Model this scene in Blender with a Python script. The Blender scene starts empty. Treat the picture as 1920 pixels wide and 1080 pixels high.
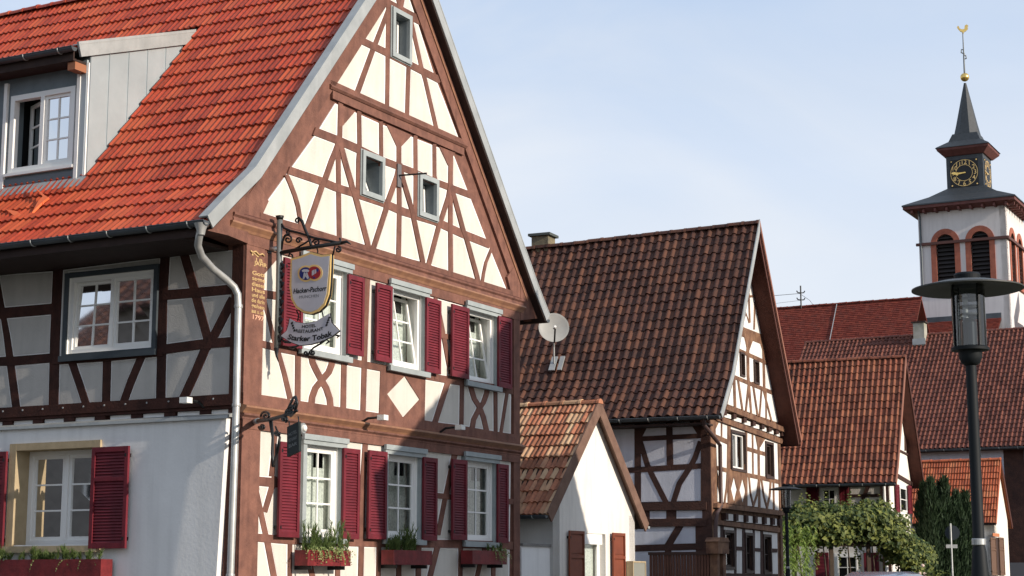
import bpy, bmesh, math, random
from math import sin, cos, tan, atan, radians, pi, hypot, sqrt, floor
from mathutils import Vector, Matrix
from mathutils.geometry import delaunay_2d_cdt
from mathutils import noise as mnoise
random.seed(7)
R = random.Random(11)
C = bpy.context.scene.collection
SC = bpy.context.scene

# ------------------------------------------------------------------ camera, light
FPX, HORIZ, EYE = 3240.0, 1085.0, 1.5
TH = atan((HORIZ - 540) / FPX)
cam_d = bpy.data.cameras.new('camera')
cam = bpy.data.objects.new('camera', cam_d)
C.objects.link(cam)
cam.location = (0, 0, EYE)
cam.rotation_euler = (pi / 2 + TH, 0, 0)
cam_d.sensor_width = 36.0
cam_d.lens = FPX / 1920 * 36.0
cam_d.clip_end = 6000
SC.camera = cam

SUN_EL = radians(20.0)
SUN_DELTA = radians(4.0)
S_AZ = radians(117.9) + SUN_DELTA           # clockwise from +Y
sun_vec = Vector((sin(S_AZ) * cos(SUN_EL), cos(S_AZ) * cos(SUN_EL), sin(SUN_EL)))
sd = bpy.data.lights.new('sun', 'SUN')
sd.energy = 5.0
sd.angle = radians(0.55)
sd.color = (1.0, 0.89, 0.76)
sun = bpy.data.objects.new('sun', sd)
C.objects.link(sun)
sun.location = (40, -30, 40)
sun.rotation_euler = (-sun_vec).to_track_quat('-Z', 'Y').to_euler()

world = bpy.data.worlds.new('World')
SC.world = world
world.use_nodes = True
nt = world.node_tree
nt.nodes.clear()
wo = nt.nodes.new('ShaderNodeOutputWorld')
bg = nt.nodes.new('ShaderNodeBackground')
sky = nt.nodes.new('ShaderNodeTexSky')
sky.sky_type = 'NISHITA'
sky.sun_disc = False
sky.sun_elevation = SUN_EL
sky.sun_rotation = S_AZ
sky.air_density = 1.0
sky.dust_density = 1.2
sky.ozone_density = 1.5
tcw = nt.nodes.new('ShaderNodeTexCoord')
mpw = nt.nodes.new('ShaderNodeMapping')
mpw.inputs['Scale'].default_value = (1.0, 1.0, 3.2)
nzw = nt.nodes.new('ShaderNodeTexNoise')
nzw.inputs['Scale'].default_value = 2.3
nzw.inputs['Detail'].default_value = 7
nzw.inputs['Roughness'].default_value = 0.55
nzw.inputs['Distortion'].default_value = 0.6
crw = nt.nodes.new('ShaderNodeMapRange')
crw.inputs[1].default_value = 0.30
crw.inputs[2].default_value = 0.72
crw.inputs[3].default_value = 0.90
crw.inputs[4].default_value = 1.0
sxw = nt.nodes.new('ShaderNodeSeparateXYZ')
hzw = nt.nodes.new('ShaderNodeMapRange')      # thin haze veil, denser towards the horizon all round
hzw.inputs[1].default_value = 0.0
hzw.inputs[2].default_value = 0.55
hzw.inputs[3].default_value = 0.99
hzw.inputs[4].default_value = 0.72
mlw = nt.nodes.new('ShaderNodeMath'); mlw.operation = 'MULTIPLY'
mxw = nt.nodes.new('ShaderNodeMixRGB')
crp = nt.nodes.new('ShaderNodeMapRange')
crp.inputs[1].default_value = 0.07
crp.inputs[2].default_value = 0.36
mxc = nt.nodes.new('ShaderNodeMixRGB')        # veil colour: milky low down, bluer overhead
mxc.inputs[1].default_value = (7.55, 7.7, 8.0, 1)
mxc.inputs[2].default_value = (4.75, 5.95, 7.9, 1)
nt.links.new(crp.outputs[0], mxc.inputs[0])
nt.links.new(mxc.outputs[0], mxw.inputs[2])
nt.links.new(tcw.outputs['Generated'], mpw.inputs[0])
nt.links.new(tcw.outputs['Generated'], sxw.inputs[0])
nt.links.new(sxw.outputs[2], hzw.inputs[0])
nt.links.new(sxw.outputs[2], crp.inputs[0])
nt.links.new(mpw.outputs[0], nzw.inputs['Vector'])
nt.links.new(nzw.outputs[0], crw.inputs[0])
nt.links.new(crw.outputs[0], mlw.inputs[0])
nt.links.new(hzw.outputs[0], mlw.inputs[1])
nt.links.new(mlw.outputs[0], mxw.inputs[0])
cl = nt.nodes.new('ShaderNodeMapRange')       # faint streaky cirrus
cl.inputs[1].default_value = 0.42
cl.inputs[2].default_value = 0.70
cl.inputs[4].default_value = 0.60
nz2 = nt.nodes.new('ShaderNodeTexNoise')
nz2.inputs['Scale'].default_value = 3.1
nz2.inputs['Detail'].default_value = 8
nz2.inputs['Distortion'].default_value = 0.9
mp2 = nt.nodes.new('ShaderNodeMapping')
mp2.inputs['Scale'].default_value = (1.0, 1.0, 2.4)
mp2.inputs['Rotation'].default_value = (0.35, 0.2, 0.6)
nt.links.new(tcw.outputs['Generated'], mp2.inputs[0])
nt.links.new(mp2.outputs[0], nz2.inputs['Vector'])
nt.links.new(nz2.outputs[0], cl.inputs[0])
mxk = nt.nodes.new('ShaderNodeMixRGB')
mxk.inputs[2].default_value = (7.7, 7.8, 8.0, 1)
nt.links.new(cl.outputs[0], mxk.inputs[0])
nt.links.new(mxc.outputs[0], mxk.inputs[1])
nt.links.new(mxk.outputs[0], mxw.inputs[2])
nt.links.new(sky.outputs[0], mxw.inputs[1])
nt.links.new(mxw.outputs[0], bg.inputs[0])
bg.inputs[1].default_value = 0.12
nt.links.new(bg.outputs[0], wo.inputs[0])

SC.view_settings.view_transform = 'Standard'
SC.view_settings.look = 'None'
SC.view_settings.gamma = 1
SC.view_settings.exposure = 0.08
SC.render.resolution_x = 1024
SC.render.resolution_y = 576
SC.render.engine = 'CYCLES'
SC.cycles.max_bounces = 6
SC.cycles.transparent_max_bounces = 16

# ------------------------------------------------------------------ materials
def lin(*c):
    return tuple(((v / 255 + 0.055) / 1.055) ** 2.4 if v / 255 > 0.04045 else v / 255 / 12.92 for v in c)
MATS = {}
def mat(name, col, rough=0.8, col2=None, scale=4.0, detail=5, bump=0.0, bscale=40.0, metal=0.0,
        stretch=(1, 1, 1), rnd=0.0, streak=0.0, spec=0.3, lo=0.35, hi=0.65, emis=None, coat=0.0):
    if name in MATS:
        return MATS[name]
    m = bpy.data.materials.new(name)
    m.use_nodes = True
    t = m.node_tree
    b = t.nodes['Principled BSDF']
    b.inputs['Roughness'].default_value = rough
    b.inputs['Metallic'].default_value = metal
    b.inputs['Specular IOR Level'].default_value = spec
    if coat:
        b.inputs['Coat Weight'].default_value = coat
    g = t.nodes.new('ShaderNodeNewGeometry')
    mp = t.nodes.new('ShaderNodeMapping')
    mp.inputs['Scale'].default_value = stretch
    t.links.new(g.outputs['Position'], mp.inputs[0])
    out = None
    if col2 is not None:
        n = t.nodes.new('ShaderNodeTexNoise')
        n.inputs['Scale'].default_value = scale
        n.inputs['Detail'].default_value = detail
        n.inputs['Roughness'].default_value = 0.6
        t.links.new(mp.outputs[0], n.inputs['Vector'])
        r = t.nodes.new('ShaderNodeMapRange')
        r.inputs[1].default_value = lo
        r.inputs[2].default_value = hi
        t.links.new(n.outputs[0], r.inputs[0])
        mx = t.nodes.new('ShaderNodeMixRGB')
        mx.inputs[1].default_value = (*col, 1)
        mx.inputs[2].default_value = (*col2, 1)
        t.links.new(r.outputs[0], mx.inputs[0])
        out = mx.outputs[0]
    else:
        rgb = t.nodes.new('ShaderNodeRGB')
        rgb.outputs[0].default_value = (*col, 1)
        out = rgb.outputs[0]
    if streak:
        ms = t.nodes.new('ShaderNodeMapping')
        ms.inputs['Scale'].default_value = (3.0, 3.0, 0.25)
        t.links.new(g.outputs['Position'], ms.inputs[0])
        n3 = t.nodes.new('ShaderNodeTexNoise')
        n3.inputs['Scale'].default_value = 2.2
        n3.inputs['Detail'].default_value = 6
        t.links.new(ms.outputs[0], n3.inputs['Vector'])
        r3 = t.nodes.new('ShaderNodeMapRange')
        r3.inputs[1].default_value = 0.45
        r3.inputs[2].default_value = 0.75
        r3.inputs[3].default_value = 1.0
        r3.inputs[4].default_value = 1.0 - streak
        t.links.new(n3.outputs[0], r3.inputs[0])
        m3 = t.nodes.new('ShaderNodeMixRGB')
        m3.blend_type = 'MULTIPLY'
        m3.inputs[0].default_value = 1
        t.links.new(out, m3.inputs[1])
        t.links.new(r3.outputs[0], m3.inputs[2])
        out = m3.outputs[0]
    if rnd:
        oi = t.nodes.new('ShaderNodeObjectInfo')
        at = t.nodes.new('ShaderNodeAttribute')
        at.attribute_name = 'tint'
        ad = t.nodes.new('ShaderNodeMath')
        ad.operation = 'ADD'
        t.links.new(oi.outputs['Random'], ad.inputs[0])
        t.links.new(at.outputs['Fac'], ad.inputs[1])
        fr = t.nodes.new('ShaderNodeMath')
        fr.operation = 'FRACT'
        t.links.new(ad.outputs[0], fr.inputs[0])
        r4 = t.nodes.new('ShaderNodeMapRange')
        r4.inputs[3].default_value = 1 - rnd
        r4.inputs[4].default_value = 1 + rnd
        t.links.new(fr.outputs[0], r4.inputs[0])
        m4 = t.nodes.new('ShaderNodeMixRGB')
        m4.blend_type = 'MULTIPLY'
        m4.inputs[0].default_value = 1
        t.links.new(out, m4.inputs[1])
        t.links.new(r4.outputs[0], m4.inputs[2])
        out = m4.outputs[0]
    t.links.new(out, b.inputs['Base Color'])
    if bump:
        nb = t.nodes.new('ShaderNodeTexNoise')
        nb.inputs['Scale'].default_value = bscale
        nb.inputs['Detail'].default_value = 4
        t.links.new(mp.outputs[0], nb.inputs['Vector'])
        bp = t.nodes.new('ShaderNodeBump')
        bp.inputs['Strength'].default_value = bump
        bp.inputs['Distance'].default_value = 0.02
        t.links.new(nb.outputs[0], bp.inputs['Height'])
        t.links.new(bp.outputs[0], b.inputs['Normal'])
    MATS[name] = m
    return m

def tilemat(name, c1, c2, c3, rnd=0.2, rough=0.6, moss=(0.05, 0.05, 0.045), mossamt=0.0, spec=0.4, sc=14):
    """fired clay: per-tile hue choice plus fine mottling and lichen"""
    if name in MATS:
        return MATS[name]
    m = mat(name, c1, rough, col2=c2, scale=sc, detail=6, bump=0.25, bscale=60, rnd=rnd, spec=spec)
    t = m.node_tree
    b = t.nodes['Principled BSDF']
    src = b.inputs['Base Color'].links[0].from_socket
    oi = [n for n in t.nodes if n.type == 'MATH' and n.operation == 'FRACT'][0]
    mul = t.nodes.new('ShaderNodeMath'); mul.operation = 'MULTIPLY'; mul.inputs[1].default_value = 7.31
    t.links.new(oi.outputs[0], mul.inputs[0])
    fr = t.nodes.new('ShaderNodeMath'); fr.operation = 'FRACT'
    t.links.new(mul.outputs[0], fr.inputs[0])
    mr = t.nodes.new('ShaderNodeMapRange'); mr.inputs[1].default_value = 0.45; mr.inputs[2].default_value = 1.0
    t.links.new(fr.outputs[0], mr.inputs[0])
    mx = t.nodes.new('ShaderNodeMixRGB'); mx.inputs[2].default_value = (*c3, 1)
    t.links.new(mr.outputs[0], mx.inputs[0]); t.links.new(src, mx.inputs[1])
    out = mx.outputs[0]
    if mossamt:
        g = [n for n in t.nodes if n.type == 'NEW_GEOMETRY'][0]
        n = t.nodes.new('ShaderNodeTexNoise'); n.inputs['Scale'].default_value = 2.6; n.inputs['Detail'].default_value = 9
        n.inputs['Roughness'].default_value = 0.7
        t.links.new(g.outputs['Position'], n.inputs['Vector'])
        r = t.nodes.new('ShaderNodeMapRange'); r.inputs[1].default_value = 0.48; r.inputs[2].default_value = 0.68
        r.inputs[4].default_value = mossamt
        t.links.new(n.outputs[0], r.inputs[0])
        m2 = t.nodes.new('ShaderNodeMixRGB'); m2.inputs[2].default_value = (*moss, 1)
        t.links.new(r.outputs[0], m2.inputs[0]); t.links.new(out, m2.inputs[1])
        out = m2.outputs[0]
    t.links.new(out, b.inputs['Base Color'])
    return m

TIMBER = mat('painted_timber_red_brown', (0.208, 0.097, 0.070), 0.78, (0.140, 0.066, 0.050), 5, 7, 0.4, 30, streak=0.3, rnd=0.12, spec=0.2)
TIMBER_D = mat('painted_timber_dark', (0.075, 0.030, 0.022), 0.75, (0.045, 0.022, 0.018), 6, 6, 0.4, 30, streak=0.2)
TIMBER_O = mat('weathered_timber', (0.24, 0.13, 0.075), 0.8, (0.105, 0.05, 0.032), 3.5, 7, 0.5, 25, streak=0.3)
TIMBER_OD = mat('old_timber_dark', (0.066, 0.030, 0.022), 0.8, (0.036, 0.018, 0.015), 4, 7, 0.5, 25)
BORDER = mat('white_border_paint', (0.82, 0.80, 0.77), 0.85, (0.74, 0.72, 0.69), 3, 4, 0.1, 60)
CREAM = mat('cream_plaster', (0.64, 0.60, 0.535), 0.9, (0.57, 0.535, 0.475), 1.7, 8, 0.3, 45, streak=0.10, spec=0.1)
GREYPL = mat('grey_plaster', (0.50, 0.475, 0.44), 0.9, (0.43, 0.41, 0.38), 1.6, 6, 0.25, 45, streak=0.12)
WHITEPL = mat('white_plaster', (0.80, 0.79, 0.77), 0.9, (0.73, 0.72, 0.70), 0.9, 7, 0.15, 18, streak=0.10, spec=0.1)
WARMPL = mat('ivory_plaster', (0.80, 0.76, 0.70), 0.9, (0.70, 0.665, 0.61), 0.7, 8, 0.3, 30, streak=0.18, spec=0.1)
BLUEPL = mat('pale_blue_plaster', (0.50, 0.54, 0.62), 0.9, (0.44, 0.47, 0.55), 0.8, 6, 0.2, 30, streak=0.1)
TOWERPL = mat('tower_render', (0.66, 0.63, 0.62), 0.9, (0.60, 0.57, 0.56), 0.5, 6, 0.2, 20, streak=0.12)
ZINC = mat('weathered_zinc', (0.42, 0.43, 0.42), 0.5, (0.33, 0.345, 0.34), 2.2, 6, 0.1, 20, metal=0.35, streak=0.1)
ZINC_D = mat('dark_zinc', (0.10, 0.115, 0.125), 0.5, (0.075, 0.085, 0.095), 2, 5, metal=0.4)
PIPE = mat('downpipe_zinc', (0.50, 0.50, 0.48), 0.38, (0.38, 0.38, 0.37), 4, 4, metal=0.45)
FRAMEG = mat('blue_grey_paint', (0.155, 0.185, 0.20), 0.55, (0.125, 0.15, 0.165), 4, 5, 0.1, 40)
FRAMEL = mat('light_grey_paint', (0.33, 0.36, 0.36), 0.6, (0.27, 0.30, 0.30), 4, 5, 0.1, 40)
WWHITE = mat('white_window_paint', (0.80, 0.79, 0.76), 0.45, spec=0.5)
SHUTR = mat('wine_red_paint', (0.165, 0.018, 0.028), 0.6, (0.115, 0.013, 0.021), 4, 6, 0.15, 40, spec=0.25, rnd=0.10, streak=0.15)
SHUTB = mat('brown_shutter_paint', (0.20, 0.05, 0.022), 0.55, (0.15, 0.038, 0.018), 4, 5)
IRON = mat('black_iron', (0.018, 0.018, 0.019), 0.45, metal=0.5, spec=0.5)
STEEL = mat('galvanised_steel', (0.45, 0.46, 0.46), 0.4, (0.33, 0.34, 0.34), 10, 4, metal=0.6)
GOLD = mat('gold_leaf', (0.86, 0.60, 0.20), 0.28, (0.70, 0.45, 0.13), 5, 4, metal=0.85)
GOLDP = mat('gold_paint', (0.80, 0.55, 0.22), 0.5, metal=0.2)
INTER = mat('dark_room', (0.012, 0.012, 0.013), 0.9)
CURT = mat('net_curtain', (0.74, 0.77, 0.72), 0.95, (0.50, 0.53, 0.50), 30, 3)
SLATE = mat('slate', (0.034, 0.040, 0.047), 0.6, (0.022, 0.027, 0.032), 6, 6, 0.3, 30, spec=0.45)
SANDST = mat('red_sandstone', (0.36, 0.12, 0.075), 0.8, (0.27, 0.085, 0.055), 3, 5, 0.2, 30)
OCHRE = mat('ochre_stone_surround', (0.43, 0.335, 0.21), 0.85, (0.36, 0.28, 0.17), 5, 5, 0.2, 40)
SIGNW = mat('sign_enamel', (0.50, 0.49, 0.53), 0.35, (0.46, 0.45, 0.49), 5, 3, spec=0.5)
INK = mat('black_lettering', (0.015, 0.015, 0.017), 0.6)
SIGNB = mat('badge_blue', (0.02, 0.03, 0.16), 0.5)
SIGNR = mat('badge_red', (0.33, 0.025, 0.03), 0.5)
SOFFIT = mat('soffit_boards', (0.040, 0.022, 0.018), 0.75, (0.028, 0.016, 0.013), 5, 5)
SOFFIT_R = mat('red_brown_boards', (0.085, 0.028, 0.019), 0.75, (0.06, 0.020, 0.014), 5, 5, 0.3, 30)

T_RED = tilemat('red_clay_tile', (0.40, 0.058, 0.022), (0.30, 0.040, 0.018), (0.43, 0.082, 0.030), 0.18, 0.5, spec=0.3, mossamt=0.18, moss=(0.16, 0.04, 0.025))
T_BROWN = tilemat('brown_clay_tile', (0.092, 0.040, 0.028), (0.052, 0.027, 0.021), (0.135, 0.060, 0.037), 0.20, 0.6, mossamt=0.55, moss=(0.046, 0.031, 0.026), spec=0.18)
T_RUST = tilemat('old_orange_clay_tile', (0.43, 0.175, 0.095), (0.32, 0.125, 0.075), (0.60, 0.41, 0.245), 0.28, 0.7, mossamt=0.3, moss=(0.15, 0.11, 0.07), spec=0.15)
T_MID = tilemat('red_brown_clay_tile', (0.225, 0.076, 0.043), (0.145, 0.050, 0.033), (0.275, 0.105, 0.058), 0.22, 0.65, mossamt=0.5, moss=(0.08, 0.045, 0.035), spec=0.15)
T_MAROON = tilemat('maroon_clay_tile', (0.150, 0.055, 0.040), (0.100, 0.040, 0.031), (0.185, 0.070, 0.048), 0.25, 0.6, mossamt=0.4, moss=(0.06, 0.036, 0.03), spec=0.12)
T_NAVE = tilemat('dark_red_clay_tile', (0.160, 0.034, 0.024), (0.120, 0.028, 0.021), (0.19, 0.045, 0.030), 0.15, 0.7, spec=0.1, mossamt=0.3)
T_ORANGE = tilemat('bright_orange_clay_tile', (0.44, 0.105, 0.035), (0.34, 0.075, 0.03), (0.50, 0.17, 0.07), 0.22, 0.65)

def glassmat():
    m = bpy.data.materials.new('window_glass')
    m.use_nodes = True
    t = m.node_tree
    t.nodes.remove(t.nodes['Principled BSDF'])
    o = t.nodes['Material Output']
    tr = t.nodes.new('ShaderNodeBsdfTransparent'); tr.inputs[0].default_value = (0.88, 0.91, 0.90, 1)
    gl = t.nodes.new('ShaderNodeBsdfGlossy'); gl.inputs['Roughness'].default_value = 0.03
    fr = t.nodes.new('ShaderNodeFresnel'); fr.inputs[0].default_value = 1.6
    mr = t.nodes.new('ShaderNodeMapRange'); mr.inputs[3].default_value = 0.05; mr.inputs[4].default_value = 1.0
    mx = t.nodes.new('ShaderNodeMixShader')
    t.links.new(fr.outputs[0], mr.inputs[0])
    t.links.new(mr.outputs[0], mx.inputs[0])
    t.links.new(tr.outputs[0], mx.inputs[1]); t.links.new(gl.outputs[0], mx.inputs[2])
    t.links.new(mx.outputs[0], o.inputs[0])
    return m
GLASS = glassmat()

# ------------------------------------------------------------------ object helpers
def tag(o, label=None, cat=None, group=None, kind=None):
    if label: o['label'] = label
    if cat: o['category'] = cat
    if group: o['group'] = group
    if kind: o['kind'] = kind
    return o
def thing(name, label, cat, loc, group=None):
    o = bpy.data.objects.new(name, None)
    o.empty_display_size = 0.2
    o.location = loc
    C.objects.link(o)
    return tag(o, label, cat, group)
def base_of(p):
    """world position of the thing a part belongs to (no rotations are used on parents)"""
    v = Vector((0, 0, 0))
    while p is not None:
        v += p.location
        p = p.parent
    return v
def mesh_from(name, verts, faces, mats, fm=None, smooth=False):
    me = bpy.data.meshes.new(name)
    me.from_pydata([tuple(v) for v in verts], [], faces)
    for m in (mats if isinstance(mats, (list, tuple)) else [mats]):
        me.materials.append(m)
    if fm: me.polygons.foreach_set('material_index', fm)
    if smooth: me.polygons.foreach_set('use_smooth', [True] * len(me.polygons))
    me.update()
    return me
class MB:
    """collects geometry in world coordinates, built into one mesh object"""
    def __init__(s):
        s.v = []; s.f = []; s.m = []; s.t = []
    def add(s, vs, fs, mi=0, tint=None):
        n = len(s.v)
        s.v += [Vector(v) for v in vs]
        s.f += [[i + n for i in f] for f in fs]
        s.m += [mi] * len(fs)
        if tint is not None: s.t += [tint] * len(fs)
        return s
    def box(s, o, x, y, z, mi=0):
        """parallelepiped from corner o with edge vectors x,y,z"""
        o, x, y, z = map(Vector, (o, x, y, z))
        vs = [o, o + x, o + x + y, o + y, o + z, o + x + z, o + x + y + z, o + y + z]
        fs = [(0, 3, 2, 1), (4, 5, 6, 7), (0, 1, 5, 4), (1, 2, 6, 5), (2, 3, 7, 6), (3, 0, 4, 7)]
        if x.cross(y).dot(z) < 0: fs = [tuple(reversed(f)) for f in fs]
        return s.add(vs, fs, mi)
    def tube(s, pts, r, n=8, mi=0, cap=True):
        pts = [Vector(p) for p in pts]
        rs = r if isinstance(r, (list, tuple)) else [r] * len(pts)
        vs = []; fs = []
        up = Vector((0, 0, 1)); prev = None
        for i, p in enumerate(pts):
            d = (pts[min(i + 1, len(pts) - 1)] - pts[max(i - 1, 0)])
            d = d.normalized() if d.length > 1e-9 else Vector((0, 0, 1))
            if prev is None:
                a = d.cross(up) if abs(d.z) < 0.95 else d.cross(Vector((1, 0, 0)))
            else:
                a = prev - d * prev.dot(d)
            a.normalize(); prev = a
            b = d.cross(a)
            for k in range(n):
                t = 2 * pi * k / n
                vs.append(p + (a * cos(t) + b * sin(t)) * rs[i])
        for i in range(len(pts) - 1):
            for k in range(n):
                a0 = i * n + k; b0 = i * n + (k + 1) % n
                fs.append((a0, b0, b0 + n, a0 + n))
        if cap:
            fs.append(tuple(range(n - 1, -1, -1)))
            fs.append(tuple(range((len(pts) - 1) * n, len(pts) * n)))
        return s.add(vs, fs, mi)
    def lathe(s, c, prof, n=24, mi=0, axis=(0, 0, 1), cap=True):
        ax = Vector(axis).normalized()
        a = ax.orthogonal().normalized(); b = ax.cross(a)
        vs = []; fs = []
        for (r, z) in prof:
            for k in range(n):
                t = 2 * pi * k / n
                vs.append(Vector(c) + ax * z + (a * cos(t) + b * sin(t)) * r)
        for i in range(len(prof) - 1):
            for k in range(n):
                a0 = i * n + k; b0 = i * n + (k + 1) % n
                fs.append((a0, b0, b0 + n, a0 + n))
        if cap:
            fs.append(tuple(range(n - 1, -1, -1))); fs.append(tuple(range((len(prof) - 1) * n, len(prof) * n)))
        return s.add(vs, fs, mi)
    def build(s, name, mats, parent=None, smooth=False, tint=False, **tags):
        if not s.v: return None
        base = base_of(parent) if parent else Vector((0, 0, 0))
        me = mesh_from(name, [v - base for v in s.v], s.f, mats, s.m, smooth)
        if s.t:
            at = me.attributes.new('tint', 'FLOAT', 'FACE')
            at.data.foreach_set('value', s.t)
        o = bpy.data.objects.new(name, me)
        C.objects.link(o)
        if parent: o.parent = parent
        if tags: tag(o, **tags)
        return o
def smooth_angle(o, deg=40):
    o.data.polygons.foreach_set('use_smooth', [True] * len(o.data.polygons))
    o.data.set_sharp_from_angle(angle=radians(deg))
    return o

# ------------------------------------------------------------------ picture geometry: a pixel of the photo met with a real wall plane
def ray(px, py):
    x = (px - 960) / FPX; y = -(py - 540) / FPX
    return Vector((x, cos(TH) - y * sin(TH), sin(TH) + y * cos(TH)))
Z = Vector((0, 0, 1))
class Face:
    """a vertical wall plane: a runs horizontally, z is height, d is distance out of the wall"""
    def __init__(s, O, A, N):
        s.O = Vector((O[0], O[1], 0)); s.A = Vector(A).normalized(); s.N = Vector(N).normalized()
    def P(s, a, z, d=0.0):
        return s.O + s.A * a + s.N * d + Z * z
    def uv(s, px, py, d=0.0):
        r = ray(px, py); e = Vector((0, 0, EYE)); o = s.O + s.N * d
        t = (o - e).dot(s.N) / r.dot(s.N)
        p = e + r * t
        return ((p - s.O).dot(s.A), p.z)
class House:
    def __init__(s, px, Y, az):
        r = ray(px, HORIZ); r = r / r.y * Y
        s.O = Vector((r.x, r.y, 0)); a = radians(az)
        s.U = Vector((sin(a), cos(a), 0)); s.W = Vector((-cos(a), sin(a), 0))
        s.G = Face(s.O, s.U, -s.W); s.S = Face(s.O, s.W, -s.U)
    def P(s, u, w, z):
        return s.O + s.U * u + s.W * w + Z * z

def stroke_poly(pts, w):
    """polygon of a polyline widened by w (image pixels)"""
    pts = [Vector(p) for p in pts]
    ws = w if isinstance(w, (list, tuple)) else [w] * len(pts)
    L = []; Rr = []
    n = len(pts)
    for i, p in enumerate(pts):
        if i == 0: d = (pts[1] - p).normalized()
        elif i == n - 1: d = (p - pts[-2]).normalized()
        else:
            d = ((p - pts[i - 1]).normalized() + (pts[i + 1] - p).normalized()).normalized()
        nn = Vector((-d.y, d.x))
        k = 1.0
        if 0 < i < n - 1:
            c = nn.dot(Vector((-(p - pts[i - 1]).normalized().y, (p - pts[i - 1]).normalized().x)))
            k = 1 / max(c, 0.5)
        L.append(p + nn * ws[i] / 2 * k); Rr.append(p - nn * ws[i] / 2 * k)
    return L + Rr[::-1]
def area(p):
    return sum(p[i][0] * p[(i + 1) % len(p)][1] - p[(i + 1) % len(p)][0] * p[i][1] for i in range(len(p))) / 2
def slab(mb, F, poly, d0, d1, mi=0, back=False):
    """extrude a polygon given in (a,z) from depth d0 out to d1"""
    p = list(poly)
    n = len(p)
    vs = [F.P(a, z, d1) for a, z in p] + [F.P(a, z, d0) for a, z in p]
    flip = (F.A.cross(Z)).dot(F.N) < 0
    cc = area(p) > 0
    rev = (cc == flip)
    f = [list(range(n))]
    for i in range(n):
        j = (i + 1) % n
        f.append([i, i + n, j + n, j])
    if back: f.append(list(range(2 * n - 1, n - 1, -1)))
    if rev: f = [x[::-1] for x in f]
    return mb.add(vs, f, mi)
def cdt(polys):
    vs = []; fs = []
    for p in polys:
        n = len(vs)
        q = list(p) if area(p) > 0 else list(p)[::-1]
        vs += [Vector((a, b)) for a, b in q]
        fs.append(list(range(n, n + len(q))))
    r = delaunay_2d_cdt(vs, [], fs, 1, 1e-5, True)
    return r[0], r[2], r[5]          # verts, faces, orig faces
def comps(V, Fs):
    """connected groups of triangles (shared edges)"""
    em = {}
    for i, f in enumerate(Fs):
        for k in range(len(f)):
            e = frozenset((f[k], f[(k + 1) % len(f)]))
            em.setdefault(e, []).append(i)
    seen = set(); out = []
    for i in range(len(Fs)):
        if i in seen: continue
        st = [i]; seen.add(i); g = []
        while st:
            x = st.pop(); g.append(x)
            f = Fs[x]
            for k in range(len(f)):
                for y in em[frozenset((f[k], f[(k + 1) % len(f)]))]:
                    if y not in seen: seen.add(y); st.append(y)
        out.append(g)
    return out, em
def pint(a, b, c, p):
    def s(p1, p2, p3): return (p1[0] - p3[0]) * (p2[1] - p3[1]) - (p2[0] - p3[0]) * (p1[1] - p3[1])
    d1, d2, d3 = s(p, a, b), s(p, b, c), s(p, c, a)
    return not ((d1 < 0 or d2 < 0 or d3 < 0) and (d1 > 0 or d2 > 0 or d3 > 0))
def offset_poly_strokes(poly, w):
    return [stroke_poly([poly[i], poly[(i + 1) % len(poly)]], w) for i in range(len(poly))]

def panels(F, parent, domain, strokes, holes, border, mats, dz=0.0, name='infill_panel', stray=True):
    """infill panels of a timber frame: what the timbers leave free of the field.
    domain: px polygon; strokes: px polygons; holes: px polygons (windows)"""
    U = lambda poly: [F.uv(x, y, dz) for x, y in poly]
    outer = [U(domain)] + [U(s[0]) for s in strokes] + [U(h) for h in holes]
    V, Fs, orig = cdt(outer)
    keep = [f for f, o in zip(Fs, orig) if list(o) == [0]]
    if not keep: return
    groups, em = comps(V, keep)
    inner = [U(domain)] + [U(s[1]) for s in strokes] + [U(offs(h, border)) for h in holes]
    inner += [U(q) for q in offset_poly_strokes(domain, border * 2)]
    V2, F2, o2 = cdt(inner)
    keep2 = [f for f, o in zip(F2, o2) if list(o) == [0]]
    cen2 = [(sum(V2[i][0] for i in f) / len(f), sum(V2[i][1] for i in f) / len(f)) for f in keep2]
    used = set()
    for g in groups:
        tris = [keep[i] for i in g]
        ar = sum(abs(area([V[i] for i in t])) for t in tris)
        if ar < 0.004: continue
        idx = {}
        mb = MB()
        vs = []
        def gi(i):
            if i not in idx:
                idx[i] = len(vs); vs.append(V[i])
            return idx[i]
        ff = [[gi(i) for i in t] for t in tris]
        flip = (F.A.cross(Z)).dot(F.N) < 0
        top = [F.P(v[0], v[1], dz + 0.006) for v in vs]
        bot = [F.P(v[0], v[1], dz - 0.012) for v in vs]
        f3 = [t[::-1] if flip else t for t in ff]
        n = len(vs)
        for t in tris:
            for k in range(len(t)):
                e = frozenset((t[k], t[(k + 1) % len(t)]))
                if len(em[e]) == 1:
                    a, b = idx[t[k]], idx[t[(k + 1) % len(t)]]
                    q = [a, a + n, b + n, b]
                    f3.append(q[::-1] if flip else q)
        mb.add(top + bot, f3, 0)
        bb = (min(v[0] for v in vs), max(v[0] for v in vs), min(v[1] for v in vs), max(v[1] for v in vs))
        i2 = {}; v2 = []; fin = []
        for j, c in enumerate(cen2):
            if j in used or not (bb[0] <= c[0] <= bb[1] and bb[2] <= c[1] <= bb[3]): continue
            if any(pint(V[t[0]], V[t[1]], V[t[2]], c) for t in tris):
                used.add(j)
                tt = []
                for i in keep2[j]:
                    if i not in i2: i2[i] = len(v2); v2.append(V2[i])
                    tt.append(i2[i])
                fin.append(tt[::-1] if flip else tt)
        if fin:
            mb.add([F.P(v[0], v[1], dz + 0.0095) for v in v2], fin, 1)
        mb.build(name, mats, parent)
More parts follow.
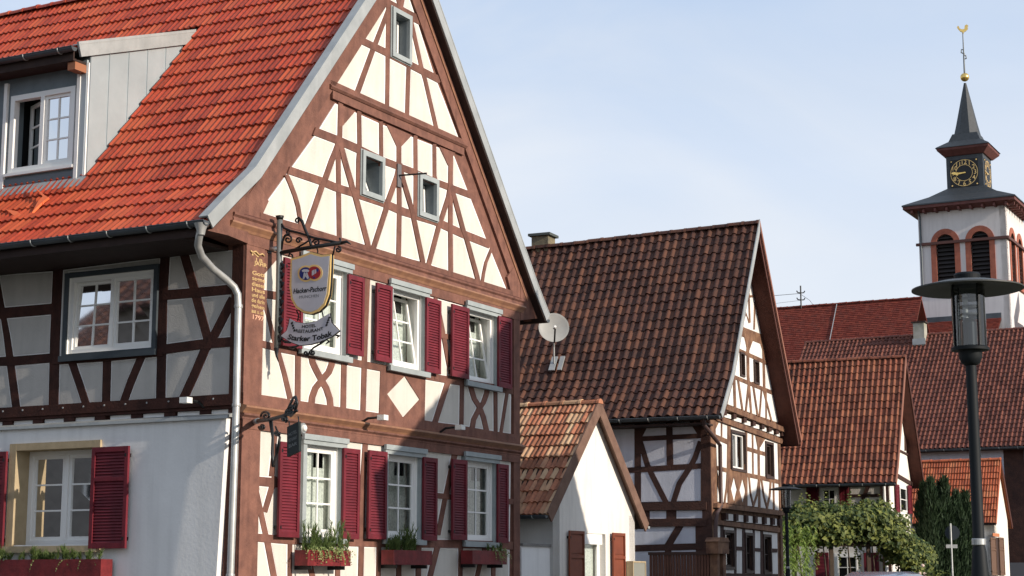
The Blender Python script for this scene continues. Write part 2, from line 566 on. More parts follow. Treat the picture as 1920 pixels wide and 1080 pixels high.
def offs(poly, b):
    """grow a convex-ish px polygon by b px"""
    c = sum((Vector(p) for p in poly), Vector((0, 0))) / len(poly)
    out = []
    for p in poly:
        d = Vector(p) - c
        out.append((p[0] + b * (1 if d.x > 0 else -1), p[1] + b * (1 if d.y > 0 else -1)))
    return out

def framework(F, parent, domain, strokes, holes, m_timber, m_panel, border=2.0, dz=0.0, proud=0.016, d0=-0.02):
    """strokes: (kind, points, width px) or (kind, polygon, None) -> timbers as parts + panels between"""
    st = []
    for i, (kind, pts, w) in enumerate(strokes):
        if w is None:
            poly = [Vector(p) for p in pts]
            c = sum(poly, Vector((0, 0))) / len(poly)
            big = [p + (p - c).normalized() * border for p in poly]
        else:
            poly = stroke_poly(pts, w)
            ww = [x + 2 * border for x in w] if isinstance(w, (list, tuple)) else w + 2 * border
            big = stroke_poly(pts, ww)
        st.append((poly, big))
        mb = MB()
        pr = proud + 0.0007 * (i % 23) + (0.004 if kind in ('beam', 'rail') else 0)
        slab(mb, F, [F.uv(p[0], p[1], dz) for p in poly], dz + d0, dz + pr)
        mb.build(kind, m_timber, parent)
    panels(F, parent, domain, st, holes, border, [BORDER, m_panel], dz)

def wall(F, parent, outline, holes, m, name='wall', d=-0.012, thick=0.3, reveal_m=None):
    """wall face with window openings and their reveals; outline/holes in (a,z)"""
    V, Fs, orig = cdt([outline] + holes)
    keep = [f for f, o in zip(Fs, orig) if list(o) == [0]]
    flip = (F.A.cross(Z)).dot(F.N) < 0
    mb = MB()
    mb.add([F.P(v[0], v[1], d) for v in V], [list(f)[::-1] if flip else list(f) for f in keep], 0)
    n = len(V)
    em = {}
    for f in keep:
        for k in range(len(f)):
            e = (f[k], f[(k + 1) % len(f)])
            em.setdefault(frozenset(e), []).append(e)
    q = []
    for e, l in em.items():
        if len(l) == 1:
            a, b = l[0]
            x = [a, a + n, b + n, b]
            q.append(x[::-1] if flip else x)
    mb.add([F.P(v[0], v[1], d) for v in V] + [F.P(v[0], v[1], d - thick) for v in V], q, 1 if reveal_m else 0)
    return mb.build(name, [m, reveal_m] if reveal_m else m, parent)

def rect_px(F, q, d=0.0):
    """(a0,a1,z0,z1) of a px quad on a wall"""
    p = [F.uv(x, y, d) for x, y in q]
    a = sorted(v[0] for v in p); z = sorted(v[1] for v in p)
    return ((a[0] + a[1]) / 2, (a[2] + a[3]) / 2, (z[0] + z[1]) / 2, (z[2] + z[3]) / 2)
def fbox(mb, F, a0, a1, z0, z1, d0, d1, mi=0):
    return mb.box(F.P(a0, z0, d0), F.A * (a1 - a0), Z * (z1 - z0), F.N * (d1 - d0), mi)
def ringbox(mb, F, r, t, d0, d1, mi=0, tb=None, tt=None):
    a0, a1, z0, z1 = r
    tb = t if tb is None else tb; tt = t if tt is None else tt
    fbox(mb, F, a0, a0 + t, z0, z1, d0, d1, mi); fbox(mb, F, a1 - t, a1, z0, z1, d0, d1, mi)
    fbox(mb, F, a0 + t, a1 - t, z0, z0 + tb, d0, d1 - 0.001, mi); fbox(mb, F, a0 + t, a1 - t, z1 - tt, z1, d0, d1 - 0.001, mi)

def sash(F, parent, r, d, nx=2, ny=3, t=0.055, mt=0.028, tilt=0.0, m=None, panes=True, swing=0.0):
    """a casement leaf with muntins; panes are sub-parts. tilt = top edge dropped into the room (m)"""
    m = m or WWHITE
    a0, a1, z0, z1 = r
    def P(a, z, dd):
        return F.P(a, z, d + dd - tilt * (z - z0) / (z1 - z0) - swing * abs(a - a0))
    def bx(mb, x0, x1, y0, y1, e0, e1, mi=0):
        vs = [P(x0, y0, e0), P(x1, y0, e0), P(x1, y1, e0), P(x0, y1, e0), P(x0, y0, e1), P(x1, y0, e1), P(x1, y1, e1), P(x0, y1, e1)]
        fs = [(0, 3, 2, 1), (4, 5, 6, 7), (0, 1, 5, 4), (1, 2, 6, 5), (2, 3, 7, 6), (3, 0, 4, 7)]
        if F.A.cross(Z).dot(F.N) < 0: fs = [f[::-1] for f in fs]
        mb.add(vs, fs, mi)
    mb = MB()
    bx(mb, a0, a0 + t, z0, z1, 0, 0.045); bx(mb, a1 - t, a1, z0, z1, 0, 0.045)
    bx(mb, a0 + t, a1 - t, z0, z0 + t, 0, 0.044); bx(mb, a0 + t, a1 - t, z1 - t, z1, 0, 0.044)
    ia0, ia1, iz0, iz1 = a0 + t, a1 - t, z0 + t, z1 - t
    for i in range(1, nx):
        x = ia0 + (ia1 - ia0) * i / nx
        bx(mb, x - mt / 2, x + mt / 2, iz0, iz1, 0.008, 0.036)
    for j in range(1, ny):
        y = iz0 + (iz1 - iz0) * j / ny
        bx(mb, ia0, ia1, y - mt / 2, y + mt / 2, 0.010, 0.034)
    o = mb.build('sash', m, parent)
    if panes:
        for i in range(nx):
            for j in range(ny):
                x0 = ia0 + (ia1 - ia0) * i / nx; x1 = ia0 + (ia1 - ia0) * (i + 1) / nx
                y0 = iz0 + (iz1 - iz0) * j / ny; y1 = iz0 + (iz1 - iz0) * (j + 1) / ny
                g = MB()
                e = [R.uniform(-0.0012, 0.0012) for _ in range(4)]
                vs = [P(x0, y0, 0.02 + e[0]), P(x1, y0, 0.02 + e[1]), P(x1, y1, 0.02 + e[2]), P(x0, y1, 0.02 + e[3])]
                g.add(vs, [(0, 1, 2, 3)])
                g.build('pane', GLASS, parent)
    return o
def curtain(F, parent, r, d, amp=0.025, period=0.09, m=None, bottom=None):
    a0, a1, z0, z1 = r
    n = int((a1 - a0) / period * 8) + 2
    mb = MB(); vs = []; fs = []
    for i in range(n + 1):
        a = a0 + (a1 - a0) * i / n
        dd = d + amp * sin((a - a0) / period * 2 * pi + 0.6 * sin(a * 9))
        zb = z0 if bottom is None else z0 + bottom(a)
        vs += [F.P(a, zb, dd), F.P(a, z1, dd * 1.0)]
    for i in range(n):
        fs.append((2 * i, 2 * i + 2, 2 * i + 3, 2 * i + 1))
    mb.add(vs, fs)
    return mb.build('curtain', m or CURT, parent, smooth=True)
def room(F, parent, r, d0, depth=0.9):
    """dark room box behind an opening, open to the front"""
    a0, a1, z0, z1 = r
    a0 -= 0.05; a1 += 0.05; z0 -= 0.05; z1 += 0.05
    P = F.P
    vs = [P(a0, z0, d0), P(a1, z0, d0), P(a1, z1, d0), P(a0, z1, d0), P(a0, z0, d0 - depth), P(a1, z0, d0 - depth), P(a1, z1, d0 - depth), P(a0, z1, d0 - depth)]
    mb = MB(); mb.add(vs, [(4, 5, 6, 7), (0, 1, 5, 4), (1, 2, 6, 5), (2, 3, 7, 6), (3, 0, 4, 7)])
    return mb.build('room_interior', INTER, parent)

def shutter(F, parent, r, d=0.05, th=0.035, m=None, midrail=False, louv=True, dt=0.0):
    """louvred shutter leaf folded back against the wall, held off it by d"""
    m = m or SHUTR
    a0, a1, z0, z1 = r
    mb = MB()
    t = 0.065 if louv else 0.05
    P = lambda a, z, dd: F.P(a, z, d + dd)
    fbox(mb, F, a0, a0 + t, z0, z1, d, d + th); fbox(mb, F, a1 - t, a1, z0, z1, d, d + th)
    fbox(mb, F, a0 + t, a1 - t, z0, z0 + t * 1.3, d, d + th - 0.001); fbox(mb, F, a0 + t, a1 - t, z1 - t * 1.2, z1, d, d + th - 0.001)
    spans = [(z0 + t * 1.3, z1 - t * 1.2)]
    if midrail:
        zm = z0 + (z1 - z0) * 0.68
        fbox(mb, F, a0 + t, a1 - t, zm - 0.03, zm + 0.03, d, d + th - 0.001)
        spans = [(z0 + t * 1.3, zm - 0.03), (zm + 0.03, z1 - t * 1.2)]
    fbox(mb, F, a0 + t, a1 - t, z0 + t, z1 - t, d, d + 0.006)
    # hinges
    for zz in (z0 + 0.12, z1 - 0.16):
        fbox(mb, F, a0 + t * 0.5, a0 + t * 0.5 + 0.03, zz, zz + 0.05, 0.0, d + th + 0.006, 1)
    o = mb.build('shutter', [m, IRON], parent)
    lv = MB()
    for (y0, y1) in spans:
        if louv:
            n = max(2, int((y1 - y0) / 0.045))
            for k in range(n):
                y = y0 + (y1 - y0) * k / n
                h = (y1 - y0) / n
                vs = [F.P(a0 + t, y, d + 0.030), F.P(a1 - t, y, d + 0.030), F.P(a1 - t, y + h * 0.85, d + 0.010), F.P(a0 + t, y + h * 0.85, d + 0.010),
                      F.P(a0 + t, y - 0.004, d + 0.022), F.P(a1 - t, y - 0.004, d + 0.022)]
                lv.add(vs, [(0, 1, 2, 3), (4, 5, 1, 0)])
        else:
            fbox(lv, F, a0 + t + 0.03, a1 - t - 0.03, y0 + 0.04, y1 - 0.04, d + 0.006, d + 0.02)
    lv.build('louvres' if louv else 'raised_panel', m, o)
    return o

# ------------------------------------------------------------------ roof tiles
def tile_profile(kind, w):
    """cross section (x, height) of one tile"""
    if kind == 'double':            # two rolls with flat troughs
        p = [(0, 0.030), (0.10, 0.036), (0.22, 0.010), (0.38, 0.006), (0.46, 0.010), (0.52, 0.032), (0.62, 0.034), (0.74, 0.009), (0.90, 0.006), (1.0, 0.012)]
    elif kind == 'pan':             # one strong roll
        p = [(0, 0.020), (0.12, 0.055), (0.28, 0.068), (0.44, 0.050), (0.58, 0.016), (0.78, 0.004), (0.93, 0.008), (1.0, 0.020)]
    elif kind == 'rib':
        p = [(0, 0.004), (0.15, 0.024), (0.35, 0.034), (0.6, 0.030), (0.78, 0.008), (1.0, 0.002)]
    elif kind == 'flat':            # plain beaver tail
        p = [(0, 0.0), (0.03, 0.008), (0.97, 0.008), (1.0, 0.0)]
    else:                           # narrow ribbed strips
        p = [(0, 0.026), (0.16, 0.032), (0.32, 0.012), (0.5, 0.006), (0.62, 0.02), (0.8, 0.026), (0.92, 0.008), (1.0, 0.010)]
    return [(x * w, h) for x, h in p]
def tile_mesh(kind, w, L, lip=0.022):
    pr = tile_profile(kind, w)
    n = len(pr)
    vs = []
    for x, h in pr: vs.append((x, 0, h + 0.028))
    for x, h in pr: vs.append((x, L, h - 0.010))
    for x, h in pr: vs.append((x, 0.0, h + 0.028 - lip - 0.012))
    fs = []
    for i in range(n - 1):
        fs.append((i, i + 1, i + 1 + n, i + n))
        fs.append((i + 2 * n, i + 1 + 2 * n, i + 1, i))
    # side edge
    fs.append((0, n, 2 * n))
    fs.append((n - 1, 3 * n - 1, 2 * n - 1))
    return vs, fs
class Slope:
    """a roof slope: profile polyline (u,z) from eave up, swept along the house's W axis"""
    def __init__(s, H, prof, w0, w1, drop=0.0):
        s.drop = drop; s.H = H; s.p = prof; s.w0 = w0; s.w1 = w1
        s.L = [0]
        for i in range(len(prof) - 1):
            s.L.append(s.L[-1] + hypot(prof[i + 1][0] - prof[i][0], prof[i + 1][1] - prof[i][1]))
    def at(s, t):
        for i in range(len(s.L) - 1):
            if t <= s.L[i + 1] or i == len(s.L) - 2:
                k = (t - s.L[i]) / (s.L[i + 1] - s.L[i])
                a, b = s.p[i], s.p[i + 1]
                return (a[0] + (b[0] - a[0]) * k, a[1] + (b[1] - a[1]) * k)
    def tiles(s, parent, kind, w, exp, m, clip=None, nsingle=300, name='tile', jit=0.004, over=0.07, start=0.0, clipt=None, sag=0.0):
        H = s.H
        vs, fs = tile_mesh(kind, w + 0.006, exp + over)
        me = mesh_from(name, vs, fs, m)
        me.polygons.foreach_set('use_smooth', [True] * len(me.polygons))
        me.set_sharp_from_angle(angle=radians(50))
        rows = int((s.L[-1] - start) / exp + 0.5)
        exp = (s.L[-1] - start) / rows
        items = []
        # mirrored slopes (prof going to smaller u) keep a right handed frame
        for r in range(rows):
            t = start + r * exp
            a = s.at(t); b = s.at(min(t + exp, s.L[-1]))
            d = Vector((b[0] - a[0], b[1] - a[1])).normalized()
            Y = H.U * d.x + Z * d.y
            X = -H.W if d.x > 0 else H.W
            N = X.cross(Y)
            n = int((s.w1 - s.w0) / w)
            ww = (s.w1 - s.w0) / n
            for c in range(n):
                wl = s.w0 + (c + 1) * ww if d.x > 0 else s.w0 + c * ww
                wc = s.w0 + (c + 0.5) * ww
                if clip and not clip(a[0], wc, a[1]): continue
                o = H.P(a[0], wl, a[1] - s.drop * wl * t / s.L[-1]) + N * (R.uniform(-jit, jit) + sag * (mnoise.noise(Vector((wc * 0.35, t * 0.4, len(s.p)))) - 0.3)) + Y * R.uniform(-jit, jit)
                rot = R.uniform(-0.008, 0.008)
                Xr = (X + N * R.uniform(-0.012, 0.012) + Y * rot).normalized()
                Yr = (Y - X * rot).normalized(); Nr = Xr.cross(Yr)
                items.append((o, Xr, Yr, Nr))
        eye = Vector((0, 0, EYE))
        def vis(o):
            q = o - eye
            zc = q.y * cos(TH) + q.z * sin(TH)
            x = 960 + FPX * q.x / zc; y = 540 - FPX * (-q.y * sin(TH) + q.z * cos(TH)) / zc
            return -10 < x < 1930 and -10 < y < 1090
        order = sorted(range(len(items)), key=lambda i: (not vis(items[i][0]), (items[i][0] - eye).length))
        base = base_of(parent)
        single = set(order[:nsingle])
        mb = MB()
        for i, (o, X, Y, N) in enumerate(items):
            if i in single:
                ob = bpy.data.objects.new(name, me)
                M = Matrix((X, Y, N)).transposed().to_4x4()
                M.translation = o - base
                ob.matrix_local = M
                ob.parent = parent
                ob.matrix_parent_inverse = Matrix()
                ob.matrix_local = M
                C.objects.link(ob)
            else:
                mb.add([o + X * v[0] + Y * v[1] + N * v[2] for v in vs], fs, 0, R.random())
        o = mb.build('roof_tiles', m, parent, kind='stuff')
        if o:
            smooth_angle(o, 50)
    def deck(s, parent, th=0.08, m=None, name='roof_deck', w0=None, w1=None, under=0.0):
        H = s.H; w0 = s.w0 if w0 is None else w0; w1 = s.w1 if w1 is None else w1
        vs = []; fs = []
        for i_, (u, z) in enumerate(s.p):
            for w in (w0, w1):
                zz = z - s.drop * w * s.L[i_] / s.L[-1]
                vs += [H.P(u, w, zz - under), H.P(u, w, zz - under - th)]
        n = len(s.p)
        for i in range(n - 1):
            a = 4 * i; b = a + 4
            fs += [(a, a + 2, b + 2, b), (a + 1, b + 1, b + 3, a + 3), (a, b, b + 1, a + 1), (a + 2, a + 3, b + 3, b + 2)]
        fs += [(0, 1, 3, 2), (4 * n - 4, 4 * n - 2, 4 * n - 1, 4 * n - 3)]
        mb = MB(); mb.add(vs, fs)
        return mb.build(name, m or SOFFIT, parent)
def ridge_tiles(H, parent, u, z, w0, w1, m, L=0.38, r=0.13, name='ridge_tile', end=None, drop=0.0):
    n = max(1, int((w1 - w0) / L)); L = (w1 - w0) / n
    vs = []; fs = []
    k = 7
    for j, (x, rr) in enumerate(((0, r * 1.10), (0.06, r * 1.10), (0.07, r), (L + 0.03, r * 0.94))):
        for i in range(k):
            t = pi * i / (k - 1)
            vs.append((x, cos(t) * rr, sin(t) * rr * 0.85 - 0.02))
    for j in range(3):
        for i in range(k - 1):
            fs.append((j * k + i, j * k + i + 1, (j + 1) * k + i + 1, (j + 1) * k + i))
    fs.append(tuple(range(k)))
    me = mesh_from(name, vs, fs, m)
    base = base_of(parent)
    for c in range(n):
        ob = bpy.data.objects.new(name, me)
        X = H.W; Y = (Z.cross(X)).normalized()
        M = Matrix((X, Y, Z)).transposed().to_4x4()
        M.translation = H.P(u, w0 + c * L, z - drop * (w0 + c * L) + R.uniform(-0.008, 0.008)) - base
        ob.parent = parent; ob.matrix_local = M
        C.objects.link(ob)
def sweep(mb, pts, sec, H=None, closed=True, mi=0):
    """sweep a section along straight polyline; pts = list of lists of section vertices in world"""
    n = len(sec[0]) if not pts else len(pts[0])
    vs = [v for ring in pts for v in ring]; fs = []
    for i in range(len(pts) - 1):
        for k in range(n if closed else n - 1):
            a = i * n + k; b = i * n + (k + 1) % n
            fs.append((a, b, b + n, a + n))
    fs.append(tuple(range(n))[::-1]); fs.append(tuple(range((len(pts) - 1) * n, len(pts) * n)))
    return mb.add(vs, fs, mi)
def gutter(H, parent, u, z, w0, w1, r=0.075, m=None, fall=0.0, brackets=True, name='gutter'):
    """half round gutter along W"""
    mb = MB(); rings = []
    for w, dz in ((w0, 0), (w1, fall)):
        ring = []
        for i in range(9):
            t = pi + pi * i / 8
            ring.append(H.P(u + cos(t) * r, w, z + dz + sin(t) * r))
        for i in range(9):
            t = 2 * pi - pi * i / 8
            ring.append(H.P(u + cos(t) * (r - 0.008), w, z + dz + sin(t) * (r - 0.008) + 0.002))
        rings.append(ring)
    sweep(mb, rings, [0] * 18)
    # closed ends
    for w in (w0 + 0.002, w1 - 0.002):
        mb.add([H.P(u + cos(pi + pi * i / 8) * (r - 0.001), w, z + sin(pi + pi * i / 8) * (r - 0.001)) for i in range(9)], [tuple(range(9))])
    mb.tube([H.P(u - r, w0, z), H.P(u - r, w1, z)], 0.010, 6)
    o = mb.build(name, m or ZINC_D, parent)
    if brackets:
        b = MB(); n = int((w1 - w0) / 0.75)
        for i in range(n):
            w = w0 + 0.3 + i * 0.75
            pts = [H.P(u + cos(pi + pi * k / 8) * (r + 0.006), w, z + sin(pi + pi * k / 8) * (r + 0.006)) for k in range(9)]
            b.tube(pts, 0.011, 5)
        b.build('gutter_bracket', ZINC, o)
    return o

# ================================================================== GROUND
def sheet(name, pts, z, m):
    mb = MB(); mb.add([(x, y, z) for x, y in pts], [tuple(range(len(pts)))])
    return mb.build(name, m, None, kind='structure')
ASPH = mat('asphalt', (0.060, 0.058, 0.056), 0.9, (0.040, 0.040, 0.040), 1.2, 8, 0.5, 60)
PAVE = mat('concrete_paving', (0.22, 0.21, 0.195), 0.9, (0.15, 0.145, 0.135), 2.0, 7, 0.4, 40)
EARTH = mat('grassy_ground', (0.07, 0.085, 0.035), 0.95, (0.10, 0.085, 0.05), 0.4, 8, 0.4, 8)
KERBM = mat('granite_kerb', (0.30, 0.29, 0.28), 0.85, (0.20, 0.195, 0.19), 6, 6, 0.3, 40)
sheet('ground', [(-900, -300), (900, -300), (900, 1500), (-900, 1500)], -0.14, EARTH)
_u = Vector((sin(radians(27.9)), cos(radians(27.9)), 0)); _w = Vector((-cos(radians(27.9)), sin(radians(27.9)), 0))
_o = Vector((-4.028, 25.6, 0))
def stp(u, w): p = _o + _u * u + _w * w; return (p.x, p.y)
sheet('road', [stp(-22, -1.7), stp(-22, -9.0), stp(90, -9.0), stp(90, -1.7)], -0.12, ASPH)
sheet('side_road', [stp(-22, 40), stp(-22, -9.0), stp(-3.0, -9.0), stp(-3.0, 40)], -0.116, ASPH)
def pavement(name, u0, u1, w0, w1):
    mb = MB(); a = Vector((*stp(u0, w0), -0.12)); mb.box(a, _u * (u1 - u0), _w * (w1 - w0), (0, 0, 0.12), 0)
    mb.build(name, PAVE, None, kind='structure')
pavement('pavement', -1.8, 85, -1.55, -0.0)
pavement('pavement', -1.8, -0.0, 0.004, 22)
pavement('pavement', -20, 85, -10.6, -9.15)
def kerb(u0, u1, w0, w1):
    mb = MB(); mb.box(Vector((*stp(u0, w0), -0.12)), _u * (u1 - u0), _w * (w1 - w0), (0, 0, 0.126), 0)
    mb.build('kerb', KERBM, None, kind='structure')
kerb(-1.95, 85, -1.70, -1.551); kerb(-1.95, -1.801, -1.549, 22); kerb(-20, 85, -9.149, -9.0)

# ================================================================== INN (large gabled timber house, left)
H1 = House(443, 25.6, 27.9)
inn = thing('timber_framed_inn', 'large red-brown half-timbered inn with bright red tiled roof, dormer and wine-red shutters', 'house', H1.O, None)
G, S = H1.G, H1.S
WD = 8.87

# --- windows of the gable wall (px quads of the outer frame)
top_win = [(731.7, 14), (769, 31), (765, 122.5), (731, 105)]
wa = [(674, 281), (716, 297), (715.8, 378), (675, 366)]
wb = [(781.7, 324), (817.5, 339), (817.5, 416.7), (781.7, 404)]
f1 = [(559, 474), (652.5, 502), (645, 680), (557.5, 664)]
f2 = [(727, 527), (797, 547), (793, 708), (722, 695)]
f3 = [(869, 568), (931.7, 585), (928, 735), (868, 723)]
g1 = [(563, 817), (640, 828), (637, 1020), (558, 1018)]
g2 = [(717, 838), (789, 846), (786, 1022), (713, 1020)]
g3 = [(864, 850), (928, 858), (926.7, 1026), (866, 1026)]
def big_window(F, parent, q, lit_m, open_tilt=0.0, tframe=None, white_t=0.075, curt=True, swing=0.0, recess=0.035, cap=True, nx=2, ny=3):
    r = rect_px(F, q)
    a0, a1, z0, z1 = r
    t = 0.10
    mb = MB()
    ringbox(mb, F, r, t, -0.02, 0.075)
    if cap:
        fbox(mb, F, a0 - 0.05, a1 + 0.05, z1 - 0.05, z1 + 0.035, 0.077, 0.125)
        fbox(mb, F, a0 - 0.03, a1 + 0.03, z1 - 0.12, z1 - 0.051, 0.076, 0.10)
        fbox(mb, F, a0 - 0.04, a1 + 0.04, z0, z0 + 0.09, 0.077, 0.125)
    w = mb.build('window', tframe or FRAMEL, parent)
    # lining of the reveal
    rv = MB(); b0, b1, y0, y1 = a0 + t, a1 - t, z0 + t, z1 - t
    rv2 = (b0 - 0.012, b1 + 0.012, y0 - 0.012, y1 + 0.012)
    ringbox(rv, F, rv2, 0.0125, -0.29, 0.0)
    rv.build('reveal', WWHITE, w)
    fr = MB(); ringbox(fr, F, (b0 + 0.001, b1 - 0.001, y0 + 0.001, y1 - 0.001), white_t, -recess - 0.06, -recess)
    fr.build('frame', WWHITE, w)
    si = (b0 + white_t, b1 - white_t, y0 + white_t, y1 - white_t)
    sash(F, w, si, -recess - 0.055, nx, ny, 0.05, 0.028, tilt=open_tilt, swing=swing)
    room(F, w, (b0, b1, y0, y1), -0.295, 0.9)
    if curt:
        dc = -0.30 if open_tilt else -recess - 0.13
        curtain(F, w, (b0, b0 + (b1 - b0) * 0.52, y0, y1), dc, 0.014, 0.10)
        curtain(F, w, (b0 + (b1 - b0) * 0.50, b1, y0, y1 - (y1 - y0) * 0.24), dc - 0.01, 0.012, 0.075)
        curtain(F, w, (b1 - 0.16, b1, y0, y1), dc - 0.02, 0.012, 0.06)
    return w
def small_window(F, parent, q, tilt=0.12):
    r = rect_px(F, q); a0, a1, z0, z1 = r
    t = 0.085
    mb = MB(); ringbox(mb, F, r, t, -0.02, 0.07)
    ringbox(mb, F, (a0 - 0.02, a1 + 0.02, z0 - 0.02, z1 + 0.02), 0.03, -0.01, 0.035)
    w = mb.build('window', FRAMEL, parent)
    b0, b1, y0, y1 = a0 + t, a1 - t, z0 + t, z1 - t
    rv = MB(); ringbox(rv, F, (b0 - 0.012, b1 + 0.012, y0 - 0.012, y1 + 0.012), 0.0125, -0.29, 0.0)
    rv.build('reveal', FRAMEG, w)
    sash(F, w, (b0 + 0.02, b1 - 0.02, y0 + 0.02, y1 - 0.02), -0.20, 1, 1, 0.055, 0.02, tilt=tilt)
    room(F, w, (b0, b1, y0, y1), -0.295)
    return w
def hole(F, q, t=0.10):
    a0, a1, z0, z1 = rect_px(F, q)
    return [(a0 + t, z0 + t), (a1 - t, z0 + t), (a1 - t, z1 - t), (a0 + t, z1 - t)]
wall(G, inn, [(0, -0.15), (WD, -0.15), (WD, 7.45), (4.43, 12.70), (0, 7.45)],
     [hole(G, q) for q in (f1, f2, f3, g1, g2, g3)] + [hole(G, q, 0.085) for q in (top_win, wa, wb)], TIMBER, 'gable_wall')
for q, ti in ((top_win, 0.0), (wa, 0.22), (wb, 0.02)):
    small_window(G, inn, q, ti)
big_window(G, inn, f1, WWHITE)
big_window(G, inn, f2, WWHITE, open_tilt=0.20)
big_window(G, inn, f3, WWHITE, open_tilt=0.20)
for q in (g1, g2, g3):
    big_window(G, inn, q, WWHITE, recess=0.03)

# --- gable: upper field
domU = [(618, 153), (675, 67), (710, 10), (750, -52), (768, 0), (784, 47), (812.5, 137), (835, 195), (860, 261)]
stU = [
    ('beam', [(695, -7), (723, 5), (800, 46)], 15), ('beam', [(660, 68), (722.5, 98.3), (825, 151)], 12.5),
    ('brace', [(729, 12), (720.8, 35), (703, 81.7), (697.5, 95), (680, 143), (666, 182)], [7, 8, 9, 9.5, 10, 10.5]),
    ('post', [(727, 12), (725.8, 100), (725.5, 150), (724.5, 210)], 7.5),
    ('post', [(769, 30), (766.5, 90), (764, 150), (761.7, 228)], 7.5),
    ('brace', [(769, 36), (789, 126.7), (796, 150), (819, 250)], 7),
    ('brace', [(740, -22), (749.5, 16)], 7), ('brace', [(759, -30), (750.5, 16)], 7),
    ('post', [(750, -60), (749, -10)], 6),
]
framework(G, inn, domU, stU, [top_win], TIMBER, CREAM, 2.0)
# --- gable: lower field
domL = [(628, 194), (668, 212), (710, 231), (770, 256), (810, 272), (849, 288), (876.7, 359), (910, 446), (950, 545),
        (890, 525), (838, 509), (797, 493), (742, 478), (683, 459), (642, 448), (582, 428), (557, 419), (485, 399), (547, 313), (598, 242)]
stL = [
    ('rail', [(588, 246), (630, 262), (668, 278.5), (716, 301), (773, 322), (817, 342), (884, 367)], [15, 15, 15, 13, 12, 12, 12]),
    ('rail', [(540, 319), (599, 339), (627, 351), (656, 360), (716, 380), (755, 397), (815, 415), (865, 438), (918, 459)], 14.5),
    ('post', [(637.5, 192), (636, 256), (633, 300), (633.8, 366), (635, 450)], 9),
    ('gusset', [(635, 195), (664, 209), (662, 212), (641.5, 236), (635, 236)], None),
    ('post', [(672, 208), (673, 277), (670.8, 300), (670, 358)], 8),
    ('post', [(713, 228), (713.7, 295), (716.5, 340), (716, 387)], 7),
    ('gusset', [(723, 233), (769, 253), (768, 257), (751, 275), (742.5, 275)], None),
    ('post', [(746.7, 262), (746.7, 330), (747.5, 393), (746, 482)], 8.5),
    ('post', [(777.5, 254), (778, 320), (777.5, 400)], 7),
    ('post', [(813, 270), (813.5, 330), (817, 345)], 6.5), ('post', [(818.5, 345), (818, 420)], 5),
    ('gusset', [(822, 275), (852, 287), (847.5, 294), (841, 313), (838, 309)], None),
    ('post', [(844, 285), (843.2, 330), (843, 393), (843, 437), (843.7, 514)], 8),
    ('brace', [(635, 264), (628, 283), (620.8, 300), (606.7, 340), (601.7, 350), (588, 390), (574, 428)], 10),
    ('brace', [(636, 268), (645, 303), (660, 355), (665, 370), (690, 466)], [9, 9.5, 9.5, 9.5, 9]),
    ('brace', [(535, 328), (541.7, 343), (550.8, 366.7), (556.7, 386.7), (560.5, 410), (562, 424)], 7),
    ('brace', [(748, 306), (743, 330), (725, 380), (722, 393), (697, 470)], 9),
    ('brace', [(748, 311), (754, 338), (771, 395), (774, 410), (792, 497)], 8),
    ('brace', [(843.5, 345), (839, 370), (824, 416.7), (820, 428), (801, 500)], 8),
    ('brace', [(844, 348), (850, 370), (866.7, 431.7), (873, 448), (896, 531)], 7.5),
    ('brace', [(920, 466), (909, 493), (904.7, 513), (902, 533)], 4.5),
]
framework(G, inn, domL, stL, [wa, wb], TIMBER, CREAM, 2.0)
# iron tie plate and rod in the gable
mb = MB(); r0 = rect_px(G, [(744, 307), (751, 309), (751, 352), (744, 350)], 0.03)
fbox(mb, G, r0[0], r0[1], r0[2], r0[3], 0.036, 0.05)
tp = mb.build('tie_plate', mat('grey_iron', (0.16, 0.15, 0.15), 0.6, metal=0.4), inn)
a, z = G.uv(748, 329, 0.05)
mb = MB(); mb.tube([G.P(a, z, 0.04), G.P(a + 0.16, z + 0.02, 0.52)], 0.016, 6)
mb.build('iron_rod', IRON, inn)

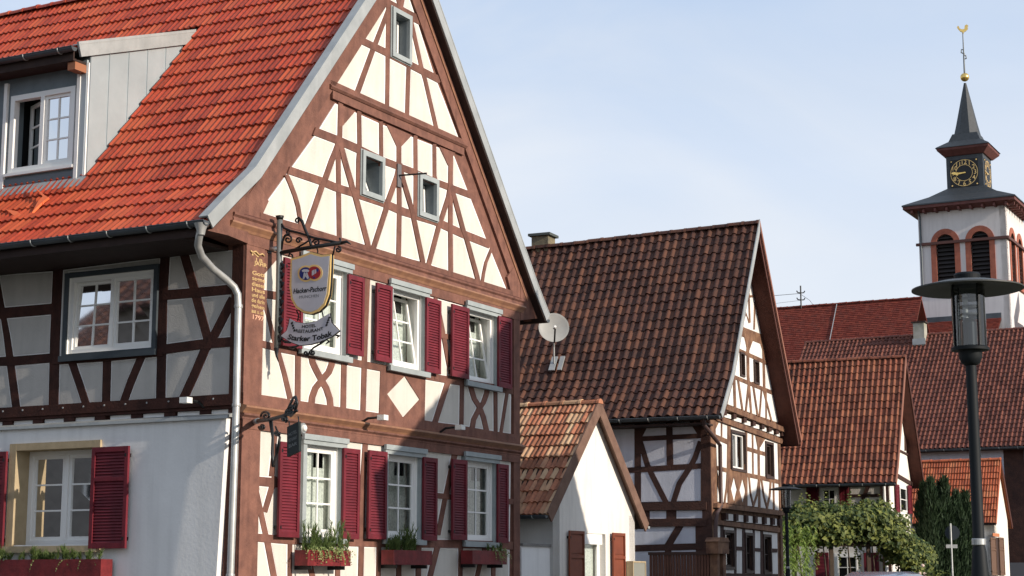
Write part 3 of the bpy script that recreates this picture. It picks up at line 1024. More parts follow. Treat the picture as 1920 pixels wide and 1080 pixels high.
# --- first floor field
domF = [(494, 465.5), (653, 511.5), (863, 572), (959, 600), (957, 814), (860, 797), (795, 789), (711, 775), (635, 764), (562, 752), (488, 743)]
stF = [
    ('gusset', [(486, 456), (532, 470), (522, 482), (495, 513), (486, 522)], None),
    ('rail', [(485, 550), (520, 555), (552, 560)], 15),
    ('brace', [(493, 556), (497, 575), (504, 600), (511, 632), (520, 658), (531.7, 700), (543, 748)], [8, 8, 7.5, 8, 8.5, 9, 10]),
    ('rail', [(482, 643), (530, 655), (688, 685), (820, 709), (966, 734)], 13),
    ('post', [(557.5, 660), (556.7, 757)], 10.5),
    ('brace', [(582, 664), (585, 680), (591, 693), (601, 712), (610, 727), (616.7, 747), (619, 768)], 11.5),
    ('brace', [(622.5, 673), (620, 685), (615, 698), (603, 712), (590, 728), (584, 745), (582, 762)], 11.5),
    ('post', [(643.7, 676), (642, 770)], 10),
    ('post', [(688, 512), (684.5, 600), (681.7, 683), (679, 777)], 9.5),
    ('board', [(712, 688), (757, 697), (757, 705), (724, 739), (754, 783), (754, 792), (709, 781)], None),
    ('board', [(757, 697), (796, 706), (794, 796), (754, 792), (754, 783), (785, 749), (757, 705)], None),
    ('brace', [(842, 705), (837.5, 719), (813, 796)], 9.5),
    ('post', [(865, 717), (863.7, 803)], 7),
    ('brace', [(881, 723), (884, 735), (888, 748), (897.5, 763), (905, 782), (912, 812)], 8.5),
    ('brace', [(913, 727), (911, 738), (905, 755), (896.7, 766.7), (886.7, 786.7), (883, 808)], 8.5),
    ('post', [(927.5, 730), (928, 814)], 6), ('brace', [(950, 733), (937, 816)], 5),
    ('rail', [(819, 628), (851, 634)], 10),
    ('brace', [(820, 580), (826.7, 613), (833, 646.7), (838, 675), (843, 700)], 7),
    ('post', [(815, 550), (816, 712)], 6),
]
framework(G, inn, domF, stF, [f1, f2, f3], TIMBER, CREAM, 2.0)
# --- ground floor field
domG = [(485, 806), (710, 833), (847, 852), (957, 865), (953, 1195), (470, 1215)]
stG = [
    ('rail', [(472, 901), (515, 905), (530, 907)], 17),
    ('brace', [(474, 898), (480, 925), (488, 962), (497, 1003)], 10), ('brace', [(514, 893), (508, 915), (495, 960)], 10),
    ('brace', [(516, 808), (512, 850), (508, 893)], [6, 8, 10]),
    ('rail', [(470, 1007), (545, 1013), (700, 1018), (860, 1020), (960, 1023)], 15),
    ('brace', [(498, 1005), (512, 1080), (534, 1215)], 11), ('post', [(542.5, 1008), (541, 1212)], 8),
    ('brace', [(572, 1024), (580, 1060), (610, 1205)], 10), ('post', [(632.5, 1024), (629, 1205)], 9),
    ('post', [(684, 826), (679, 900), (676.5, 1010), (672, 1205)], 9.5),
    ('post', [(709, 1022), (706, 1203)], 8), ('post', [(746.7, 1026), (745, 1202)], 9), ('post', [(783.7, 1026), (781, 1200)], 9),
    ('brace', [(852, 848), (838, 915), (832, 940), (820, 1003)], [10, 9, 8, 8]), ('brace', [(820, 1020), (805, 1080), (776, 1200)], 9.5),
    ('rail', [(816, 929), (853, 933)], 10), ('post', [(862.5, 1017), (860, 1197)], 7),
    ('brace', [(908, 1026), (898, 1060), (866, 1195)], 7), ('post', [(924, 1026), (922, 1195)], 7),
    ('rail', [(925, 937), (960, 941)], 10),
]
framework(G, inn, domG, stG, [g1, g2, g3], TIMBER, CREAM, 2.2)

# --- long beams and mouldings across the gable
GLINT = mat('timber_sun_glint', (0.31, 0.155, 0.085), 0.5, (0.22, 0.105, 0.065), 6, 5, spec=0.5)  # moulding timber with the gold sun highlight put into its colour
def gbeam(name, a0, a1, z0, z1, d0, d1, m=TIMBER, parent=inn, F=G):
    mb = MB(); fbox(mb, F, a0, a1, z0, z1, d0, d1); return mb.build(name, m, parent)
def mould(name, a0, a1, sec, m, F=G, parent=inn):
    """sec = list of (d,z)"""
    mb = MB(); n = len(sec)
    vs = [F.P(a0, z, d) for d, z in sec] + [F.P(a1, z, d) for d, z in sec]
    fs = [(i, (i + 1) % n, (i + 1) % n + n, i + n) for i in range(n)] + [tuple(range(n))[::-1], tuple(range(n, 2 * n))]
    mb.add(vs, fs); o = mb.build(name, m, parent)
    bm = bmesh.new(); bm.from_mesh(o.data); bmesh.ops.recalc_face_normals(bm, faces=bm.faces); bm.to_mesh(o.data); bm.free()
    return o
gbeam('beam', 0.0, WD, 6.475, 6.66, -0.02, 0.042)
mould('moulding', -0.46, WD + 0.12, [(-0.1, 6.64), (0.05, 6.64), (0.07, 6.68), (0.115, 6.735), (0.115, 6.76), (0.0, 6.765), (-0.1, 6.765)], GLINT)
mould('moulding', -0.40, WD + 0.10, [(-0.1, 6.766), (0.09, 6.766), (0.07, 6.83), (0.10, 6.86), (0.10, 6.895), (-0.1, 6.90)], TIMBER)
gbeam('beam', 0.30, WD - 0.30, 6.902, 7.02, -0.02, 0.050)
mould('moulding', -0.12, WD + 0.02, [(-0.02, 6.90), (0.075, 6.90), (0.055, 6.925), (-0.02, 6.93)], SOFFIT_R)
gbeam('beam', 0.0, WD, 4.06, 4.235, -0.02, 0.044)
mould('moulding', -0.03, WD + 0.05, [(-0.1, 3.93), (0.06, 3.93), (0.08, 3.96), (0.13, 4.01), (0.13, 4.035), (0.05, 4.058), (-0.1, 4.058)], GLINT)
mould('moulding', -0.02, WD + 0.03, [(-0.1, 3.84), (0.05, 3.84), (0.05, 3.87), (0.085, 3.90), (0.085, 3.928), (-0.1, 3.928)], TIMBER)
gbeam('beam', 0.0, WD, 3.70, 3.838, -0.02, 0.046)
# collar beam band
gbeam('beam', 2.22, 6.62, 9.30, 9.44, -0.02, 0.045)
mould('moulding', 2.12, 6.68, [(-0.02, 9.442), (0.06, 9.442), (0.09, 9.48), (0.06, 9.52), (-0.02, 9.525)], TIMBER)
gbeam('beam', 2.16, 6.62, 9.527, 9.60, -0.02, 0.04)
# corner posts
gbeam('corner_post', 0.0, 0.46, 0.0, 6.474, -0.02, 0.036)
gbeam('corner_post', WD - 0.25, WD, 0.0, 6.474, -0.02, 0.036)
# rake timbers
def rakeboard(name, prof, off0, off1, d0, d1, m, parent, F, trim=0):
    """board parallel to a roof line, between perpendicular offsets off0..off1 below it"""
    pts0 = []; pts1 = []
    n = len(prof)
    for i, p in enumerate(prof):
        a = Vector(prof[max(i - 1, 0)]); b = Vector(prof[min(i + 1, n - 1)])
        if 0 < i < n - 1:
            d = ((Vector(p) - a).normalized() + (b - Vector(p)).normalized()).normalized()
        else: d = (b - a).normalized()
        nn = Vector((d.y, -d.x)) if d.x > 0 else Vector((-d.y, d.x))
        if i == n - 1: nn = Vector((0, -1)) / abs(d.x)     # plumb cut at the apex
        pts0.append((p[0] + nn.x * off0, p[1] + nn.y * off0)); pts1.append((p[0] + nn.x * off1, p[1] + nn.y * off1))
    mb = MB(); slab(mb, F, pts0 + pts1[::-1], d0, d1, back=True)
    return mb.build(name, m, parent)
pL = [(-1.13, 6.60), (-0.5, 7.15), (0.0, 7.57), (4.43, 12.85)]
pR = [(9.76, 6.64), (9.25, 7.17), (4.43, 12.85)]
rakeboard('rake_timber', [(0.05, 7.63), (4.43, 12.85)], 0.17, 0.50, -0.02, 0.040, TIMBER, inn, G)
rakeboard('rake_timber', [(8.82, 7.68), (4.43, 12.85)], 0.17, 0.50, -0.02, 0.041, TIMBER, inn, G)
mb = MB(); slab(mb, G, [(0.0, 6.902), (0.31, 6.902), (0.52, 7.24), (0.07, 7.62), (0.0, 7.45)], -0.02, 0.0425); mb.build('corner_block', TIMBER, inn)
mb = MB(); slab(mb, G, [(8.87, 6.902), (8.54, 6.902), (8.34, 7.26), (8.80, 7.66), (8.87, 7.5)], -0.02, 0.0425); mb.build('corner_block', TIMBER, inn)
for pr in ([(-0.45, 7.04), (4.43, 12.85)], [(9.33, 7.06), (4.43, 12.85)]):
    rakeboard('moulding', pr, 0.13, 0.21, 0.0, 0.045, TIMBER, inn, G)
    rakeboard('moulding', pr, 0.211, 0.25, 0.0, 0.062, GLINT if pr[0][0] > 1 else TIMBER, inn, G)  # sun highlight coloured onto the right rake only
# soffit of the verge, seen from below on the right slope
for pr in (pL, pR):
    rakeboard('verge_soffit', pr, 0.10, 0.13, -0.1, 0.19, SOFFIT, inn, G)
    rakeboard('verge_board', pr, -0.075, 0.105, 0.19, 0.215, ZINC, inn, G)
    rakeboard('verge_flashing', pr, -0.10, -0.076, 0.05, 0.22, ZINC, inn, G)
# kneeler boards closing the flared eaves
mb = MB()
slab(mb, G, [(-1.12, 6.50), (-0.5, 6.52), (0.0, 6.48), (0.0, 7.40), (-0.5, 7.0), (-1.12, 6.52)], -0.30, 0.06, back=True)
mb.build('eaves_board', TIMBER, inn)
mb = MB()
slab(mb, G, [(WD, 6.48), (WD + 0.75, 6.62), (9.70, 6.58), (9.2, 7.05), (WD, 7.40)], -0.30, 0.05, back=True)
mb.build('eaves_board', TIMBER, inn)

# --- long side wall (street to the left)
sideq = [(130, 511), (299, 498), (297, 666), (116, 675)]
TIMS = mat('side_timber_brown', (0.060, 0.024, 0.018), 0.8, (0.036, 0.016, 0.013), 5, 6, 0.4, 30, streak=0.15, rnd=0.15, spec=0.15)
srect = rect_px(S, sideq)
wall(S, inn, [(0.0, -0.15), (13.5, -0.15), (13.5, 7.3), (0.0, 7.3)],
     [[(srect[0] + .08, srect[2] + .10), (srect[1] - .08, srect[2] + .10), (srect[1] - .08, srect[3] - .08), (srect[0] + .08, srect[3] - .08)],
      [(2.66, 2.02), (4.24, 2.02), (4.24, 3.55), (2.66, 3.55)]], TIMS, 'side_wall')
domS = [(-170, 530), (-60, 520), (101, 508.5), (321, 481), (437, 469), (433, 740), (314, 748), (295, 750), (110, 765), (34.6, 769.6), (-60, 777), (-170, 782)]
stS = [
    ('brace', [(-9, 500), (-4, 527), (5, 580), (13.7, 630), (21, 684), (32.6, 775)], [9, 9, 10, 12, 14, 15]),
    ('rail', [(-172, 602), (-30, 592), (11, 587), (104, 579)], 20), ('rail', [(-172, 694), (0, 678), (29, 677), (100, 671)], 17),
    ('post', [(110, 498), (104, 640), (101, 774)], 18),
    ('post', [(311, 475), (306, 565), (303.6, 681), (302, 755)], 17),
    ('brace', [(133, 672), (136.5, 681), (150, 720), (165, 766)], 14), ('post', [(202, 670), (199.7, 763)], 15),
    ('brace', [(268, 665), (265, 672), (247, 715), (230, 762)], 14),
    ('rail', [(306, 554), (367.5, 549), (442, 542)], 18), ('rail', [(302, 656), (380, 645.5), (442, 640.5)], 18),
    ('brace', [(345, 470), (347, 479), (364, 537.5), (370, 560), (391, 637)], 16),
    ('brace', [(438, 560), (434, 567.5), (405, 625), (386, 655), (366, 702), (344, 750)], 16),
    ('post', [(-150, 520), (-155, 785)], 22), ('post', [(-75, 515), (-80, 782)], 18),
    ('rail', [(100, 677), (200, 670.5), (306, 661)], 14),
]
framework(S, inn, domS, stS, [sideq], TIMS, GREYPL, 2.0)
# window of the upper side wall
FRAMED = mat('dark_slate_paint', (0.050, 0.062, 0.072), 0.6, (0.04, 0.05, 0.058), 5, 4)
w = MB(); ringbox(w, S, srect, 0.08, -0.02, 0.06, tb=0.10)
fbox(w, S, srect[0] - 0.03, srect[1] + 0.03, srect[2] - 0.02, srect[2] + 0.07, 0.062, 0.10)
w = w.build('window', FRAMED, inn)
b = (srect[0] + .08, srect[1] - .08, srect[2] + .10, srect[3] - .08)
rv = MB(); ringbox(rv, S, (b[0] - .012, b[1] + .012, b[2] - .012, b[3] + .012), 0.0125, -0.29, 0.03); rv.build('reveal', WWHITE, w)
fr = MB(); ringbox(fr, S, (b[0] + .001, b[1] - .001, b[2] + .001, b[3] - .001), 0.07, -0.08, 0.0)
mid = (b[0] + b[1]) / 2
fbox(fr, S, mid - 0.035, mid + 0.035, b[2] + .07, b[3] - .07, -0.078, -0.002); fr.build('frame', WWHITE, w)
sash(S, w, (b[0] + .07, mid - .035, b[2] + .07, b[3] - .07), -0.07, 2, 3, 0.05, 0.026)
sash(S, w, (mid + .035, b[1] - .07, b[2] + .07, b[3] - .07), -0.07, 2, 3, 0.05, 0.026, tilt=0.06)
room(S, w, b, -0.295)
blind = MB(); fbox(blind, S, b[0] + 0.1, mid - 0.06, b[2] + 0.08, b[2] + 0.42, -0.22, -0.21)
blind.build('roller_blind', mat('grey_blind', (0.16, 0.19, 0.19), 0.9), w)
# sill beam with bolts, joist ends and zinc apron
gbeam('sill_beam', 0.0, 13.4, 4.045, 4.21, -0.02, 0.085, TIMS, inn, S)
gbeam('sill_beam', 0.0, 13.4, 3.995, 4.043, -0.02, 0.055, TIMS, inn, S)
bt = MB()
for i in range(30):
    a = 0.45 + i * 0.42
    bt.lathe(S.P(a, 4.15, 0.084), [(0.016, 0), (0.014, 0.008)], 8, axis=S.N)
bt.build('bolts', STEEL, inn, kind='stuff')
for i in range(17):
    a = 0.55 + i * 0.66 + R.uniform(-0.04, 0.04)
    gbeam('joist_end', a, a + 0.21, 3.87, 3.994, -0.02, 0.03 + R.uniform(0, 0.02), TIMS, inn, S)
    mb = MB(); fbox(mb, S, a + 0.212, a + 0.64, 3.85, 3.99, -0.02, 0.006); mb.build('infill_panel', BORDER, inn)
mb = MB(); fbox(mb, S, 0.12, 0.548, 3.85, 3.99, -0.02, 0.006); mb.build('infill_panel', BORDER, inn)
gbeam('corner_post', -0.001, 0.205, 0.0, 6.46, -0.02, 0.033, TIMS, inn, S)
# ground floor skin of the side wall, battered end
GD = 0.13
gfr = (2.66, 4.24, 2.02, 3.50)
mb = MB()
V_, F_, o_ = cdt([[(0.16, 3.86), (13.4, 3.86), (13.4, -0.15), (0.34, -0.15)], [(gfr[0], gfr[2]), (gfr[1], gfr[2]), (gfr[1], gfr[3]), (gfr[0], gfr[3])]])
kk = [list(f) for f, o in zip(F_, o_) if list(o) == [0]]
flipS = (S.A.cross(Z)).dot(S.N) < 0
mb.add([S.P(v[0], v[1], GD) for v in V_], [f[::-1] if flipS else f for f in kk])
mb.add([S.P(0.16, 3.86, GD), S.P(0.34, -0.15, GD), S.P(0.34, -0.15, 0), S.P(0.16, 3.86, 0)], [(0, 1, 2, 3)])
mb.add([S.P(0.16, 3.86, GD), S.P(0.16, 3.86, 0), S.P(13.4, 3.86, 0), S.P(13.4, 3.86, GD)], [(0, 1, 2, 3)])
mb.build('plastered_wall', WHITEPL, inn)
mould('apron_flashing', 0.10, 13.4, [(0.0, 3.93), (0.06, 3.925), (GD + 0.05, 3.885), (GD + 0.055, 3.84), (GD + 0.02, 3.835), (GD + 0.01, 3.862), (0.0, 3.865)], ZINC, S)
# deep ochre surround and window
sur = MB()
a0, a1, z0, z1 = gfr
fbox(sur, S, a1 - 0.001, a1 + 0.14, z0 - 0.02, z1 + 0.11, -0.27, GD + 0.045)
fbox(sur, S, a0 - 0.14, a0 + 0.001, z0 - 0.02, z1 + 0.11, -0.27, GD + 0.045)
fbox(sur, S, a0 + 0.001, a1 - 0.001, z1 - 0.001, z1 + 0.109, -0.27, GD + 0.044)
fbox(sur, S, a0 - 0.19, a1 + 0.19, z0 - 0.12, z0 - 0.021, -0.27, GD + 0.11)
w = sur.build('window', OCHRE, inn)
fr = MB(); q = (a0 + 0.003, a1 - 0.003, z0 + 0.001, z1 - 0.003)
ringbox(fr, S, q, 0.075, -0.20, -0.13); mid = (a0 + a1) / 2
fbox(fr, S, mid - .04, mid + .04, z0 + .075, z1 - .075, -0.198, -0.128); fr.build('frame', WWHITE, w)
for (x0, x1) in ((a0 + .078, mid - .04), (mid + .04, a1 - .078)):
    sash(S, w, (x0, x1, z0 + .075, z1 - .075), -0.19, 1, 3, 0.055, 0.026)
curtain(S, w, (a0 + .1, mid - .05, z0 + .12, z1 - .1), -0.34, 0.02, 0.06)
curtain(S, w, (mid + .05, a1 - .1, z0 + .12, z1 - .1), -0.34, 0.02, 0.06)
room(S, w, (a0, a1, z0, z1), -0.30)
shutter(S, inn, (1.905, 2.62, 1.95, 3.49), GD + 0.07, 0.045, SHUTR, midrail=True)
shutter(S, inn, (4.38, 5.09, 1.95, 3.49), GD + 0.07, 0.045, SHUTR, midrail=True)

# --- shutters of the gable
def sh_px(q, **k):
    return shutter(G, inn, rect_px(G, q, 0.1), 0.09, 0.04, SHUTR, **k)
for q in ([(531, 482), (567, 492), (565, 655), (529, 647)], [(653, 515), (683, 521.7), (678, 668), (648, 663)],
          [(705, 530), (736, 538), (730, 681), (702.5, 675)], [(800, 557.5), (826.7, 565), (823, 701.7), (795, 696.7)],
          [(847.5, 571), (879, 578), (876, 709), (844, 706.7)], [(934, 594), (960, 598), (956, 728), (932, 726.7)],
          [(524, 827), (563, 833), (557, 1008), (519, 1006.7)], [(643, 840), (675, 843), (669, 1011.7), (640, 1010)],
          [(690, 845), (725, 846.7), (721.7, 1011.7), (688, 1010)], [(793, 857.5), (819, 859), (816.7, 1014), (791, 1013)],
          [(846.7, 860), (874, 864), (874, 1013), (846.7, 1011.7)], [(931.7, 869), (953, 872.5), (950, 1018), (931.7, 1018)]):
    sh_px(q)

# --- roof
WR0, WR1 = -0.175, 12.0
slL = Slope(H1, pL, WR0, WR1)
slR = Slope(H1, pR, WR0, WR1)
DWD, DW1 = 3.5, 7.6         # dormer extent along the ridge direction
def dorm_front(u, w, z):    # tiles inside the dormer are left out
    return not (DWD - 0.04 < w < DW1 + 0.1 and 0.40 < u < 3.0)
slL.tiles(inn, 'double', 0.256, 0.397, T_RED, clip=dorm_front, nsingle=300)
slL.deck(inn, 0.06, SOFFIT, under=0.03)
slR.deck(inn, 0.06, SOFFIT, under=0.03)
mb = MB(); slR2 = Slope(H1, pR, WR0, WR1)
ridge_tiles(H1, inn, 4.43, 12.86, WR0, WR1, T_RED, 0.38, 0.12)
# rest of the right hand slope: plain tiled courses
slR.tiles(inn, 'double', 0.50, 0.397, T_RED, nsingle=0)
gutter(H1, inn, -1.20, 6.60, WR0 - 0.03, WR1, 0.075, ZINC_D)
gutter(H1, inn, 9.83, 6.62, WR0, WR1, 0.075, ZINC_D, brackets=False)
# boarded eaves soffit
mb = MB()
mb.box(H1.P(-1.10, 0.30, 6.40), H1.U * 1.12, H1.W * 11.5, (0, 0, 0.05))
mb.box(H1.P(-1.13, 0.0, 6.40), H1.U * 0.03, H1.W * 11.8, (0, 0, 0.19))
mb.build('eaves_soffit', SOFFIT, inn)
# downpipe
def spx(px, py, d):
    a, z = S.uv(px, py, d); return S.P(a, z, d)
mb = MB()
path = [(377, 428, 1.20), (373, 446, 1.18), (371, 460, 1.10), (378, 480, 0.95), (398, 503, 0.62), (424, 524, 0.35), (439, 538, 0.20), (446, 552, 0.15), (447, 575, 0.14), (443, 760, 0.20), (440, 850, 0.25), (432, 1080, 0.27), (428, 1240, 0.27)]
P3 = [spx(*p) for p in path]
mb.tube(P3, 0.055, 12)
for k in (8, 9, 11):
    p = P3[k]; mb.lathe(p - Z * 0.02, [(0.063, 0), (0.066, 0.02), (0.063, 0.05)], 12)
mb.lathe(P3[0] - Z * 0.10, [(0.055, 0), (0.07, 0.08), (0.105, 0.17)], 12)
smooth_angle(mb.build('downpipe', PIPE, inn), 40)

# --- dormer
dwn = 0.33
roofz = lambda u: 7.57 + 1.192 * u
dz = lambda u: 10.10 + 0.362 * (u - 0.05)      # shed roof plane
mb = MB()
# cheek panels of standing seam zinc (one part each)
seams = [0.345, 0.80, 1.28, 1.76, 2.24, 2.66]
for i in range(len(seams) - 1):
    u0, u1 = seams[i] + 0.004, seams[i + 1] - 0.004
    mb = MB()
    F = Face(H1.P(0, DWD, 0), H1.U, -H1.W)
    slab(mb, F, [(u0, roofz(u0) - 0.1), (u1, roofz(u1) - 0.1), (u1, dz(u1) - 0.10), (u0, dz(u0) - 0.10)], -0.05, 0.004)
    fbox(mb, F, u1 - 0.008, u1 + 0.008, roofz(u1) - 0.05, dz(u1) - 0.10, 0.0, 0.018)
    mb.build('cheek_panel', mat('bright_zinc_sheet', (0.42, 0.46, 0.475), 0.38, (0.35, 0.39, 0.405), 1.1, 5, 0.6, 1.8, metal=0.25), inn)
Fd = Face(H1.P(dwn, 0, 0), H1.W, -H1.U)
dq = (3.78, 5.20, 8.20, 9.55)
fz = roofz(dwn) - 0.12
wall(Fd, inn, [(DWD, fz), (DW1, fz), (DW1, 10.12), (DWD, 10.12)], [[(dq[0], dq[2]), (dq[1], dq[2]), (dq[1], dq[3]), (dq[0], dq[3])]], FRAMEG, 'dormer_front', d=0.0)
for (x0, x1, y0, y1, dd) in ((DWD + 0.001, DWD + 0.03, fz, 9.90, 0.03), (dq[0] - 0.13, dq[0] - 0.06, 7.95, 9.78, 0.055), (dq[1] + 0.06, dq[1] + 0.13, 7.95, 9.78, 0.055)):
    mb = MB(); fbox(mb, Fd, x0, x1, y0, y1, 0.0, dd); mb.build('dormer_trim', BORDER, inn)
mb = MB(); fbox(mb, Fd, DWD + 0.031, dq[0] - 0.131, 7.95, 9.95, 0.0, 0.04); mb.build('dormer_corner_board', mat('pale_blue_grey_paint', (0.36, 0.40, 0.42), 0.5), inn)
w = MB(); ringbox(w, Fd, dq, 0.09, -0.10, 0.02); mid = (dq[0] + dq[1]) / 2
fbox(w, Fd, mid - .04, mid + .04, dq[2] + .09, dq[3] - .09, -0.098, 0.018)
fbox(w, Fd, dq[0] - 0.04, dq[1] + 0.04, dq[2] - 0.05, dq[2] - 0.001, -0.02, 0.07)
w = w.build('window', WWHITE, inn)
sash(Fd, w, (dq[0] + .09, mid - .04, dq[2] + .09, dq[3] - .09), -0.06, 2, 3, 0.055, 0.026)
sash(Fd, w, (mid + .05, dq[1] - .10, dq[2] + .10, dq[3] - .10), -0.14, 1, 3, 0.055, 0.026, swing=0.45)
room(Fd, w, dq, -0.295, 0.7)
mb = MB(); fbox(mb, Fd, dq[0] - 0.1, DW1, 7.86, 8.10, 0.0, 0.03); mb.build('dormer_apron', mat('dark_zinc_apron', (0.12, 0.135, 0.15), 0.5, metal=0.3), inn)
mould('apron_flashing', DWD - 0.06, DW1, [(0.0, 7.98), (0.03, 7.975), (0.20, 7.78), (0.19, 7.76), (0.0, 7.90)], ZINC, Fd)
Hd = House(443, 25.6, 27.9); 
pd = [(0.02, 10.09), (3.02, 11.165)]
sld = Slope(Hd, pd, DWD + 0.02, DW1)
sld.tiles(inn, 'double', 0.256, 0.38, T_RED, nsingle=60, start=0.0)
sld.deck(inn, 0.06, SOFFIT, under=0.03)
Fv = Face(H1.P(0, DWD, 0), H1.U, -H1.W)
rakeboard('verge_board', [(-0.02, 10.13), (2.98, 11.205)], -0.03, 0.22, 0.02, 0.06, ZINC, inn, Fv)
mb = MB(); slab(mb, Fv, [(0.02, 10.125), (3.0, 11.19), (3.0, 11.21), (0.02, 10.145)], -0.12, 0.065, back=True)
mb.build('verge_flashing', ZINC, inn)
gutter(H1, inn, -0.08, 10.06, DWD - 0.02, DW1, 0.07, ZINC_D)
mb = MB(); mb.box(H1.P(-0.02, DWD + 0.05, 9.86), H1.U * 0.35, H1.W * 4.0, (0, 0, 0.04)); mb.box(H1.P(-0.02, DWD + 0.05, 9.90), H1.U * 0.03, H1.W * 4.0, (0, 0, 0.14))
mb.build('eaves_soffit', SOFFIT, inn)
mb = MB(); mb.box(H1.P(0.02, DWD + 0.04, 9.72), H1.U * 0.30, H1.W * 0.16, (0, 0, 0.13)); mb.build('purlin_end', mat('purlin_wood', (0.30, 0.12, 0.06), 0.7), inn)
# orange roof hooks
def roofpt(px, py, lift=0.0):
    p0 = H1.P(0, 0, 7.57 + lift); v = H1.U * 4.43 + Z * 5.28; n = v.cross(H1.W)
    r = ray(px, py); e = Vector((0, 0, EYE)); return e + r * ((p0 - e).dot(n) / r.dot(n))
HOOK = mat('orange_clay_hook', (0.80, 0.17, 0.06), 0.55)
for q in ([(62, 348), (84, 366), (91, 370), (80, 378), (60, 398), (72, 376), (80, 368)], [(10, 392), (32, 396), (41, 404), (26, 416), (4, 434), (16, 414), (26, 404)]):
    P = [roofpt(x, y, 0.20) for x, y in q]
    n = len(P); off = (H1.U * 0.03 - Z * 0.02)
    mb = MB(); mb.add(P + [p + off for p in P], [tuple(range(n)), tuple(range(2 * n - 1, n - 1, -1))] + [(i, i + n, (i + 1) % n + n, (i + 1) % n) for i in range(n)])
    mb.tube([P[3], P[3] - Z * 0.16 + H1.U * 0.05], 0.012, 5)
    mb.build('roof_hook', HOOK, inn)

# ================================================================== HOUSE 2 (tall brown-roofed timber house)
H2 = House(1334.5, 42, 24.5)
farm = thing('timber_framed_house', 'tall dark half-timbered house with steep brown pantile roof, behind the ivory gatehouse', 'house', H2.O)
G2, S2 = H2.G, H2.S
OV2 = 0.5
def roof_from_px(Hh, ov, left, right):
    F = Hh.G
    return [F.uv(x, y, ov) for x, y in left], [F.uv(x, y, ov) for x, y in right]
p2L = [(-0.60, 5.36), (0.41, 6.47), (3.04, 10.70)]
p2R = [(6.60, 5.22), (5.72, 6.60), (3.04, 10.70)]
W2L = 9.5
wlow = [(0, -.15), (6.18, -.15), (6.18, 5.85), (3.04, 10.50), (0, 5.9)]
wA = [(1369, 805), (1397, 812), (1397, 886), (1369, 882)]
wB = [(1434, 826), (1449, 832), (1449, 899), (1434, 896)]
wC = [(1385.5, 659), (1394, 662), (1395, 708), (1387, 705)]
wD = [(1411.5, 674), (1421, 678), (1422, 722), (1413, 719)]
gw = [[(1356, 993), (1376, 995), (1376, 1068), (1356, 1068)], [(1396, 998), (1411, 1000), (1411, 1075), (1396, 1075)], [(1430, 1001), (1445, 1003), (1445, 1077), (1430, 1077)]]
h2holes = []
for q in [wA, wB, wC, wD] + gw:
    r = rect_px(G2, q); h2holes.append([(r[0] + .04, r[2] + .04), (r[1] - .04, r[2] + .04), (r[1] - .04, r[3] - .04), (r[0] + .04, r[3] - .04)])
wall(G2, farm, wlow, h2holes, TIMBER_O, 'gable_wall')
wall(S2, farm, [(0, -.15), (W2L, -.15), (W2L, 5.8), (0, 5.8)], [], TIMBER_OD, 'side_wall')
DARKW = mat('dark_brown_window_paint', (0.055, 0.032, 0.025), 0.55, (0.04, 0.024, 0.02), 5, 4)
def dark_window(F, parent, q, nx=1, ny=2, t=0.07, light=False, recess=0.08, cur=True):
    r = rect_px(F, q) if not isinstance(q[0], float) else q
    mb = MB(); ringbox(mb, F, r, t, -0.02, 0.045); w = mb.build('window', DARKW, parent)
    b = (r[0] + t, r[1] - t, r[2] + t, r[3] - t)
    mid = (b[0] + b[1]) / 2
    if nx == 2:
        for x0, x1 in ((b[0], mid - .01), (mid + .01, b[1])):
            sash(F, w, (x0, x1, b[2], b[3]), -recess, 1, ny, 0.05, 0.025, m=WWHITE if light else DARKW)
    else: sash(F, w, b, -recess, 1, ny, 0.05, 0.025, m=WWHITE if light else DARKW)
    room(F, w, b, -0.29)
    if cur: curtain(F, w, (b[0] + .03, b[1] - .03, b[2], b[3]), -0.24, 0.02, 0.1, m=mat('grey_curtain', (0.20, 0.20, 0.19), 0.95))
    return w
WT = mat('white_limewash', (0.78, 0.76, 0.73), 0.9, (0.68, 0.66, 0.63), 2, 6, 0.3, 30, streak=0.15)
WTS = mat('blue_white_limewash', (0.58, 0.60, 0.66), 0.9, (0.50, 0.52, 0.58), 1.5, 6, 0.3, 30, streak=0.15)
def fw2(F, parent, dom, st, holes, mt, mp, b=0.6, **k):
    framework(F, parent, dom, st, holes, mt, mp, b, **k)
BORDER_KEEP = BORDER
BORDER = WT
fw2(G2, farm, [(1408, 529), (1433, 628), (1440, 680), (1452, 737), (1464, 794), (1448, 789), (1420, 779), (1393, 769), (1364, 758), (1375, 701), (1384, 652), (1393, 606)], [
    ('beam', [(1384, 619), (1441, 642)], 17), ('rail', [(1400, 556), (1418, 555)], 4),
    ('post', [(1403, 550), (1405, 605)], 3), ('post', [(1414.6, 566), (1413, 618)], 2.6), ('brace', [(1392, 604), (1398, 588), (1404, 606)], 2),
    ('rail', [(1380, 655), (1444, 684)], 6.5), ('rail', [(1371, 705), (1457, 740.5)], 6.5),
    ('post', [(1401, 640), (1401.6, 705), (1407.6, 777)], [5, 5, 3.2]), ('gusset', [(1394, 630), (1411, 637), (1403.5, 658), (1400, 657)], None),
    ('post', [(1430, 640), (1432, 732)], 4), ('brace', [(1426, 645), (1438, 680)], 2.4),
    ('brace', [(1427, 728), (1423, 781)], 2.6), ('brace', [(1430, 730), (1446, 791)], 2.6), ('post', [(1435, 730), (1435.5, 786)], 2.2),
    ('brace', [(1410, 716), (1419.5, 780)], 3), ('brace', [(1403, 716), (1397, 773)], 3), ('brace', [(1382, 708), (1391, 770)], 3), ('post', [(1375, 706), (1377, 766)], 4),
], [wC, wD], TIMBER_O, WT)
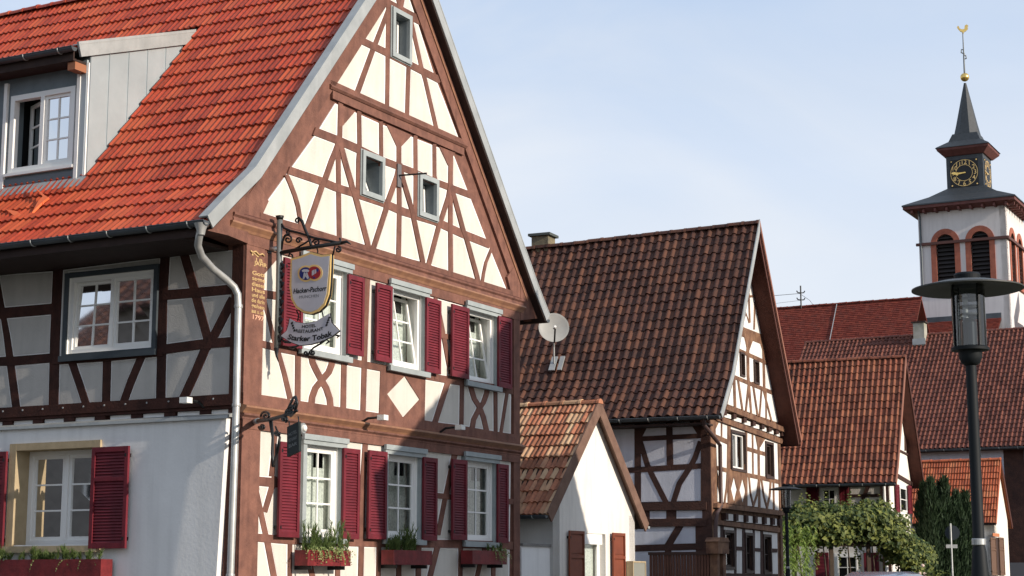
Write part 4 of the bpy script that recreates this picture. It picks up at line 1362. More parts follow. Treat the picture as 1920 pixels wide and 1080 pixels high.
fw2(G2, farm, [(1337, 786), (1460, 830), (1460, 957), (1366, 943), (1340, 940)], [
    ('rail', [(1336, 817), (1366, 830)], 8.5), ('rail', [(1398, 841), (1436, 852)], 7),
    ('rail', [(1336, 875.5), (1366, 883), (1400, 890.5), (1433, 897.5), (1461, 904)], 7.5),
    ('post', [(1352, 789), (1352, 819)], 2.6), ('brace', [(1331, 816), (1344, 788)], 8),
    ('post', [(1366, 793), (1365, 885), (1366.5, 945)], 6), ('post', [(1398, 808), (1398, 952)], 4),
    ('post', [(1410, 812), (1411, 890)], 2.6), ('post', [(1421, 818), (1422, 895), (1423, 954)], 4),
    ('gusset', [(1415, 815), (1434, 822), (1424, 839), (1419, 837)], None),
    ('board', [(1364, 884), (1375, 888), (1374.5, 895), (1369, 917), (1375, 941), (1374, 946), (1364, 944)], None),
    ('board', [(1374.5, 887), (1391, 891), (1390.5, 898), (1385, 919), (1391, 943), (1390, 948), (1375, 946), (1375.5, 941), (1380.5, 918), (1375, 895)], None),
    ('board', [(1390.5, 891), (1400, 893), (1400, 950), (1391, 948), (1391.5, 943), (1396.5, 921), (1391, 898)], None),
    ('brace', [(1403, 893), (1406, 925), (1412, 950)], 2.6), ('brace', [(1422, 898), (1419, 925), (1411, 950)], 3),
    ('brace', [(1426, 897), (1431, 930), (1438, 956)], 2.6), ('brace', [(1444, 900), (1442, 930), (1436, 956)], 3), ('post', [(1449, 902), (1450, 958)], 2.6),
    ('brace', [(1341, 878), (1347, 915), (1352, 944)], 3.2), ('brace', [(1363, 883), (1361, 915), (1357, 944)], 2.6),
], [wA, wB], TIMBER_O, WT)
fw2(G2, farm, [(1336, 985), (1457, 1000), (1460, 1190), (1336, 1190)], [
    ('post', [(1393.5, 990), (1394, 1195)], 5.5), ('post', [(1427.5, 995), (1428, 1195)], 5), ('post', [(1353, 985), (1353, 1195)], 6),
    ('post', [(1378, 990), (1378, 1195)], 4), ('post', [(1412.5, 990), (1413, 1195)], 3.5),
    ('rail', [(1376, 1028), (1396, 1029)], 7), ('rail', [(1411, 1030.5), (1430, 1031.5)], 6.5), ('rail', [(1445, 1032), (1456, 1032.5)], 7),
    ('rail', [(1336, 1078), (1457, 1080)], 7), ('rail', [(1336, 1130), (1457, 1134)], 9),
], gw, TIMBER_OD, WT)
dark_window(G2, farm, wA, 2, 1, light=True); dark_window(G2, farm, wB, 1, 1); dark_window(G2, farm, wC, 1, 1, t=0.05); dark_window(G2, farm, wD, 1, 1, t=0.05)
for q in gw: dark_window(G2, farm, q, 1, 2)
# protruding joist ends with plastered gaps between
def joists(F, parent, top, bot, n, m, mp, ends, gap, pd=0.12):
    """top/bot: px lines (p,q); ends: px x of joist centres"""
    for i, x in enumerate(ends):
        k = (x - top[0][0]) / (top[1][0] - top[0][0])
        y0 = top[0][1] + (top[1][1] - top[0][1]) * k; y1 = bot[0][1] + (bot[1][1] - bot[0][1]) * k
        a0, z1 = F.uv(x - gap, y0); a1, z0 = F.uv(x + gap, y1)
        mb = MB(); fbox(mb, F, a0, a1, z0, z1, -0.02, pd); mb.build('joist_end', m, parent)
        if i:
            xp = ends[i - 1] + gap; xe = x - gap
            a0, z1 = F.uv(xp, y0 - 1); a1, z0 = F.uv(xe, y1)
            mb = MB(); fbox(mb, F, a0 + 0.01, a1 - 0.01, z0, z1, -0.02, 0.05); mb.build('infill_panel', mp, parent)
joists(G2, farm, ((1357, 771), (1462, 808)), ((1357, 781), (1462, 819)), 8, TIMBER_OD, WT, [1352, 1370, 1389.5, 1406.5, 1423, 1436.5, 1450, 1461.5], 2.6)
joists(G2, farm, ((1357, 962), (1459, 973)), ((1357, 975), (1459, 986)), 6, TIMBER_OD, WT, [1355, 1374, 1393, 1410.5, 1427.5, 1443, 1456], 2.4)
def pxbeam(F, parent, p, q, w, d0, d1, m, name='beam'):
    mb = MB(); slab(mb, F, [F.uv(v[0], v[1], 0) for v in stroke_poly([p, q], w)], d0, d1); return mb.build(name, m, parent)
pxbeam(G2, farm, (1352, 764), (1466, 808), 8.5, -0.02, 0.16, TIMBER_O); pxbeam(G2, farm, (1333, 781), (1463, 828), 9, -0.02, 0.075, TIMBER_O)
pxbeam(G2, farm, (1334, 947.5), (1462, 963), 8.5, -0.02, 0.15, TIMBER_O); pxbeam(G2, farm, (1334, 978.5), (1458, 994), 8.5, -0.02, 0.07, TIMBER_O)
mb = MB(); fbox(mb, G2, 0.0, 0.42, 0, 5.35, -0.02, 0.04); mb.build('corner_post', TIMBER_O, farm)
mb = MB(); fbox(mb, G2, 5.98, 6.18, 0, 5.15, -0.02, 0.04); mb.build('corner_post', TIMBER_O, farm)
mb = MB(); fbox(mb, S2, -0.03, 0.20, 0, 5.4, -0.02, 0.035); mb.build('corner_post', TIMBER_OD, farm)
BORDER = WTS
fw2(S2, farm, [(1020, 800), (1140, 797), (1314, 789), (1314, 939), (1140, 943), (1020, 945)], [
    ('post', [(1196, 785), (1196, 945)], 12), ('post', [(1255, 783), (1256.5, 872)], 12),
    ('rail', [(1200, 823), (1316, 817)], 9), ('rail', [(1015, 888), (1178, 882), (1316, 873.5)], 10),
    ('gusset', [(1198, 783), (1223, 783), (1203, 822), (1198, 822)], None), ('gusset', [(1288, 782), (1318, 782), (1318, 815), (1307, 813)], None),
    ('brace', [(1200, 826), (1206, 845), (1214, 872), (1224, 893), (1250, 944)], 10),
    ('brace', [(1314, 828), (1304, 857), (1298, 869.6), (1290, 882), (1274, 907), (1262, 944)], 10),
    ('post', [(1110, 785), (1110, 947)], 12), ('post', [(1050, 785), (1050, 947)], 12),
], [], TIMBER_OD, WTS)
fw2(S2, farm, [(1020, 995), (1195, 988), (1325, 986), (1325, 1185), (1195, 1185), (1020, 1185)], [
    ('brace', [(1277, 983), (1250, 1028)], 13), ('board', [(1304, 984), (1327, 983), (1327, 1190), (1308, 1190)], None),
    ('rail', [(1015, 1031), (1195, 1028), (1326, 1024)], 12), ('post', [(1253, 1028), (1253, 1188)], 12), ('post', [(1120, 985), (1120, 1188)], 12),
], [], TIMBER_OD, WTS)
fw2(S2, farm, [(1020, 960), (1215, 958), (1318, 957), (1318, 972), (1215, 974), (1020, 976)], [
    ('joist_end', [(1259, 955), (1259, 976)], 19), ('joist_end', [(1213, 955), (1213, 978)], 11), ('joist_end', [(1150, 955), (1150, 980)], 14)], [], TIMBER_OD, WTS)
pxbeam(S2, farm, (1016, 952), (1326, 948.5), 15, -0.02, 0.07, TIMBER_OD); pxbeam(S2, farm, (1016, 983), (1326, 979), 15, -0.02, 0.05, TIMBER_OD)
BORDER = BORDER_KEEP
s2L = Slope(H2, p2L, -OV2, W2L, 0.028); s2R = Slope(H2, p2R, -OV2, W2L, 0.028)
s2L.tiles(farm, 'pan', 0.228, 0.31, T_BROWN, nsingle=300, jit=0.008, sag=0.06)
s2L.deck(farm, 0.08, SOFFIT, under=0.03); s2R.deck(farm, 0.08, SOFFIT_R, under=0.03)
s2R.tiles(farm, 'pan', 0.60, 0.345, T_BROWN, nsingle=0)
ridge_tiles(H2, farm, 3.04, 10.71, -OV2, W2L, T_BROWN, 0.40, 0.13, drop=0.028)
BARGE = mat('reddish_barge_paint', (0.24, 0.105, 0.07), 0.7, (0.26, 0.11, 0.075), 5, 4)
for pr, mm in ((p2L, ZINC), (p2R, BARGE)):
    rakeboard('verge_board', pr, -0.07, 0.10 if pr is p2L else 0.02, OV2, OV2 + 0.025, mm, farm, G2)
    rakeboard('barge_board', pr, 0.101, 0.20, OV2 - 0.05, OV2 - 0.01, SOFFIT_R, farm, G2)
rakeboard('verge_soffit', p2R, 0.105, 0.13, 0.0, OV2 - 0.06, SOFFIT_R, farm, G2)
gutter(H2, farm, -0.68, 5.34, -OV2, W2L, 0.075, ZINC_D)
mb = MB(); mb.box(H2.P(-0.60, -0.1, 5.16), H2.U * 0.62, H2.W * 9, (0, 0, 0.04)); mb.build('eaves_soffit', SOFFIT, farm)
# downpipe bending round the corner
mb = MB()
pp = [(1319, 776, S2, 0.66), (1320, 797, S2, 0.60), (1345, 828, G2, 0.22), (1350, 835, G2, 0.12), (1351, 900, G2, 0.10), (1352, 948, G2, 0.12), (1344, 962, G2, 0.14), (1342, 985, G2, 0.14), (1342, 1200, G2, 0.14)]
P3 = []
for x, y, F, d in pp:
    a, z = F.uv(x, y, d); P3.append(F.P(a, z, d))
mb.tube(P3, 0.05, 10); smooth_angle(mb.build('downpipe', mat('brown_downpipe', (0.075, 0.045, 0.04), 0.45, metal=0.3), farm), 40)
# chimney
O = H2.P(2.2, 7.35, 0)
cx, cz = Face(H2.P(3.0, 0, 0), H2.W, -H2.U).uv(1012, 446)
CHM = mat('old_chimney_render', (0.20, 0.165, 0.10), 0.9, (0.11, 0.10, 0.075), 3, 7, 0.5, 15)
mb = MB(); mb.box(H2.P(3.0, cx - 0.25, 9.6), H2.U * 0.5, H2.W * 0.50, (0, 0, cz + 0.06 - 9.6)); ch = mb.build('chimney', CHM, farm)
mb = MB(); mb.box(H2.P(2.93, cx - 0.33, cz + 0.061), H2.U * 0.64, H2.W * 0.66, (0, 0, 0.07)); mb.build('chimney_cap', mat('slab_grey', (0.07, 0.08, 0.075), 0.8), ch)
# satellite dish
dsh = thing('satellite_dish', 'round pale grey satellite dish on a mast on the brown pantile roof', 'satellite dish', H2.O)
def roof2pt(px, py, lift=0.0):
    p0 = H2.P(0.41, 0, 6.47 + lift); v = H2.U * 2.63 + Z * 4.23; n = v.cross(H2.W)
    r = ray(px, py); e = Vector((0, 0, EYE)); return e + r * ((p0 - e).dot(n) / r.dot(n))
foot = roof2pt(1039, 692, 0.05)
dsh.location = foot
top = foot + Z * 1.0 - H2.U * 0.05
e = Vector((0, 0, EYE)); rr = ray(1038.5, 614)
Dd = (foot - e).dot(Vector((0, 1, 0))) - 0.35
cen = e + rr * (Dd / rr.y)
dirn = Vector((0.05, -0.97, 0.20)).normalized()
prof = [(0.02, 0.10), (0.15, 0.085), (0.28, 0.045), (0.385, 0.0), (0.395, 0.0), (0.29, 0.035), (0.15, 0.07), (0.02, 0.085)]
mb = MB(); mb.lathe(cen, [(r, -z) for r, z in prof], 36, axis=dirn, cap=False)
smooth_angle(mb.build('dish', mat('dish_grey', (0.36, 0.36, 0.34), 0.5, (0.31, 0.31, 0.29), 3, 4), dsh), 60)
mb = MB(); mb.tube([foot, foot + (cen - foot) * 0.55 + Vector((0, .1, 0)), cen - dirn * 0.10], 0.024, 8); mb.build('mast', STEEL, dsh)
side = dirn.cross(Z).normalized(); upv = side.cross(dirn)
lnb = cen + dirn * 0.38 - upv * 0.12
mb = MB(); mb.tube([cen - upv * 0.40 - dirn * 0.02, cen - upv * 0.42 + dirn * 0.10, lnb - upv * 0.06], 0.022, 8); mb.build('feed_arm', IRON, dsh)
mb = MB(); mb.lathe(lnb, [(0.035, -0.06), (0.035, 0.02), (0.028, 0.03)], 12, axis=dirn); mb.build('receiver', WWHITE, dsh)
mb = MB(); mb.box(foot - H2.U * 0.12 - H2.W * -0.10 - Z * 0.06, H2.U * 0.25 + Z * 0.38, -H2.W * 0.16, H2.U * -0.03 + Z * 0.02)
mb.box(foot - H2.U * 0.12 - H2.W * 0.14 - Z * 0.06, H2.U * 0.25 + Z * 0.38, -H2.W * 0.12, H2.U * -0.03 + Z * 0.02); mb.build('mounting_plate', ZINC, dsh)

# timber porch head and wheelie-bin like post box left as part of the corner; ribbed brown gate
gate = thing('ribbed_gate', 'ribbed dark brown yard gate between the small white gatehouse and the tall timber house', 'gate', H2.P(-1.2, 0.6, 0))
Fg = Face(H2.P(-0.6, 0, 0), H2.W, -H2.U)
ga, gz1 = Fg.uv(1336, 1036); gb, gz2 = Fg.uv(1218, 1039)
GATEM = mat('gate_brown_paint', (0.115, 0.048, 0.030), 0.6, (0.09, 0.038, 0.025), 5, 5)
n = 22; bw = (gb - ga) / n
for i in range(n):
    mb = MB(); fbox(mb, Fg, ga + i * bw + 0.008, ga + (i + 1) * bw - 0.008, 0.08, gz1 - 0.05, 0.0, 0.03 + 0.01 * (i % 2)); mb.build('board', GATEM, gate)
mb = MB(); fbox(mb, Fg, ga - 0.02, gb + 0.02, gz1 - 0.05, gz1 + 0.02, -0.02, 0.06); mb.build('top_rail', mat('gate_rail_paint', (0.05, 0.024, 0.018), 0.6), gate)
mb = MB(); fbox(mb, Fg, ga, gb, 0.3, 0.42, -0.04, -0.001); mb.build('lower_rail', GATEM, gate)
# wooden door hood at the corner
hood = thing('wooden_gate_post', 'weathered brown gate post with a rounded cap at the corner of the tall timber house', 'post', H2.P(-0.15, -0.3, 0))
pa, pz = G2.uv(1349, 1008, 0.32)
mb = MB()
cen = [( -0.42, 0), (0.42, 0)]
fbox(mb, G2, pa - 0.42, pa + 0.42, pz - 0.38, pz - 0.10, 0.12, 0.42)
mb.build('cap', TIMBER_O, hood)
mb = MB(); slab(mb, G2, [(pa - 0.46, pz - 0.10), (pa + 0.46, pz - 0.10), (pa + 0.30, pz), (pa - 0.30, pz)], 0.10, 0.44, back=True); mb.build('ridge', TIMBER_O, hood)
mb = MB(); fbox(mb, G2, pa - 0.32, pa - 0.14, 0, pz - 0.381, 0.18, 0.36); mb.build('post', TIMBER_O, hood)
mb = MB(); fbox(mb, G2, pa + 0.12, pa + 0.34, 0, pz - 0.381, 0.18, 0.36); mb.build('post', TIMBER_O, hood)

# ================================================================== GATEHOUSE (small white gable)
H6 = House(1037, 34.6, 27.9)
lod = thing('gatehouse', 'small ivory gabled outbuilding with mottled orange tile roof and brown shutters beside the inn', 'house', H6.O)
G6, S6 = H6.G, H6.S
p6L = [(-0.5, 2.74), (1.92, 5.16)]; p6R = [(4.38, 2.66), (1.92, 5.16)]
wq = (2.0 + 0, 0, 0, 0)
w6 = rect_px(G6, [(1090, 1000), (1136, 1001), (1136, 1180), (1090, 1180)])
W6 = 3.2
wall(G6, lod, [(0, -.15), (4.0, -.15), (4.0, 2.98), (1.95, 5.05), (0, 3.12)], [[(w6[0], 0.9), (w6[1], 0.9), (w6[1], w6[3]), (w6[0], w6[3])]], WARMPL, 'gable_wall', d=0.0)
mb = MB(); fbox(mb, S6, 0, W6, -.15, 3.0, -0.3, 0.0); mb.build('side_wall', WHITEPL, lod)
mb = MB(); mb.box(H6.P(4.0, 0.0, -.15), H6.U * -0.3, H6.W * W6, (0, 0, 3.0)); mb.build('side_wall', WHITEPL, lod)
w = MB(); r6 = (w6[0], w6[1], 0.9, w6[3]); ringbox(w, G6, r6, 0.07, -0.20, -0.14)
w = w.build('window', WWHITE, lod)
sash(G6, w, (r6[0] + .07, r6[1] - .07, 0.97, r6[3] - .07), -0.19, 1, 1, 0.06); room(G6, w, r6, -0.295)
curtain(G6, w, (r6[0] + .1, r6[1] - .1, 1.0, r6[3] - .12), -0.25, 0.015, 0.08)
mb = MB(); fbox(mb, G6, r6[0] + 0.001, r6[1] - 0.12, r6[3] - 0.22, r6[3] - 0.002, -0.13, -0.02); mb.build('roller_blind_box', WWHITE, w)
for q in ([(1062, 995), (1090, 996), (1090, 1180), (1062, 1180)], [(1144, 999), (1167, 1000), (1167, 1180), (1144, 1180)]):
    r = rect_px(G6, q); shutter(G6, lod, (r[0], r[1], 0.85, r[3]), 0.05, 0.035, SHUTB, louv=False, midrail=True)
s6L = Slope(H6, p6L, -0.15, W6); s6R = Slope(H6, p6R, -0.15, W6)
s6L.tiles(lod, 'rib', 0.112, 0.36, T_RUST, nsingle=300, jit=0.010, sag=0.03)
s6R.tiles(lod, 'strip', 0.40, 0.36, T_RUST, nsingle=0)
s6L.deck(lod, 0.06, SOFFIT, under=0.02); s6R.deck(lod, 0.06, SOFFIT, under=0.02)
ridge_tiles(H6, lod, 1.92, 5.16, -0.18, W6, T_RUST, 0.42, 0.11)
BARGE6 = mat('weathered_barge_board', (0.18, 0.105, 0.075), 0.8, (0.125, 0.07, 0.05), 4, 6, 0.3, 25)
for pr in (p6L, p6R): rakeboard('barge_board', pr, -0.05, 0.20, 0.13, 0.165, BARGE6, lod, G6)
rakeboard('verge_soffit', p6R, 0.06, 0.09, 0.0, 0.128, BARGE6, lod, G6)
gutter(H6, lod, -0.57, 2.72, -0.15, W6, 0.06, ZINC_D); gutter(H6, lod, 4.44, 2.64, -0.15, W6, 0.06, ZINC)
# low yard wall joining the gatehouse to the inn
yw = thing('yard_wall', 'low white rendered yard wall between the inn and the small gatehouse', 'wall', H1.P(9.0, -0.0, 0))
Fy = Face(H1.P(0, 0, 0), H1.U, -H1.W)
ua = 9.0; ub, zz = Fy.uv(1037, 1016)
mb = MB(); fbox(mb, Fy, ua, ub + 0.25, -.12, 2.12, -0.28, 0.0); mb.build('wall_body', WHITEPL, yw)
mb = MB(); fbox(mb, Fy, ua, ub + 0.25, 2.121, 2.17, -0.30, 0.03); mb.build('coping', PAVE, yw)
box = thing('meter_box', 'small grey meter box on the corner of the ivory gatehouse', 'meter box', H6.P(4.05, -0.1, 0))
r = rect_px(G6, [(1174, 1054), (1197, 1054), (1197, 1085), (1174, 1085)])
mb = MB(); fbox(mb, G6, r[0], r[1], 0.9, r[3], 0.001, 0.16); mb.build('housing', mat('box_grey', (0.22, 0.22, 0.19), 0.7), box)
mb = MB(); ringbox(mb, G6, (r[0] - .02, r[1] + .02, 0.88, r[3] + .02), 0.03, 0.02, 0.175); mb.build('door_frame', OCHRE, box)

# ================================================================== HOUSE 3 (right, red brown roof behind the vine)
H3 = House(1672, 57, 22.5)
cot = thing('vine_cottage', 'half-timbered cottage with red-brown pantile roof and wine-red shutters, behind the vine pergola', 'house', H3.O)
G3, S3 = H3.G, H3.S
OV3 = 0.40
pxl = [G3.uv(x, y, OV3) for x, y in ((1679, 905), (1684.5, 873), (1693, 799), (1698.5, 671))]
pxr = [G3.uv(x, y, OV3) for x, y in ((1732.5, 910), (1716.5, 781), (1703, 677))]
ap3 = ((pxl[0][0] + pxr[0][0]) / 2, 8.95)
e3 = pxl[0]
p3L = [(e3[0], e3[1]), (e3[0] + 0.55, e3[1] + 0.72), (ap3[0], 8.95)]
p3R = [(pxr[0][0], pxr[0][1]), (pxr[0][0] - 0.4, pxr[0][1] + 0.65), (ap3[0], 8.95)]
W3 = 4.6; WD3 = pxr[0][0] - 0.35
zr3 = lambda u: e3[1] + 0.72 + (u - e3[0] - 0.55) * (8.95 - e3[1] - 0.72) / (ap3[0] - e3[0] - 0.55) - 0.12
wall(G3, cot, [(0, -.15), (WD3, -.15), (WD3, 4.8), (ap3[0], 8.75), (0, max(4.6, zr3(0.0)))], [], WARMPL, 'gable_wall', d=0.0)
mb = MB(); fbox(mb, S3, 0, W3, -.15, 4.75, -0.3, 0.0); mb.build('side_wall', WARMPL, cot)
def s3box(name, q, d0, d1, m, F=None):
    F = F or S3
    r = rect_px(F, q); mb = MB(); fbox(mb, F, r[0], r[1], r[2], r[3], d0, d1); return mb.build(name, m, cot)
s3box('beam', [(1465, 905), (1669, 905), (1669, 912), (1465, 915)], -0.02, 0.03, TIMBER_OD)
s3box('corner_post', [(1655, 906), (1671, 906), (1671, 1180), (1655, 1180)], -0.02, 0.035, TIMBER_OD)
for st in ([(1630, 908), (1612, 950)],): pxbeam(S3, cot, st[0], st[1], 7, -0.02, 0.03, TIMBER_OD, 'brace')
pxbeam(S3, cot, (1590, 930), (1658, 929), 6, -0.02, 0.034, TIMBER_OD, 'rail'); pxbeam(S3, cot, (1592, 905), (1592, 1010), 5, -0.02, 0.026, TIMBER_OD, 'post')
def cot_window(q, nx=2, ny=3, par=cot, F=None, m=WWHITE):
    F = F or S3
    r = rect_px(F, q); mb = MB(); ringbox(mb, F, r, 0.09, -0.01, 0.03); w = mb.build('window', m, par)
    mb = MB(); fbox(mb, F, r[0] + .09, r[1] - .09, r[2] + .09, r[3] - .09, -0.01, 0.004); mb.build('room_interior', INTER, w)
    sash(F, w, (r[0] + .09, r[1] - .09, r[2] + .09, r[3] - .09), 0.012, nx, ny, 0.05, 0.025, m=m)
    return w
cot_window([(1538, 912), (1573, 912), (1573, 960), (1538, 960)], 2, 2)
cot_window([(1566, 1037), (1614, 1037), (1614, 1110), (1566, 1110)], 2, 3)
for q in ([(1513, 909), (1536, 909), (1536, 962), (1513, 962)], [(1575, 909), (1592, 909), (1592, 962), (1575, 962)],
          [(1530, 1036), (1555, 1036), (1555, 1112), (1530, 1112)], [(1621, 1036), (1649, 1036), (1649, 1112), (1621, 1112)]):
    shutter(S3, cot, rect_px(S3, q), 0.03, 0.035, SHUTR)
for q in ([(1677, 908), (1683, 910), (1682, 962), (1676, 960)], [(1700, 910), (1706, 912), (1705, 964), (1699, 962)]):
    shutter(G3, cot, rect_px(G3, q), 0.05, 0.04, SHUTR)
cot_window([(1685, 908), (1699, 912), (1698, 966), (1684, 962)], 1, 2, F=G3)
pxbeam(G3, cot, (1675, 888), (1714, 911), 6, -0.02, 0.05, TIMBER_OD)
pxbeam(G3, cot, (1690, 790), (1708, 797), 4, -0.02, 0.04, TIMBER_OD, 'rail'); pxbeam(G3, cot, (1686, 845), (1712, 858), 3.5, -0.02, 0.04, TIMBER_OD, 'rail')
pxbeam(G3, cot, (1696.5, 795), (1697, 845), 3, -0.02, 0.03, TIMBER_OD, 'post')
s3L = Slope(H3, p3L, -OV3, W3); s3R = Slope(H3, p3R, -OV3, W3)
s3L.tiles(cot, 'pan', 0.185, 0.315, T_MID, nsingle=300, jit=0.008, sag=0.05)
s3L.deck(cot, 0.08, SOFFIT, under=0.03); s3R.deck(cot, 0.08, SOFFIT_R, under=0.03)
s3R.tiles(cot, 'pan', 0.5, 0.34, T_MID, nsingle=0)
ridge_tiles(H3, cot, ap3[0], 8.96, -OV3, W3, T_MID, 0.38, 0.12)
for pr in (p3L, p3R): rakeboard('verge_board', pr, -0.05, 0.14, OV3, OV3 + 0.025, SOFFIT_R if pr is p3R else BARGE, cot, G3)
rakeboard('verge_soffit', p3R, 0.105, 0.16, 0.0, OV3 - 0.02, SOFFIT_R, cot, G3)
gutter(H3, cot, e3[0] - 0.07, e3[1] - 0.02, -OV3, W3, 0.06, ZINC_D)
rv_ = S3.uv(1670 + 5, 1000, 0.1)
mb = MB(); mb.tube([S3.P(0.12, 4.5, 0.12), S3.P(0.12, 0, 0.12)], 0.045, 8); mb.build('downpipe', WWHITE, cot)

# ================================================================== HOUSE 4 (long maroon roof behind)
H4 = House(1800, 72, 27.9)
barn = thing('long_barn', 'long pale barn with wide maroon tiled roof and a small white chimney, behind the cottage', 'building', H4.O)
S4 = H4.S
e4 = Face(H4.P(-0.4, 0, 0), H4.W, -H4.U)
zr = Face(H4.P(5.2, 0, 0), H4.W, -H4.U).uv(1800, 624)[1]
wl = Face(H4.P(5.2, 0, 0), H4.W, -H4.U).uv(1510, 645)[0]
p4L = [(-0.45, 6.80), (5.2, zr)]
s4 = Slope(H4, p4L, -9.0, wl)
s4.tiles(barn, 'pan', 0.19, 0.285, T_MAROON, nsingle=300, jit=0.006)
s4.deck(barn, 0.1, SOFFIT, under=0.03)
s4b = Slope(H4, [(10.9, 6.8), (5.2, zr)], -9.0, wl); s4b.deck(barn, 0.1, T_MAROON, under=0.0, name='rear_slope')
ridge_tiles(H4, barn, 5.2, zr, -9.0, wl, T_MAROON, 0.4, 0.12)
mb = MB(); mb.box(H4.P(0, -8.8, -.15), H4.U * 10.4, H4.W * (wl + 8.6), (0, 0, 6.95)); mb.build('wall', BLUEPL, barn)
mb = MB(); mb.add([H4.P(0, wl - 0.25, 6.8), H4.P(10.4, wl - 0.25, 6.8), H4.P(5.2, wl - 0.25, zr - 0.1)], [(0, 1, 2)]); mb.build('gable', BLUEPL, barn)
gutter(H4, barn, -0.53, 6.78, -9.0, wl, 0.07, ZINC_D)
for q in ([(1884, 846), (1925, 846), (1925, 1060), (1889, 1060)],):
    r = rect_px(S4, q); mb = MB(); fbox(mb, S4, r[0], r[1], 0, 6.75, -0.02, 0.03); mb.build('timber_panel', TIMBER_OD, barn)
r = rect_px(S4, [(1882, 931), (1925, 931), (1925, 938), (1882, 938)]); mb = MB(); fbox(mb, S4, r[1], r[1] + 2.4, r[2], r[3], -0.02, 0.034); mb.build('rail', TIMBER_OD, barn)
r = rect_px(S4, [(1886, 1055), (1925, 1055), (1925, 1180), (1886, 1180)]); mb = MB(); fbox(mb, S4, r[0], r[1] + 0.8, 0, r[3], -0.02, 0.10); mb.build('plinth', mat('grey_plinth', (0.14, 0.14, 0.15), 0.9), barn)
Fc = Face(H4.P(4.6, 0, 0), H4.W, -H4.U); ca, cz = Fc.uv(1723, 636)
mb = MB(); mb.box(H4.P(4.6, ca - 0.25, cz - 0.3), H4.U * 0.5, H4.W * 0.5, (0, 0, 1.05)); c = mb.build('chimney', mat('chimney_white', (0.42, 0.40, 0.35), 0.9, (0.25, 0.25, 0.2), 2, 6), barn)
mb = MB(); mb.box(H4.P(4.55, ca - 0.32, cz + 0.751), H4.U * 0.6, H4.W * 0.64, (0, 0, 0.07)); mb.build('chimney_cap', SOFFIT, c)
mb = MB(); mb.box(H4.P(4.56, ca - 0.29, cz - 0.25), H4.U * 0.04, H4.W * 0.58, (0, 0, 0.28)); mb.build('chimney_flashing', ZINC, c)

# ================================================================== HOUSE 5 (small orange roof)
H5 = House(1873, 66, 27.9)
gar = thing('small_outbuilding', 'small warm white outbuilding with bright orange tile roof behind the tall street lamp', 'house', H5.O)
p5L = [(-0.60, 3.56), (0.72, 6.0)]; p5R = [(2.30, 3.50), (0.78, 6.0)]
W5 = 5.2
wall(H5.G, gar, [(-0.35, -.15), (1.95, -.15), (1.95, 3.7), (0.72, 5.8), (-0.35, 3.85)], [], WARMPL, 'gable_wall', d=0.0)
F5s = Face(H5.P(-0.35, 0, 0), H5.W, -H5.U)
mb = MB(); fbox(mb, F5s, 0, W5, -.15, 3.75, -0.3, 0); mb.build('side_wall', WARMPL, gar)
s5 = Slope(H5, p5L, -0.12, W5)
s5.tiles(gar, 'double', 0.21, 0.265, T_ORANGE, nsingle=300, jit=0.008); s5.deck(gar, 0.06, SOFFIT, under=0.02)
s5r = Slope(H5, p5R, -0.12, W5); s5r.deck(gar, 0.08, T_ORANGE, under=0.0, name='rear_slope')
ridge_tiles(H5, gar, 0.75, 6.02, -0.12, W5, T_ORANGE, 0.36, 0.11)
rakeboard('barge_board', p5L, -0.04, 0.10, 0.10, 0.125, T_ORANGE, gar, H5.G); rakeboard('barge_board', p5R, -0.04, 0.14, 0.10, 0.125, SOFFIT_R, gar, H5.G)
for q in ([(1856, 1008), (1866, 1008), (1866, 1079), (1856, 1079)], [(1872, 1008), (1881, 1008), (1881, 1079), (1872, 1079)]):
    shutter(H5.G, gar, rect_px(H5.G, q), 0.03, 0.03, mat('faded_brown_shutter', (0.13, 0.075, 0.05), 0.7), louv=False, midrail=True)
r = rect_px(H5.G, [(1866, 1008), (1872, 1008), (1872, 1079), (1866, 1079)])
mb = MB(); fbox(mb, H5.G, r[0] - .1, r[1] + .1, r[2], r[3], -0.01, 0.02); mb.build('window', DARKW, gar)
r = rect_px(H5.G, [(1861, 1000), (1873, 1000), (1873, 1006), (1861, 1006)]); mb = MB(); fbox(mb, H5.G, r[0], r[1], r[2], r[3], -0.01, 0.02); mb.build('lintel', mat('orange_brick', (0.45, 0.17, 0.08), 0.85), gar)

# ================================================================== CHURCH
HN = House(1600, 95, 27.9)
nave = thing('church_nave', 'church nave with broad dark red tiled roof behind the village houses', 'church', HN.O)
Fr = Face(HN.P(6, 0, 0), HN.W, -HN.U)
zn = Fr.uv(1600, 568)[1]
pn = [(0.0, 10.6), (1.5, 12.2), (6.0, zn)]
WN0 = Fr.uv(1728, 560)[0]; 
sn = Slope(HN, pn, WN0, 11.0)
sn.tiles(nave, 'flat', 0.19, 0.165, T_NAVE, nsingle=0, jit=0.004)
sn.deck(nave, 0.1, SOFFIT, under=0.03)
snb = Slope(HN, [(12.0, 10.6), (6.0, zn)], WN0, 11.0); snb.deck(nave, 0.1, T_NAVE, name='rear_slope')
ridge_tiles(HN, nave, 6.0, zn, WN0, 11.0, T_NAVE, 0.4, 0.13)
mb = MB(); mb.box(HN.P(0.5, WN0 + 0.2, -.15), HN.U * 11, HN.W * (10.6 - WN0), (0, 0, 10.9)); mb.build('wall', TOWERPL, nave)
mb = MB(); a = Fr.uv(1570, 575); b_ = Face(HN.P(1.5, 0, 0), HN.W, -HN.U).uv(1537, 640)
mb.tube([HN.P(5.95, a[0], zn + 0.05), HN.P(1.5, b_[0], 12.32)], 0.03, 5); mb.build('lightning_conductor', STEEL, nave)
